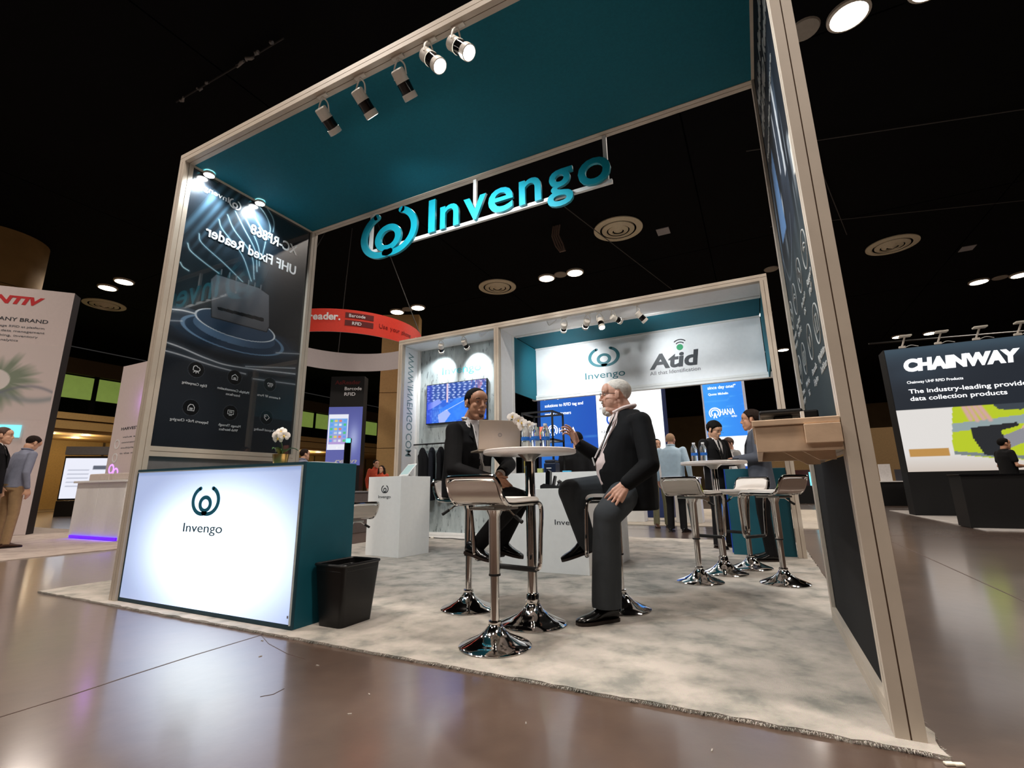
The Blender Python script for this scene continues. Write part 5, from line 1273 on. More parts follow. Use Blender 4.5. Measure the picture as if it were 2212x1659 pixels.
# ---- seated man behind the laptop -------------------------------------------------
def man_a():
    O = Vector((2.742, .913, 0)); F = Vector((.97, -.24, 0)).normalized(); Rr = Vector((F.y, -F.x, 0)); Up = Vector((0, 0, 1))
    P = lambda a, b, z: O + F*a - Rr*b + Up*z          # a forward, b left (away from the aisle)
    t = thing('person', 'man in a black suit seated behind the laptop, looking to his left', 'person', (O.x, O.y, .36))
    HF = Frame(P(.075, -.005, 1.432), (.86, -.50, -.06), (.05, .0, 1))
    nk = P(-.01, 0, 1.29); sR = P(.02, -.175, 1.225); sL = P(-.01, .175, 1.235); eR = P(.10, -.25, .945); wR = P(.335, -.115, .872); eL = P(.19, .23, .985); wL = P(.315, -.02, .895)
    hR = P(.02, -.09, .82); hL = P(.02, .09, .82); kR = Vector((3.21, .755, .745)); kL = Vector((3.135, .97, .735)); aR = Vector((2.90, .76, .435)); aL = Vector((2.985, .93, .43))
    body = head_prims(HF, 1.0) + [('c', HF.p(0, -.03, -.06), .052, nk, .058), ('c', nk, .05, P(-.02, 0, .9), .09), ('c', sR, .036, eR, .032), ('c', eR, .036, wR, .025), ('c', sL, .036, eL, .032), ('c', eL, .032, wL, .025), ('c', nk - Up*.09, .03, sR - Up*.03, .03), ('c', nk - Up*.09, .03, sL - Up*.03, .03), ('c', sR - Up*.03, .03, sR, .03), ('c', sL - Up*.03, .03, sL, .03),
        ('c', P(-.02, 0, .9), .11, hR, .09), ('c', P(-.02, 0, .9), .11, hL, .09), ('c', hR, .07, kR, .05), ('c', kR, .05, aR, .036), ('c', hL, .07, kL, .05), ('c', kL, .05, aL, .036)]
    body += hand(wR, F*.9 + Vector((0, 0, -.42)) + Rr*-.25, Rr*.8 + Up*.5, Up, (.5, .55, .6, .65), .03)
    body += hand(wL, F*.62 + Rr*.55 + Vector((0, 0, -.5)), F*.4 + Rr*.3 + Up*.8, -Rr, (.5, .5, .55, .6), .03)
    b = put('body', blob(body, .0042, 4), SK['tan'], t)
    head_feats(HF, 1.0, b, brow=(28, 20, 16), lip=(134, 76, 66), squint=.62)
    hair_shell(HF, 1.0, short_hair(.086, .0, -.055), .0045, HR['black'], b, jag=.002)
    MB().sphere(HF.p(0, .088, -.090), (.020, .010, .016), 10, 8, HF.M.to_4x4()).build('goatee', pm('stubble_dark', (84, 58, 46), .8), b, True)
    MB().sphere(HF.p(.088, -.0, -.022), (.006, .007, .010), 8, 6, HF.M.to_4x4()).build('earbud', M_white, b, True)
    R1 = Rr
    shirt = [('l', torso_rings([(P(-.02, 0, .80), R1, F, .165, .13, .11), (P(-.02, 0, 1.0), R1, F, .165, .13, .11), (P(-.01, 0, 1.15), R1, F, .17, .12, .11), (P(-.005, 0, 1.235), R1, F, .13, .085, .08), (P(.012, 0, 1.285), R1, F, .066, .062, .062), (P(.02, 0, 1.315), R1, F, .062, .062, .062)]))]
    put('shirt', blob(shirt, .009, 4), CL['white'], t)
    collar = smooth3([P(.03, -.055, 1.325), P(-.03, -.045, 1.335), P(-.05, 0, 1.335), P(-.03, .045, 1.335), P(.03, .055, 1.325)], 5)
    MB().tube(collar, .010, 8).build('shirt_collar', CL['white'], t, True)
    for s_ in (-1, 1):
        MB().add([P(.03, s_*.058, 1.338), P(.072, s_*.012, 1.30), P(.085, s_*.03, 1.255), P(.055, s_*.075, 1.285)], [(0, 1, 2, 3)]).build('collar_wing', CL['white'], t, fix=False)
    jac = [('l', torso_rings([(P(-.02, 0, .755), R1, F, .20, .15, .15), (P(-.03, 0, .88), R1, F, .195, .15, .145), (P(-.02, 0, 1.02), R1, F, .19, .15, .135), (P(-.01, 0, 1.14), R1, F, .20, .14, .13), (P(-.01, 0, 1.22), R1, F, .185, .105, .11), (P(-.015, 0, 1.275), R1, F, .10, .075, .085), (P(-.02, 0, 1.31), R1, F, .068, .06, .07)])),
           ('c', P(-.01, -.15, 1.225), .062, sR, .064), ('c', P(-.01, .15, 1.235), .062, sL, .064), ('c', sR, .064, eR, .056), ('c', eR, .056, eR.lerp(wR, .93), .040), ('c', sL, .064, eL, .056), ('c', eL, .056, eL.lerp(wL, .86), .044)]
    def cut(q):
        d = q - O; a = d.dot(F); x = d.dot(Rr); z = q.z
        if a < .03 or abs(x) > .12: return False
        if z > 1.30: return a > -.02 and abs(x) < .06
        w = .012 + .062*max(0, (z-.98)/.32) if z > .98 else .018 + .05*max(0, (.98-z)/.2)
        return abs(x) < w
    jk = put('suit_jacket', blob(jac, .0075, 4, cut), CL['black'], t)
    for s_ in (-1, 1):
        lapel(jk, [P(.125, s_*.022, 1.0), P(.118, s_*.085, 1.17), P(.098, s_*.10, 1.19), P(.085, s_*.075, 1.235), P(.07, s_*.062, 1.29), P(.10, s_*.035, 1.22)], CL['black'], F)
    MB().tube([eL.lerp(wL, .86), eL.lerp(wL, .93)], .037, 14).build('shirt_cuff', CL['white'], t, True)
    MB().tube([eR.lerp(wR, .93), eR.lerp(wR, .98)], .034, 14).build('shirt_cuff', CL['white'], t, True)
    MB().tube(smooth3([P(.09, -.05, 1.27), P(.15, -.06, 1.1), P(.17, -.02, .96), P(.165, .0, .9)]), .005, 6).build('lanyard', CL['white'], t, True)
    MB().box(-.004, .004, -.035, .035, -.05, .05, Matrix.Translation(P(.18, 0, .92)) @ Matrix.Rotation(math.atan2(F.y, F.x), 4, 'Z')).build('badge', M_white, t)
    tr = [('l', torso_rings([(P(-.02, 0, .752), R1, F, .18, .15, .13), (P(-.02, 0, .84), R1, F, .175, .14, .13), (P(-.02, 0, .93), R1, F, .16, .125, .12)])), ('c', hR, .088, kR, .068), ('c', kR, .066, aR, .052), ('c', hL, .088, kL, .068), ('c', kL, .066, aL, .052)]
    put('trousers', blob(tr, .009, 4), CL['black'], t)
    shoe(t, (2.815, .755, .385), (3.05, .70, .345), M_shoe, M_sole, 1.0, (.15, .1, 1)); shoe(t, (2.93, .955, .382), (3.17, .90, .348), M_shoe, M_sole, 1.0, (.15, .1, 1))
man_a()

# ---- white haired man on the right ---------------------------------------------
def man_b():
    O = Vector((3.72, 1.33, 0)); F = Vector((-.94, -.34, 0)).normalized(); Lf = Vector((-F.y, F.x, 0)); Rr = -Lf; Up = Vector((0, 0, 1))
    P = lambda a, b, z: O + F*a + Lf*b + Up*z
    t = thing('person', 'heavy white haired man in glasses and black blazer seated and gesturing at the table', 'person', (O.x, O.y, 0))
    HF = Frame(P(-.045, 0, 1.475), (-.955, -.28, .0), (0, 0, 1))
    nk = P(-.11, 0, 1.33); sL = P(-.185, .215, 1.25); sR = P(-.17, -.19, 1.27); eL = P(-.20, .345, .95); wL = P(-.03, .405, .825); eR = P(.055, -.26, 1.015); wR = P(.255, -.19, 1.148)
    hL = P(-.09, .10, .80); hR = P(-.05, -.10, .81); kL = Vector((3.765, .915, .635)); aL = Vector((3.715, .975, .12)); kR = Vector((3.455, 1.115, .785)); aR = Vector((3.52, 1.24, .43))
    body = head_prims(HF, 1.03, 1.12, 1.1) + [('c', HF.p(0, -.03, -.06), .066, nk, .072), ('e', HF.p(0, .025, -.105), (.055, .06, .035), HF.M.to_4x4()), ('c', nk, .06, P(-.1, 0, .95), .1), ('c', sL, .04, eL, .036), ('c', eL, .04, wL, .028), ('c', sR, .05, eR, .04), ('c', eR, .04, wR, .028), ('c', nk - Up*.1, .03, sR - Up*.03, .03), ('c', nk - Up*.1, .03, sL - Up*.03, .03), ('c', sR - Up*.03, .03, sR, .03), ('c', sL - Up*.03, .03, sL, .03),
        ('c', P(-.1, 0, .95), .13, hL, .1), ('c', P(-.1, 0, .95), .13, hR, .1), ('c', hL, .085, kL, .055), ('c', kL, .055, aL, .038), ('c', hR, .085, kR, .055), ('c', kR, .055, aR, .038)]
    body += hand(wL, F*.72 + Lf*.12 + Vector((0, 0, -.68)), Lf*.85 + F*.15 + Up*.35, F*-.3 - Up, (.12, .10, .12, .2), .12, 1.06, thumb=(.9, .35))
    body += hand(wR, F*.42 + Vector((0, 0, .9)), Rr*.25 - F*.55 + Up*.1, Lf, (.28, .42, .5, .55), .16, 1.06, thumb=(.55, .8))
    b = put('body', blob(body, .0042, 4), SK['pale'], t)
    head_feats(HF, 1.03, b, iris=(70, 84, 96), brow=(170, 150, 134), lip=(176, 100, 92), squint=.8)
    hair_shell(HF, 1.03, lambda x, y, z: (z - (.03 if y < 0 else .03+y*1.0) if y > -.03 else z - (.03 + (-.055-.03)*min(1, (-.03-y)/.05))), .004, HR['white'], b, jag=.003)
    for nm, c, r in (('beard', (0, .080, -.105), (.030, .026, .036)), ('beard', (0, .060, -.122), (.036, .032, .026)), ('moustache', (-.016, .100, -.044), (.017, .008, .007)), ('moustache', (.016, .100, -.044), (.017, .008, .007))):
        MB().sphere(HF.p(*[q*1.03 for q in c]), r, 14, 10, HF.M.to_4x4()).build(nm, HR['white'], b, True)
    gl_ = MB()
    M_gl = pm('glasses_dark_frame', (50, 22, 22), .25, var=0)
    gs = MB()
    for s_ in (-1, 1):
        gs = MB(); pts = [HF.p(s_*.034 + .023*math.cos(a), .112, .006 + .018*math.sin(a)) for a in [2*PI*i/20 for i in range(20)]]
        gs.tube(pts, .0016, 6, closed=True).build('glasses_rim', M_gl, b, True)
        MB().tube([HF.p(s_*.057, .110, .012), HF.p(s_*.080, .06, .012), HF.p(s_*.085, -.005, .008), HF.p(s_*.085, -.02, -.01)], .0022, 6).build('glasses_temple', M_gl, b, True)
    MB().tube([HF.p(-.011, .112, .012), HF.p(0, .117, .014), HF.p(.011, .112, .012)], .0018, 6).build('glasses_bridge', M_gl, b, True)
    sh = [('l', torso_rings([(P(-.08, 0, .82), Rr, F, .20, .20, .15), (P(-.08, 0, .98), Rr, F, .20, .212, .15), (P(-.10, 0, 1.12), Rr, F, .20, .165, .14), (P(-.11, 0, 1.25), Rr, F, .16, .105, .11), (P(-.095, 0, 1.32), Rr, F, .085, .085, .085), (P(-.085, 0, 1.37), Rr, F, .08, .075, .08)]))]
    put('shirt', blob(sh, .009, 4), CL['pink'], t)
    MB().tube(smooth3([P(-.015, .05, 1.345), P(-.09, .085, 1.375), P(-.165, .05, 1.395), P(-.18, 0, 1.40), P(-.165, -.05, 1.395), P(-.09, -.085, 1.375), P(-.015, -.05, 1.345)], 5), .014, 8).build('shirt_collar', CL['pink'], t, True)
    for s_ in (-1, 1):
        MB().add([P(-.05, s_*.078, 1.372), P(.0, s_*.030, 1.325), P(.018, s_*.045, 1.255), P(-.035, s_*.088, 1.295)], [(0, 1, 2, 3)]).build('collar_wing', CL['pink'], t, fix=False)
    jac = [('l', torso_rings([(P(-.12, 0, .655), Rr, F, .245, .21, .17), (P(-.11, 0, .78), Rr, F, .245, .215, .185), (P(-.10, 0, .92), Rr, F, .235, .225, .195), (P(-.11, 0, 1.05), Rr, F, .23, .205, .195), (P(-.125, 0, 1.16), Rr, F, .235, .165, .18), (P(-.135, 0, 1.25), Rr, F, .215, .12, .155), (P(-.125, 0, 1.31), Rr, F, .14, .095, .12), (P(-.115, 0, 1.365), Rr, F, .088, .075, .09)])),
           ('c', P(-.15, .16, 1.25), .07, sL, .072), ('c', P(-.15, -.16, 1.26), .07, sR, .072), ('c', sL, .073, eL, .066), ('c', eL, .066, eL.lerp(wL, .9), .05), ('c', sR, .073, eR, .064), ('c', eR, .064, eR.lerp(wR, .86), .05)]
    def cut(q):
        d = q - O; a = d.dot(F); x = d.dot(Lf); z = q.z
        if z > 1.34: return a > -.10 and abs(x) < .075
        if a < .0 or abs(x) > .15: return False
        w = .042 + .04*max(0, (z-1.12)/.2) if z > 1.05 else .042 + .05*max(0, (1.05-z)/.35)
        return abs(x) < w
    jk = put('blazer', blob(jac, .0085, 4, cut), CL['black'], t)
    for s_ in (-1, 1):
        lapel(jk, [P(.108, s_*.05, 1.02), P(.045, s_*.13, 1.19), P(.03, s_*.145, 1.205), P(.012, s_*.12, 1.245), P(-.03, s_*.095, 1.335), P(.02, s_*.075, 1.25)], CL['black'], F)
    MB().tube([eR.lerp(wR, .86), eR.lerp(wR, .93)], .041, 14).build('shirt_cuff', CL['white'], t, True)
    MB().tube([eL.lerp(wL, .90), eL.lerp(wL, .95)], .042, 14).build('shirt_cuff', CL['white'], t, True)
    MB().tube(smooth3([P(-.02, .06, 1.30), P(.075, .03, 1.13), P(.135, .01, 1.02)]), .006, 6).build('lanyard', CL['white'], t, True)
    MB().box(-.003, .003, -.045, .045, -.03, .03, Matrix.Translation(P(.145, .0, .995)) @ Matrix.Rotation(math.atan2(F.y, F.x), 4, 'Z') @ Matrix.Rotation(.25, 4, 'Y')).build('badge', M_white, t)
    tr = [('l', torso_rings([(P(-.10, 0, .752), Rr, F, .225, .18, .16), (P(-.10, 0, .85), Rr, F, .215, .19, .16), (P(-.10, 0, .95), Rr, F, .20, .19, .15)])), ('c', hL, .115, kL, .088), ('c', kL, .086, kL.lerp(aL, .5), .092), ('c', kL.lerp(aL, .5), .092, aL + Vector((0, 0, -.02)), .094), ('c', hR, .112, kR, .088), ('c', kR, .086, aR + Vector((0, 0, .0)), .066)]
    put('trousers', blob(tr, .009, 3, lambda q: q.z < .088), CL['grey'], t)
    shoe(t, (3.765, 1.035, .001), (3.572, .815, .001), M_shoe, M_sole, 1.12, (0, 0, 1), .047)
    shoe(t, (3.56, 1.265, .375), (3.352, 1.165, .305), M_shoe, M_sole, 1.05, (-.2, -.1, 1), .045)
man_b()

# ---- standing figures -------------------------------------------------------------
def standing(loc, yaw, label, h=1.75, top='jacket', tc='black', pc='black', skin='light', hair=None, hs=(.085, .0, -.05, .009), arms='down', voxel=.009, look=0.0, tilt=0.0, lean=0.0, wide=1.0, shirt='white', shoes=None, det=True, bald=False, seated=False, feet=True, z0=0.0, lanyard=False):
    k = h/1.75; F = Vector((math.cos(yaw), math.sin(yaw), 0)); Rr = Vector((F.y, -F.x, 0)); Up = Vector((0, 0, 1)); O = Vector(loc)
    dz = -.36*k if seated else 0.0
    def P(x, y, z):                                     # x right, y forward, z up, with a forward lean of the upper body
        y2 = y + max(0, z-.95)*lean
        return O + Rr*x*k + F*y2*k + Up*((z)*k + dz + z0)
    t = thing('person', label, 'person', (O.x, O.y, O.z + z0))
    hf = Matrix.Rotation(look, 3, 'Z') @ F; hf = (hf + Vector((0, 0, tilt))).normalized(); w = wide
    HF = Frame(P(0, .03, 1.60), hf, (0, 0, 1)); nk = P(0, -.012, 1.475)
    sh_ = {s: P(s*.185*w, -.01, 1.415) for s in (-1, 1)}; hp = {s: P(s*.092*w, 0, .92) for s in (-1, 1)}
    if seated: kn = {s: P(s*.12, .42, .90) for s in (-1, 1)}; an = {s: P(s*.12, .40, .45) for s in (-1, 1)}
    else: kn = {s: P(s*.105, .02, .50) for s in (-1, 1)}; an = {s: P(s*.11, -.01, .09) for s in (-1, 1)}
    el = {}; wr = {}; hd = {}
    for s in (-1, 1):
        if arms == 'down': el[s] = P(s*.25*w, -.04, 1.13); wr[s] = P(s*.25*w, .05, .88); hd[s] = (Vector((0, 0, -1)) + F*.25, Rr*s)
        elif arms == 'front': el[s] = P(s*.25*w, -.0, 1.15); wr[s] = P(s*.08, .27, 1.13); hd[s] = (F*.6 - Rr*s*.6 + Up*.1, Up*.6 + F*.3)
        elif arms == 'hips': el[s] = P(s*.33*w, -.10, 1.15); wr[s] = P(s*.20*w, .02, .97); hd[s] = (-Rr*s*.6 + F*.6 - Up*.5, Rr*s)
        else: el[s] = P(s*.24*w, .02, 1.14); wr[s] = P(s*.2, .25, 1.02); hd[s] = (F + Up*-.1, Up)
    body = head_prims(HF, k, 1.0, 1.0, det) + [('c', HF.p(0, -.03*k, -.06*k), .052*k, nk, .05*k), ('c', nk, .045*k, P(0, -.01, 1.0), .08*k), ('c', P(0, -.01, 1.0), .1*k, hp[1], .08*k), ('c', P(0, -.01, 1.0), .1*k, hp[-1], .08*k)]
    for s in (-1, 1):
        body += [('c', nk - Up*.09*k, .028*k, sh_[s] - Up*.03*k, .028*k), ('c', sh_[s] - Up*.03*k, .028*k, el[s], .028*k), ('c', el[s], .034*k, wr[s], .026*k), ('c', hp[s], .075*k, kn[s], .05*k), ('c', kn[s], .05*k, an[s], .034*k)]
        body += hand(wr[s], hd[s][0], hd[s][1], -Rr*s, (.3, .32, .35, .4), .05, k)
    b = put('body', blob(body, voxel, 2), SK[skin], t)
    if det: head_feats(HF, k, b, squint=.75)
    if hair: hair_shell(HF, k, short_hair(hs[0], hs[1], hs[2]), hs[3], HR[hair], b, jag=.003)
    st = lambda g: torso_rings([(P(0, -.01, .90), Rr, F, (.165*w+g)*k, (.12*w+g)*k, (.115+g)*k), (P(0, -.01, 1.02), Rr, F, (.16*w+g)*k, (.12*w+g)*k, (.105+g)*k), (P(0, -.01, 1.2), Rr, F, (.168*w+g)*k, (.12*w+g)*k, (.105+g)*k), (P(0, -.01, 1.34), Rr, F, (.18*w+g)*k, (.11+g)*k, (.105+g)*k), (P(0, -.012, 1.425), Rr, F, (.15*w+g)*k, (.08+g)*k, (.09+g)*k), (P(0, -.012, 1.475), Rr, F, (.072+g)*k, (.06+g)*k, (.068+g)*k), (P(0, -.008, 1.50), Rr, F, (.058+g)*k, (.056+g)*k, (.06+g)*k)])
    vox2 = max(voxel, .009)
    if top == 'jacket':
        put('shirt', blob([('l', st(0))], vox2, 3), CL[shirt], t)
        jl = [('l', [ring(P(0, -.01, .78), Rr, F, .19*w*k, .145*w*k, .14*k)] + st(.018))]
        def cut(q):
            d = q - O; a = d.dot(F) - max(0, (q.z-O.z-z0-dz)/k-.95)*lean*k; x = abs(d.dot(Rr)); z = (q.z - O.z - z0 - dz)/k
            if z > 1.47: return a > -.03*k and x < .07*k
            return a > .02*k and z > 1.12 and x < (.006 + .06*(z-1.12)/.36)*k
    else:
        jl = [('l', st(.012))]; cut = None
    for s in (-1, 1):
        g = .012 if top == 'jacket' else .004
        e2 = el[s].lerp(wr[s], .9)
        jl += [('c', P(s*.15*w, -.01, 1.40), (.055+g)*k, sh_[s], (.055+g)*k), ('c', sh_[s], (.056+g)*k, el[s], (.046+g)*k), ('c', el[s], (.046+g)*k, e2, (.034+g)*k)]
        if top == 'tee': jl = jl[:-2] + [('c', sh_[s], .06*k, sh_[s].lerp(el[s], .6), .056*k)]
    gname = {'jacket': 'suit_jacket', 'shirt': 'shirt', 'tee': 't_shirt'}[top]
    put(gname, blob(jl, vox2, 3, cut), CL[tc], t)
    if top == 'jacket':
        jk = [c for c in t.children if c.name.startswith('suit_jacket')][0]
        for s in (-1, 1):
            lapel(jk, [P(s*.016, .135*w, 1.14), P(s*.075, .13, 1.30), P(s*.10, .115, 1.33), P(s*.085, .085, 1.40), P(s*.066, .06, 1.475), P(s*.05, .10, 1.38)], CL[tc], F)
        if top == 'jacket' and tc == 'black': MB().add([P(-.014, .075, 1.455), P(.014, .075, 1.455), P(.022, .125, 1.25), P(0, .13, 1.13), P(-.022, .125, 1.25)], [(0, 1, 2, 3, 4)]).build('tie', CL['black'], t, fix=False)
    elif top == 'shirt':
        MB().tube(smooth3([P(.05, .045, 1.49), P(.068, -.02, 1.51), P(0, -.08, 1.515), P(-.068, -.02, 1.51), P(-.05, .045, 1.49)], 4), .014*k, 8).build('collar', CL[tc], t, True)
    if lanyard: MB().tube(smooth3([P(.06, .05, 1.48), P(.05, .13, 1.3), P(0, .15, 1.12), P(-.05, .13, 1.3), P(-.06, .05, 1.48)], 4), .005*k, 6).build('lanyard', CL['white'], t, True)
    tr = [('l', torso_rings([(P(0, -.01, .86), Rr, F, .17*w*k, .125*w*k, .13*k), (P(0, -.01, .95), Rr, F, .168*w*k, .125*w*k, .12*k), (P(0, -.01, 1.03), Rr, F, .16*w*k, .12*w*k, .108*k)]))]
    for s in (-1, 1): tr += [('c', hp[s] - Up*.02*k, .09*k, kn[s], .068*k), ('c', kn[s], .066*k, an[s] - Up*.02*k, .060*k)]
    put('trousers', blob(tr, vox2, 3, None if seated else (lambda q: q.z < O.z + z0 + .055*k)), CL[pc], t)
    if feet:
        for s in (-1, 1):
            g = an[s] - Up*.09*k; shoe(t, g - F*.06*k + Up*.001, g + (F*.20 + Rr*s*.04)*k + Up*.001, shoes or M_shoe, M_sole, k)
    return t, HF, P
# ------------------------------------------------------------------ people around the booth
R_ = math.radians
t, HF, P = standing((4.15, 5.06, 0), R_(-42), 'young man in a black suit looking down at a device behind the rear table', 1.69, hair='black', hs=(.055, -.012, -.06, .02), arms='front', voxel=.007, look=.15, tilt=-.45, skin='light')
MB().tube([HF.p(-.057, .108, .006), HF.p(-.02, .115, .012), HF.p(.02, .115, .012), HF.p(.057, .108, .006)], .0018, 6).build('glasses', pm('glasses_wire', (120, 110, 100), .3), t, True)
o = MB().box(-.04, .04, -.08, .08, -.012, .012, Matrix.Translation(P(0, .36, 1.17)) @ Matrix.Rotation(.3, 4, 'Y'), bev=.006).build('barcode_reader', M_plastic); tag(o, 'pale handheld reader held by the young man in the black suit', 'scanner')
t, HF, P = standing((4.67, 4.12, 0), R_(183), 'man in a grey suit standing in profile beside the dark right wall', 1.69, tc='suitgrey', pc='black', hair='dark', hs=(.075, -.005, -.05, .016), arms='front', voxel=.007, look=-.1, skin='tan', lanyard=True)
standing((3.24, 7.25, FZ), R_(80), 'balding man in a pale blue shirt seen from behind', 1.80, top='shirt', tc='blue', pc='black', hair='blond', hs=(.10, .01, -.05, .003), voxel=.010, wide=1.18, arms='down', det=False, skin='pale')
standing((2.81, 8.2, FZ), R_(-60), 'man in glasses partly hidden behind the pale blue shirt', 1.79, top='shirt', tc='white', pc='olive', hair='dark', voxel=.011, shoes=M_shoeb, skin='light')
standing((4.03, 7.54, FZ), R_(100), 'dark haired man in a white shirt seen from behind at the blue stand', 1.70, top='shirt', tc='white', pc='black', hair='dark', voxel=.011, det=False, look=.3)
standing((4.22, 8.05, FZ), R_(215), 'auburn haired man in a light grey jacket looking down at the blue stand', 1.72, tc='lgrey', pc='black', hair='brown', hs=(.08, -.005, -.05, .016), voxel=.010, look=.2, tilt=-.35, skin='pale', shoes=M_shoeb)
standing((2.53, 3.98, 0), R_(95), 'dark haired person in black seated behind the white counter', 1.70, tc='black', pc='black', hair='black', hs=(.09, .0, -.07, .01), voxel=.010, seated=True, det=False, z0=.2, feet=False)
# neighbouring booth on the left
standing((-6.05, 1.25, -.0035), R_(100), 'man in tan trousers and blue grey shirt bending over by the white lightbox wall', 1.78, top='shirt', tc='bluegrey', pc='tan', hair='dark', voxel=.010, lean=.16, tilt=-.6, det=False, arms='down', shoes=M_shoeb)
standing((-5.8, .90, -.0035), R_(60), 'man in a black jacket at the far left picture edge', 1.86, tc='black', pc='grey', hair='brown', voxel=.010, arms='down', shoes=M_shoeb)
standing((-9.4, 4.0, FZ), R_(-30), 'person in black seated far back beyond the left post', 1.7, tc='black', pc='black', hair='dark', voxel=.014, seated=True, det=False, arms='front', z0=-.1, feet=False)
standing((-4.12, 5.19, FZ), R_(70), 'person in a grey shirt seen from behind past the canopy post', 1.72, top='shirt', tc='bluegrey', pc='black', hair='dark', voxel=.012, det=False)
standing((-5.16, 8.59, FZ), R_(-20), 'black haired man in an orange top beside the lit phone kiosk', 1.66, top='shirt', tc='orange', pc='black', hair='black', voxel=.012)
t, HF, P = standing((-4.62, 8.25, FZ), R_(-75), 'long haired woman in an orange top right of the lit phone kiosk', 1.47, top='shirt', tc='orange', pc='black', hair='dark', hs=(.085, -.02, -.07, .014), voxel=.012)
for s_ in (-1, 1):
    MB().tube(smooth3([HF.p(s_*.075, -.01, .04), HF.p(s_*.085, -.02, -.06), HF.p(s_*.08, -.02, -.19)], 4), [.03]*4+[.035]*4+[.02], 10).build('hair_lock', HR['dark'], t, True)
# seated visitor in front of the navy lightbox
standing((9.2, 11.3, -.0035), R_(15), 'person in a black t-shirt and lanyard seated before the navy lightbox', 1.70, top='tee', tc='black', pc='black', hair='black', voxel=.011, seated=True, arms='front', skin='tan', lanyard=True, z0=.34, feet=False)
# ------------------------------------------------------------------ neighbouring booth, left
M_carpetL = carpet_mat('pinkish_carpet', (176, 158, 146), (196, 178, 166), (206, 190, 176))
tag(rug('carpet', -15.2, -4.06, -5, 3.6, M_carpetL, z=-.004, step=.3), 'plain pinkish carpet of the neighbouring booth at far left', 'carpet')
lw = thing('printed_stand', 'tall white printed wall with red lettering at the far left', 'exhibit wall', (-8.88, 2.5, 0))
dr = Vector((-.66, -.75, 0)).normalized(); nn_ = Vector((dr.y, -dr.x, 0)); nn_ = -nn_ if nn_.dot(Vector((1, -1, 0))) < 0 else nn_
bkv = -nn_
o0 = Vector((-8.88, 2.5, 0))
M_lwall = pm('printed_wall_white', (214, 200, 196), .5, var=.02)
fcw = MB().prism([(0, 0), (3.2, 0), (3.2, .3), (0, .3)], o0, dr, bkv, (0, 0, 5.28)).build('wall_body', pm('wall_dark_edge', (34, 28, 32), .5), lw)
MB().prism([(.0, 0), (3.2, 0), (3.2, 5.28), (0, 5.28)], o0 + nn_*.004, dr, UZ, nn_*.012).build('face_print', M_lwall, lw)
ur = -dr
def lwt(body, s, z, cap, width, mat, bold=0.0, shear=0.0):
    text('lettering', body, o0 + nn_*.0165 + dr*s + Vector((0, 0, z)), ur, UZ, cap, width, .004, mat, fcw, bold, shear)
lwt('NTIV', 1.36, 4.90, .18, .86, M_textred, .05, .25); lwt('ANY BRAND', 1.20, 4.50, .085, .84, M_textdk, .01)
for i, (s, w_, b_) in enumerate(((1.3, .9, 'manage RFID at platform'), (1.3, .92, 'and data management'), (1.3, .82, 'tracking, inventory'), (1.3, .5, 'and analytics'))):
    lwt(b_, s, 4.36-.105*i, .05, w_, M_textgr)
def splash(U, V):
    img = np.zeros(U.shape+(3,)) + np.array([212, 199, 195.]); X = (U-.45)*2.2; Y = (V-.5)*2.4
    r = np.hypot(X, Y*.9); a = np.arctan2(Y, X); n = vnoise(np.cos(a)*9+20, np.sin(a)*9+20, 8)
    img = mix(img, (116, 134, 112), np.clip((.55+.5*n-r)*2.2, 0, .85)); img = mix(img, (136, 146, 150), .7*np.exp(-((Y+.35+.25*np.sin(X*2))/.09)**2)*(U > .4))
    img = mix(img, (116, 120, 134), .6*np.exp(-((Y+.45-.3*np.sin(X*2.2))/.05)**2)*(U > .4)); img = mix(img, (222, 216, 212), np.clip((.36-np.hypot(X+.1, Y))*40, 0, 1)); return img
sheet('splash_print', o0 + nn_*.0168 + dr*1.75 + Vector((0, 0, 2.35)), ur, UZ, 1.72, 1.65, 90, 90, splash, vcol_mat('matte_print', .5), fcw)
tag(MB().box(-.2, .2, -.015, .015, -.13, .13, Matrix.Translation(o0 + dr*.62 + nn_*.035 + Vector((0, 0, 2.10))) @ Matrix.Rotation(math.atan2(ur.y, ur.x), 4, 'Z')).build('wall_screen', pm('cyan_screen', (120, 220, 235), .3, emis=(130, 225, 240), estr=.9, var=0)), 'small cyan screen on the tall white wall at far left', 'screen')
# white counter with violet LED strip
cl = thing('white_counter', 'white counter glowing violet along its foot beyond the left post', 'counter', (-6.3, 2.75, 0))
MB().box(-7.15, -6.33, 2.52, 2.95, -.004, 1.0, bev=.004).build('cabinet', M_white, cl); MB().box(-6.325, -5.4, 2.52, 2.95, -.004, 1.0, bev=.004).build('cabinet', M_white, cl)
MB().box(-7.2, -5.35, 2.47, 2.98, 1.002, 1.04, bev=.004).build('worktop', M_white, cl)
M_vio = pm('violet_led', (80, 20, 255), .3, emis=(70, 0, 255), estr=2.0, var=0)
MB().box(-7.05, -5.4, 2.49, 2.515, .005, .05).build('led_strip', M_vio, cl)
l = bpy.data.lights.new('led', 'AREA'); l.shape = 'RECTANGLE'; l.size = 1.6; l.size_y = .04; l.energy = 1.6; l.color = (.18, .03, 1.0); lo = bpy.data.objects.new('led_lamp', l); COL.objects.link(lo); lo.parent = cl; lo.location = Vector((-6.2, 2.46, .05)) - Vector(cl.location); lo.rotation_euler = (math.radians(-50), 0, 0)
for i, (x, w_, lab) in enumerate(((-6.95, .72, 'long pale tray on the white counter, left one'), (-6.1, .62, 'pale curved tray on the white counter, right one'))):
    tag(MB().box(x, x+w_, 2.6, 2.9, 1.041, 1.17, bev=.02).build('tray', pm('tray_pale', (206, 192, 182), .5)), lab, 'tray')
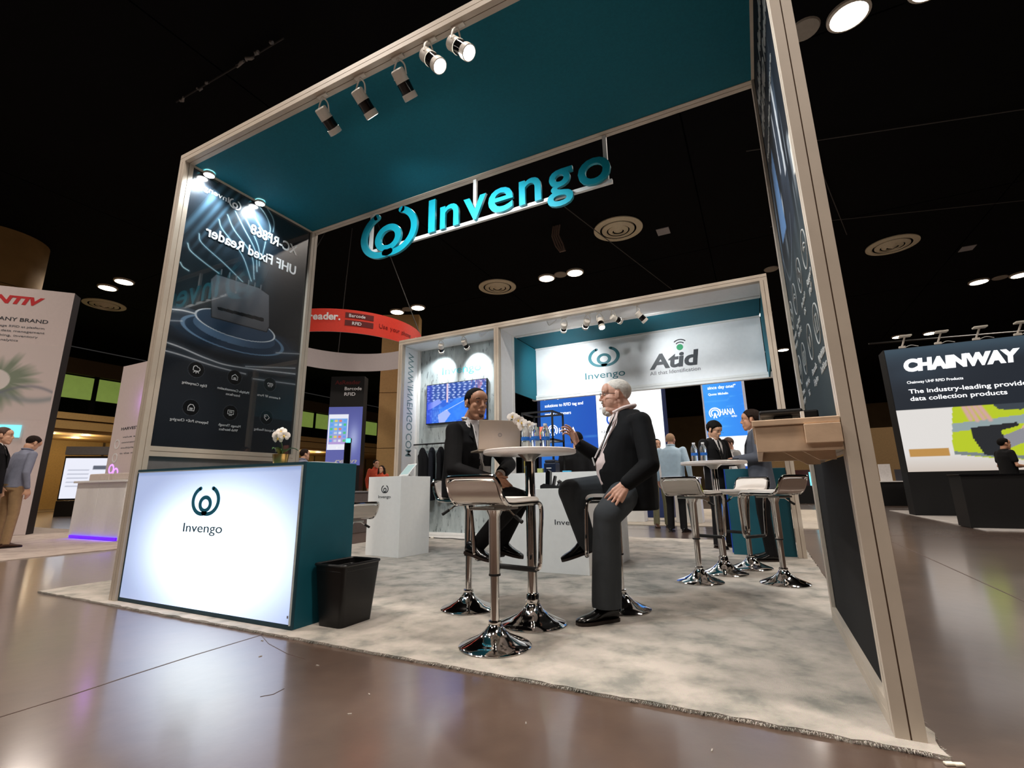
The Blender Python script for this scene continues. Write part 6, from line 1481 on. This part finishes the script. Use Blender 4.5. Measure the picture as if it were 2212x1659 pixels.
pl_ = thing('printed_partition', 'white printed panel with violet glowing rings behind the white counter', 'exhibit wall', (-6.0, 3.05, 0))
MB().box(-7.3, -4.6, 3.0, 3.08, -.004, 3.46).build('panel_body', M_lwall, pl_)
fpn = [c for c in pl_.children][0]
text('lettering', 'HARVEST ANNUAL', (-6.95, 2.9995, 2.06), UX, UZ, .06, 1.3, .003, M_textdk, fpn, .01)
for i, w_ in enumerate((1.2, 1.3, 1.25, .9)): text('lettering', ('value at harvest a', 'connect fields with r', 'multiple row yield da', 'in the machine')[i], (-6.85, 2.9995, 1.9-.11*i), UX, UZ, .035, w_, .003, M_textgr, fpn)
M_vring = pm('violet_ring', (190, 150, 255), .3, emis=(170, 110, 255), estr=2.2, var=0)
for (x, z, r) in ((-6.25, 2.62, .10), (-7.02, 1.78, .085), (-7.02, 1.50, .085), (-7.08, 1.28, .085), (-6.9, 1.2, .085), (-6.92, 1.08, .06)):
    MB().ribbon(arc(0, 0, r, 0, 350, 24), .028, (x, 2.9995, z), UX, UZ, (0, -.006, 0), caps=False, closed=True).build('glow_ring', M_vring if z > 2 or z < 1.4 else M_white, fpn)
l = bpy.data.lights.new('violet', 'POINT'); l.energy = 2.2; l.color = (.5, .15, 1.0); l.shadow_soft_size = .08; lo = bpy.data.objects.new('violet_lamp', l); COL.objects.link(lo); lo.parent = pl_; lo.location = (-.25, -.25, 2.62)
# round tan column behind
co_ = thing('round_column', 'round tan concrete column rising behind the tall white wall at left', 'column', (-16.75, 3.05, FZ))
M_col = pm('column_tan', (150, 118, 68), .8, var=.12, scale=2, bump=.1, bscale=10)
for i in range(5): MB().lathe([(1.22, i*1.8+.01), (1.22, i*1.8+1.79)], (-16.75, 3.05, FZ), 40).build('drum', M_col, co_, True)
MB().lathe([(1.19, 0.0), (1.19, 9.0)], (-16.75, 3.05, FZ), 40).build('core', pm('column_joint', (60, 48, 32), .9), co_, True)
# far gallery with lit soffit along the left hall wall
ga = MB().box(-30, -24.6, 2, 40, FZ, .0).build('wall_gallery', M_hwall); struct(ga)
M_gold2 = pm('gallery_tan', (196, 158, 96), .7, var=.06); M_golddk = pm('gallery_wall_tan', (150, 120, 66), .75, var=.08)
MB().box(-24.6, -24.0, 2, 40, 3.75, 4.15).build('parapet', M_gold2, ga); MB().box(-24.5, -23.9, 2, 40, 4.2, 4.5).build('parapet_cap', M_gold2, ga)
MB().box(-29.9, -24.2, 2, 40, 3.6, 3.74).build('soffit', M_gold2, ga); MB().box(-29, -28.8, 2, 40, FZ, 3.6).build('lower_wall', M_golddk, ga)
for j in range(12): MB().box(-28.8, -28.74, 3+j*3, 3.08+j*3, FZ, 3.6).build('wall_joint', pm('joint_dark', (70, 54, 30), .8), ga)
MB().box(-29.5, -29.3, 2, 40, 4.5, 8.9).build('upper_wall', M_hdark, ga)
M_green = pm('green_lit_window', (150, 180, 100), .3, emis=(150, 176, 84), estr=.4, var=.4, scale=.6)
for j in range(14):
    y = 3+j*2.4; MB().box(-26.3, -26.2, y, y+2.2, 5.55, 6.7).build('window_pane', M_green, ga); MB().box(-26.35, -26.15, y+2.2, y+2.4, 4.5, 6.8).build('mullion', M_hdark, ga)
MB().box(-26.4, -26.1, 2, 40, 6.8, 7.6).build('window_head', pm('gallery_head', (84, 68, 44), .8), ga)
for j, (y, x) in enumerate(((8.3, -25.2), (9.6, -25.0), (9.9, -26.8), (23.2, -25.2), (24.4, -25.4), (23.9, -26.4), (16, -25.2), (13, -25.2), (19, -25.2), (5.5, -25.2))):
    t = thing('soffit_light', 'small round light in the tan gallery ceiling' + (', left of the three beyond the left post', ', upper of the three beyond the left post', ', right of the three beyond the left post', ', left one below the canopy post', ', right one below the canopy post', ', middle one below the canopy post', ' further along the hall wall', ' further along the hall wall', ' further along the hall wall', ' further along the hall wall')[j], 'ceiling light', (x, y, 3.6), 0, 'gallery soffit lights')
    MB().lathe([(0.0, -.01), (.16, -.01)], n=20).build('lens', pm('soffit_glow', (255, 240, 210), .3, emis=(255, 226, 176), estr=14, var=0), t, world=False, fix=False)
    MB().lathe([(.16, -.012), (.2, -.0)], n=20).build('rim', M_plastic, t, True, world=False)
    l = bpy.data.lights.new('soffit', 'POINT'); l.energy = 45; l.color = (1, .82, .55); l.shadow_soft_size = .15; lo = bpy.data.objects.new('soffit_lamp', l); COL.objects.link(lo); lo.parent = t; lo.location = (0, 0, -.25)
# far screen wall and dark furniture under the gallery
fs_ = thing('far_screen', 'large bright white presentation screen far back at left', 'screen', (-17.5, 7.2, 0))
def scr(U, V):
    img = np.zeros(U.shape+(3,)) + np.array([226, 228, 240.]); img = mix(img, (120, 150, 210), ((U > .72) & (U < .8) & (V > .35))*1.0)
    img = mix(img, (90, 96, 110), ((U > .42) & (U < .62) & (V > .72) & (V < .82))*1.0); img = mix(img, (190, 60, 70), ((U > .45) & (U < .53) & (V > .2) & (V < .38))*1.0); img = mix(img, (226, 196, 150), ((U > .55) & (V < .25))*.8)
    for i in range(5): img = mix(img, (160, 164, 180), ((np.abs(V-.3-.1*i) < .008) & (U > .06) & (U < .38))*.8)
    return img
su = Vector((.75, .66, 0)).normalized()
sheet('screen', (-18.1, 6.4, .62), su, UZ, 2.1, 1.45, 60, 40, scr, vcol_mat('far_screen_glow', .4, 1.1), fs_)
MB().prism([(-.06, 0), (2.16, 0), (2.16, .08), (-.06, .08)], Vector((-18.1, 6.4, .55)) + Vector((-.02, .03, 0)), su, (-.66, .75, 0), (0, 0, 1.6)).build('casing', M_black, fs_)
MB().prism([(-.06, 0), (2.16, 0), (2.16, .5), (-.06, .5)], Vector((-18.1, 6.4, FZ)), su, (-.66, .75, 0), (0, 0, .55)).build('plinth', M_black, fs_)
MB().prism([(-.06, 0), (2.3, 0), (2.3, .3), (-.06, .3)], Vector((-18.1, 6.4, 2.2)), su, (-.66, .75, 0), (0, 0, .3)).build('header', M_grey, fs_)
db = thing('dark_cabinet', 'tall black cabinet standing between the far screen and the printed panel', 'cabinet', (-9.3, 4.6, 0)); MB().box(-9.75, -8.75, 4.5, 4.9, FZ, 2.35, bev=.01).build('body', M_black, db); MB().box(-9.7, -8.8, 4.49, 4.499, .1, 2.25).build('door', M_blackgl, db)

# ------------------------------------------------------------------ ring sign and phone kiosk
rg = thing('ring_sign', 'hanging red ring banner with a white inside above the lit phone kiosk', 'sign', (-5.6, 7.63, 4.7)); RC = Vector((-5.6, 7.63, 0)); RR = 2.12; ZR0, ZR1 = 4.62, 5.22
M_red = pm('banner_red', (206, 52, 34), .6, emis=(206, 50, 30), estr=.12, var=.05); M_bw = pm('banner_white_inside', (206, 196, 196), .7, var=.02)
MB().lathe([(RR, ZR0), (RR, ZR1)], RC, 96).build('outer_band', M_red, rg, True); MB().lathe([(RR-.02, ZR0), (RR-.02, ZR1)], RC, 96).build('inner_band', M_bw, rg, True)
MB().lathe([(RR-.02, ZR0), (RR, ZR0)], RC, 96).build('lower_hem', M_bw, rg, True)
for a in (0.4, 2.5, 4.6): MB().tube([RC + Vector((RR*math.cos(a), RR*math.sin(a), ZR1)), RC + Vector((RR*.3*math.cos(a), RR*.3*math.sin(a), CZ))], .012, 6).build('suspension_wire', M_pipe, rg)
va = math.atan2(-2.19-7.63, 4.66+5.6)
GW = {}
def glyph_w(ch):
    if ch not in GW:
        me = text_mesh(ch); xs = [v.co.x for v in me.vertices]; GW[ch] = (max(xs)-min(xs)) if xs else .3; bpy.data.meshes.remove(me)
    return GW[ch]
def ring_text(body, a0, z, cap, adv, mat, bold=0.0):
    a = a0; k = cap/CAP
    for ch in body:
        w_ = (glyph_w(ch) if ch != ' ' else .3)*k + .09*k
        a += w_/2/RR
        if ch != ' ':
            p = RC + Vector(((RR+.004)*math.cos(a), (RR+.004)*math.sin(a), z)); u = Vector((-math.sin(a), math.cos(a), 0))
            text('letter', ch, p, u, UZ, cap, None, .006, mat, rg, bold, center=True)
        a += w_/2/RR
def on_ring(px_off): return va + px_off
ring_text('reader.', va-.46, 4.93, .19, .078, M_textw, .03)
for k, (z, b_) in enumerate(((5.03, 'Barcode'), (4.83, 'RFID'))):
    mbp = MB(); N = 16
    pts = []
    for i in range(N+1):
        a = va+.02 + (.33)*i/N - .06; p0 = RC + Vector(((RR+.006)*math.cos(a), (RR+.006)*math.sin(a), z-.03)); pts.append(p0)
    mbp.add([q for p in pts for q in (p, p+Vector((0, 0, .145)))], [(2*i, 2*i+2, 2*i+3, 2*i+1) for i in range(N)]); mbp.build('dark_pill', pm('pill_maroon', (96, 16, 16), .5), rg, True, fix=False)
    ring_text(b_, va+(.0 if k == 0 else .04), z, .085, .05, M_textw, .01)
ring_text('Use your phone', va+.36, 4.86, .12, .052, pm('banner_text_dark', (140, 26, 20), .5, var=0), .0)
ring_text('AS  READER', va+1.0, 4.84, .14, .07, M_textw, .0)
tk = thing('phone_kiosk', 'tall black kiosk tower with a lit blue poster of a smartphone', 'kiosk', (-5.35, 7.75, 0))
ku = Vector((.891, .454, 0)); kn_ = Vector((.454, -.891, 0)); K0 = Vector((-5.90, 7.42, 0))
MB().prism([(0, 0), (.95, 0), (.95, .35), (0, .35)], K0, ku, -kn_, (0, 0, 3.95)).build('tower', M_black, tk)
twr = tk.children[0]
text('lettering', 'Barcode', K0 + ku*.40 + kn_*.001 + Vector((0, 0, 3.55)), ku, UZ, .10, .48, .004, M_textw, twr, .005); text('lettering', 'RFID', K0 + ku*.40 + kn_*.001 + Vector((0, 0, 3.39)), ku, UZ, .10, .31, .004, M_textw, twr, .005)
text('lettering', 'AsReader', K0 + ku*.12 + kn_*.001 + Vector((0, 0, 3.72)), ku, UZ, .12, .72, .004, pm('dim_red_text', (92, 24, 24), .5, var=0), twr, .01)
def phonepic(U, V):
    img = np.zeros(U.shape+(3,)) + np.array([92, 98, 168.]); img = mix(img, (64, 70, 130), np.clip(V-.6, 0, 1)); img = mix(img, (176, 186, 226), .8*np.exp(-((U-.78)**2/.02+(V-.45)**2/.05)))
    img = mix(img, (236, 238, 250), ((U > .02) & (U < .60) & (V > .26) & (V < .87))*1.0); sc = ((U > .05) & (U < .57) & (V > .36) & (V < .80)); img = mix(img, (120, 170, 236), sc*1.0); img = mix(img, (206, 150, 206), sc*np.clip((.62-V)*3, 0, .7))
    cols = [(70, 200, 110), (240, 244, 250), (200, 214, 230), (90, 160, 240), (238, 120, 90), (240, 210, 90)]
    for i in range(4):
        for j in range(6):
            cx_ = .11+.13*i; cy_ = .755-.068*j; img = mix(img, cols[(i*5+j*3) % 6], ((np.abs(U-cx_) < .04) & (np.abs(V-cy_) < .02))*.85)
    img = mix(img, (250, 250, 255), (np.hypot((U-.31)*1.6, V-.30) < .025)*1.0); return img
sheet('lit_poster', K0 + ku*.0 + kn_*.012 + Vector((0, 0, 1.45)), ku, UZ, .95, 1.62, 90, 150, phonepic, vcol_mat('kiosk_glow', .3, .95), tk)
text('lettering', 'reon', K0 + ku*.25 + kn_*.018 + Vector((0, 0, 1.52)), ku, UZ, .12, .62, .004, M_textw, twr, .02, .3)
# tan pier beside the back wall
tp = thing('tan_pier', 'flat tan wall pier between the red ring banner and the white back wall', 'pier', (-7.0, 11.1, 0))
for i, (z0, z1) in enumerate(((FZ, 2.2), (2.22, 4.2), (4.22, 7.2))): MB().prism([(0, 0), (1.35, 0), (1.35, .6), (0, .6)], Vector((-7.3, 10.95, z0)), ku, -kn_, (0, 0, z1-z0)).build('slab', pm('pier_tan', (176, 142, 92), .7, var=.06), tp)
# low dark furniture around the kiosk
for i, (x, y, w_, d_, h_, c_, lab) in enumerate(((-4.0, 7.4, .9, .5, .95, (24, 24, 26), 'black demo desk below the lit phone kiosk'), (-3.2, 4.9, .8, .5, .75, (96, 84, 78), 'grey brown low box beyond the teal counter'))):
    tt = thing('demo_desk', lab, 'desk', (x+w_/2, y+d_/2, 0)); MB().box(x, x+w_, y, y+d_, FZ, h_, bev=.01).build('body', pm('desk%d' % i, c_, .5), tt); MB().box(x-.03, x+w_+.03, y-.03, y+d_+.03, h_+.001, h_+.03, bev=.004).build('desk_top', M_white if i == 0 else M_grey, tt)
# ------------------------------------------------------------------ blue LED stand behind
tag(rug('carpet', -3.5, 6.2, 8.62, 16, carpet_mat('beige_carpet', (190, 178, 160), (204, 192, 174), (214, 202, 184)), z=-.004, step=.3), 'plain beige carpet of the blue stand behind the booth', 'carpet')
def bluepic(seed):
    base, alt, dark = ((48, 146, 236), (60, 162, 244), (34, 122, 226)) if seed == 2 else ((34, 104, 206), (30, 128, 220), (22, 78, 192))
    def fn(U, V):
        img = np.zeros(U.shape+(3,)) + np.array(base, float); img = mix(img, alt, .7*vnoise(U*3, V*3, seed)); img = mix(img, dark, np.clip(U*.9-.1, 0, .7))
        for k in range(7):
            y0 = .06+.05*k; d = sd_poly(U, V, [(0, y0), (.3+.05*k, y0), (.36+.05*k, y0+.04), (1, y0+.05)]); img = mix(img, (110, 186, 246), .4*np.clip(1.3-d/.004, 0, 1)*(k % 2 == seed % 2))
        return img
    return fn
M_led = vcol_mat('led_wall', .3, .9)
lb_ = thing('led_screen_stand', 'large blue lit wall with white text behind the white fascia at centre', 'exhibit wall', (.2, 11.2, 0))
MB().box(-1.1, 2.6, 11.02, 11.4, -.0035, 4.6).build('wall_body', pm('led_wall_side', (20, 40, 90), .5), lb_); lbw = lb_.children[0]
sheet('blue_screen', (-1.0, 11.015, .9), UX, UZ, 1.73, 3.6, 40, 70, bluepic(1), M_led, lb_)
MB().box(.74, 2.55, 11.008, 11.018, .9, 4.5).build('white_screen', pm('led_white', (240, 246, 250), .4, emis=(236, 244, 250), estr=.95, var=0), lb_)
M_ledt = pm('led_white_text', (250, 252, 255), .4, emis=(245, 250, 255), estr=1.0, var=0)
for b_, x, z, c_, w_ in (('providing the best overall', -.85, 3.36, .095, 1.25), ('solutions to RFID tag and', -.85, 3.12, .095, 1.20), ('reader customers', -.85, 2.87, .095, .82), ('HANA', -.42, 2.33, .16, .50)):
    text('lettering', b_, (x, 11.012, z), UX, UZ, c_, w_, .004, M_ledt, lbw, .012)
def radio_logo(x, z, k, y, par):
    mbl = MB(); 
    for r_ in (.5, .32): mbl.ribbon(arc(0, 0, r_*k, -40, 220, 22), .10*k, (x, y, z), UX, UZ, (0, -.004, 0))
    mbl.prism([(-.06*k, 0), (.06*k, 0), (.18*k, -.5*k), (.07*k, -.5*k), (0, -.2*k), (-.07*k, -.5*k), (-.18*k, -.5*k)], (x, y, z), UX, UZ, (0, -.004, 0)); mbl.build('radio_emblem', M_ledt, par)
radio_logo(-.62, 2.42, .30, 11.012, lbw)
M_ledd = pm('led_dark_text', (60, 70, 84), .5, var=0)
text('lettering', '30 m', (.82, 11.006, 2.92), UX, UZ, .06, .2, .003, M_ledd, lbw); text('lettering', '124,801', (.86, 11.006, 2.25), UX, UZ, .07, .36, .003, M_ledd, lbw)
mbl = MB(); mbl.ribbon(arc(0, 0, .17, 0, 352, 30), .05, (1.2, 11.006, 2.62), UX, UZ, (0, -.003, 0), caps=False, closed=True); mbl.build('blue_ring', pm('led_ring_blue', (40, 96, 200), .4, emis=(40, 96, 210), estr=.6, var=0), lbw)
lt = thing('led_tower', 'blue lit tower panel with white lettering right of centre behind the rear table', 'exhibit wall', (4.1, 11.2, 0))
MB().box(3.56, 4.58, 11.02, 11.4, -.0035, 4.6).build('tower_body', pm('led_tower_side', (210, 214, 230), .5), lt); ltw = lt.children[0]
sheet('blue_screen', (3.60, 11.015, 1.98), UX, UZ, .92, 2.5, 40, 80, bluepic(2), vcol_mat('led_wall_bright', .3, 1.15), lt)
MB().box(3.58, 4.56, 11.008, 11.018, 1.24, 1.975).build('white_band', pm('led_white2', (240, 246, 250), .4, emis=(225, 235, 250), estr=.8, var=0), lt)
sheet('lower_screen', (3.60, 11.015, .05), UX, UZ, .92, 1.18, 30, 40, bluepic(3), M_led, lt)
for b_, x, z, c_, w_ in (('since day one!"', 3.72, 3.20, .085, .66), ('Quote: Michelin', 3.72, 3.04, .06, .47), ('HANA', 3.95, 2.52, .16, .34), ('RFID', 4.21, 2.45, .045, .12)):
    text('lettering', b_, (x, 11.012, z), UX, UZ, c_, w_, .004, M_ledt, ltw, .012)
radio_logo(3.83, 2.58, .26, 11.012, ltw)
for i, (x, w_, h_, lab) in enumerate(((1.2, 1.0, 1.05, 'white demo counter of the blue stand, left one'), (2.9, .55, .95, 'white demo counter of the blue stand beside the pale blue shirt'))):
    tt = thing('demo_counter', lab, 'counter', (x, 9.6, 0)); MB().box(x, x+w_, 9.4, 9.8, -.004, h_, bev=.006).build('body', M_white, tt); MB().box(x-.02, x+w_+.02, 9.38, 9.82, h_+.001, h_+.03, bev=.004).build('counter_top', M_white, tt)
# ------------------------------------------------------------------ navy lightbox on the right
nb = thing('lightbox_stand', 'navy lightbox wall with white lettering and a warehouse photo at far right', 'exhibit wall', (10.2, 13.7, 0))
MB().box(8.0, 12.6, 13.42, 14.0, -.0035, 4.25).build('wall_body', pm('stand_black', (12, 13, 15), .5), nb); nbw = nb.children[0]
def navypic(U, V):
    X = 8.02+U*4.5; Z = 1.05+V*3.19; img = np.zeros(U.shape+(3,)) + np.array([26, 36, 48.]); img = mix(img, (64, 88, 104), np.clip((Z-3.7)/.6, 0, .8)); img = mix(img, (60, 80, 96), .5*np.exp(-((Z-3.6)/.35)**2)*np.exp(-((X-8.6)/.8)**2))
    ph = Z < 2.62; im2 = np.zeros(U.shape+(3,)) + np.array([240, 236, 232.]); im2 = mix(im2, (214, 200, 188), np.clip((1.5-Z)*2, 0, 1)); im2 = mix(im2, (200, 150, 80), ((X > 8.12) & (X < 8.9) & (Z > 1.42) & (Z < 1.62))*1.0)
    vest = inpoly(X, Z, [(9.15, 2.62), (9.0, 1.75), (9.0, 1.45), (9.9, 1.3), (11.6, 1.2), (11.6, 2.62)]); im2 = mix(im2, (196, 214, 40), vest*1.0)
    im2 = mix(im2, (150, 168, 190), (vest & (np.abs(Z-2.12-.1*(X-9.3)) < .1))*.9); im2 = mix(im2, (120, 130, 150), (vest & (np.abs(Z-1.45+.12*(X-9.3)) < .04))*.9); im2 = mix(im2, (60, 70, 80), inpoly(X, Z, [(9.9, 2.62), (10.6, 2.62), (10.4, 2.45), (10.0, 2.48)])*1.0)
    for i in range(4):
        d = sd_seg(X, Z, 9.36+.1*i, 2.6, 9.44+.12*i, 2.28-.03*(i % 2)); im2 = mix(im2, (222, 176, 168), np.clip(1.6-d/.04, 0, 1))
    arm = inpoly(X, Z, [(10.75, 2.62), (10.3, 2.0), (10.45, 1.75), (11.6, 2.2), (11.6, 2.62)]); im2 = mix(im2, (226, 184, 170), arm*1.0); im2 = mix(im2, (120, 160, 210), inpoly(X, Z, [(10.75, 2.62), (10.72, 2.45), (11.2, 2.3), (11.6, 2.45), (11.6, 2.62)])*1.0)
    glv = inpoly(X, Z, [(10.35, 2.02), (9.95, 1.85), (9.8, 1.7), (10.0, 1.55), (10.4, 1.72)]); im2 = mix(im2, (150, 150, 158), glv*1.0)
    dev = inpoly(X, Z, [(9.4, 2.08), (10.25, 2.16), (10.3, 2.08), (9.95, 1.98), (9.98, 1.45), (9.75, 1.38), (9.55, 1.42), (9.4, 1.85)]); im2 = mix(im2, (34, 38, 44), dev*1.0)
    return np.where(ph[..., None], im2, img)
sheet('lit_graphic', (8.02, 13.415, 1.05), UX, UZ, 4.5, 3.19, 200, 150, navypic, vcol_mat('navy_lightbox', .35, .85), nb)
def nbt(b_, x, z, c_, w_, bold=.0, sh=0.0): text('lettering', b_, (x, 13.412, z), UX, UZ, c_, w_, .004, M_ledt, nbw, bold, sh)
nbt('CHAINWAY', 8.36, 3.63, .30, 2.28, .07, .12); nbt('Chainway UHF RFID Products', 8.36, 3.29, .07, 1.12, .012); nbt('The industry-leading provider of', 8.36, 3.03, .115, 2.55, .012); nbt('data collection products', 8.36, 2.84, .115, 1.86, .012)
for i, x in enumerate((8.42, 9.16, 9.91, 10.68, 11.4)):
    t = thing('arm_light', '%s white arm light clipped on top of the navy lightbox' % ('leftmost', 'second', 'third', 'fourth', 'fifth')[i], 'lamp', (x, 13.45, 4.25), 0, 'arm lights on the navy lightbox')
    MB().box(-.07, .07, -.04, .04, 0, .06, bev=.01).build('clamp', M_plastic, t, world=False); MB().tube([(0, 0, .05), (.03, -.05, .14), (.07, -.12, .28)], .02, 8).build('arm', M_plastic, t, True, world=False)
    MB().box(-.06, .2, -.24, -.06, .27, .31, bev=.01).build('lamp_head', M_plastic, t, world=False); MB().tube(smooth3([(.06, 0, .02), (.2, .02, .07), (.34, 0, .02)]), .008, 6).build('cable', M_white, t, True, world=False)
bc = thing('black_counter', 'black counter standing in front of the navy lightbox', 'counter', (9.3, 9.9, 0)); MB().box(7.93, 11.5, 9.56, 10.2, -.0035, .90, bev=.004).build('body', M_black, bc); MB().box(7.91, 11.52, 9.54, 10.22, .901, .93, bev=.004).build('counter_top', M_blackgl, bc)
tag(rug('carpet', 7.96, 14, 9.0, 16, carpet_mat('grey_carpet', (150, 144, 140), (168, 162, 156), (180, 172, 166)), z=-.004, step=.3), 'pale grey carpet of the navy lightbox stand', 'carpet')
# far stands between the right post and the navy lightbox
fx = thing('far_display', 'distant black display table with white top and leaflets left of the navy lightbox', 'table', (8.9, 19.8, 0)); MB().box(7.6, 9.9, 19.6, 20.2, FZ, .8, bev=.01).build('skirt', M_black, fx); MB().box(7.55, 9.95, 19.55, 20.25, .801, .84, bev=.01).build('table_top', M_white, fx)
for i, (x, w_, h_, c_, lab) in enumerate(((7.95, .25, .45, (120, 40, 40), 'dark red upright leaflet'), (8.3, .12, .35, (220, 214, 208), 'narrow pale upright leaflet'), (8.55, .35, .6, (232, 228, 226), 'white upright poster'), (9.0, .3, .4, (60, 60, 66), 'dark grey upright leaflet'))):
    tag(MB().box(x, x+w_, 19.75, 19.8, .8405, .8405+h_).build('leaflet_stand', pm('leaflet%d' % i, c_, .6)), lab + ' on the distant display table', 'leaflet', 'leaflets on the distant table')
tw = MB().box(5.2, 13.0, 27, 27.3, FZ, 3.4).build('far_wall', pm('far_wall_tan', (128, 102, 66), .8, var=.08)); tag(tw, 'distant tan partition wall seen between the dark right wall and navy lightbox', 'partition')
t = thing('far_stand', 'distant dark red exhibition stand seen below the wooden shelf', 'exhibit wall', (6.5, 22, 0)); MB().box(5.4, 7.5, 22, 22.3, FZ, 1.35).build('back_panel', pm('dark_red_stand', (70, 24, 20), .6, var=.3, scale=3), t); MB().box(6.5, 6.75, 21.6, 21.7, .7, 1.25).build('cyan_screen', pm('cyan_screen2', (120, 220, 235), .3, emis=(120, 220, 245), estr=1.2, var=0), t); MB().box(5.6, 7.2, 21.5, 21.9, FZ, .7).build('dark_desk', M_black, t)
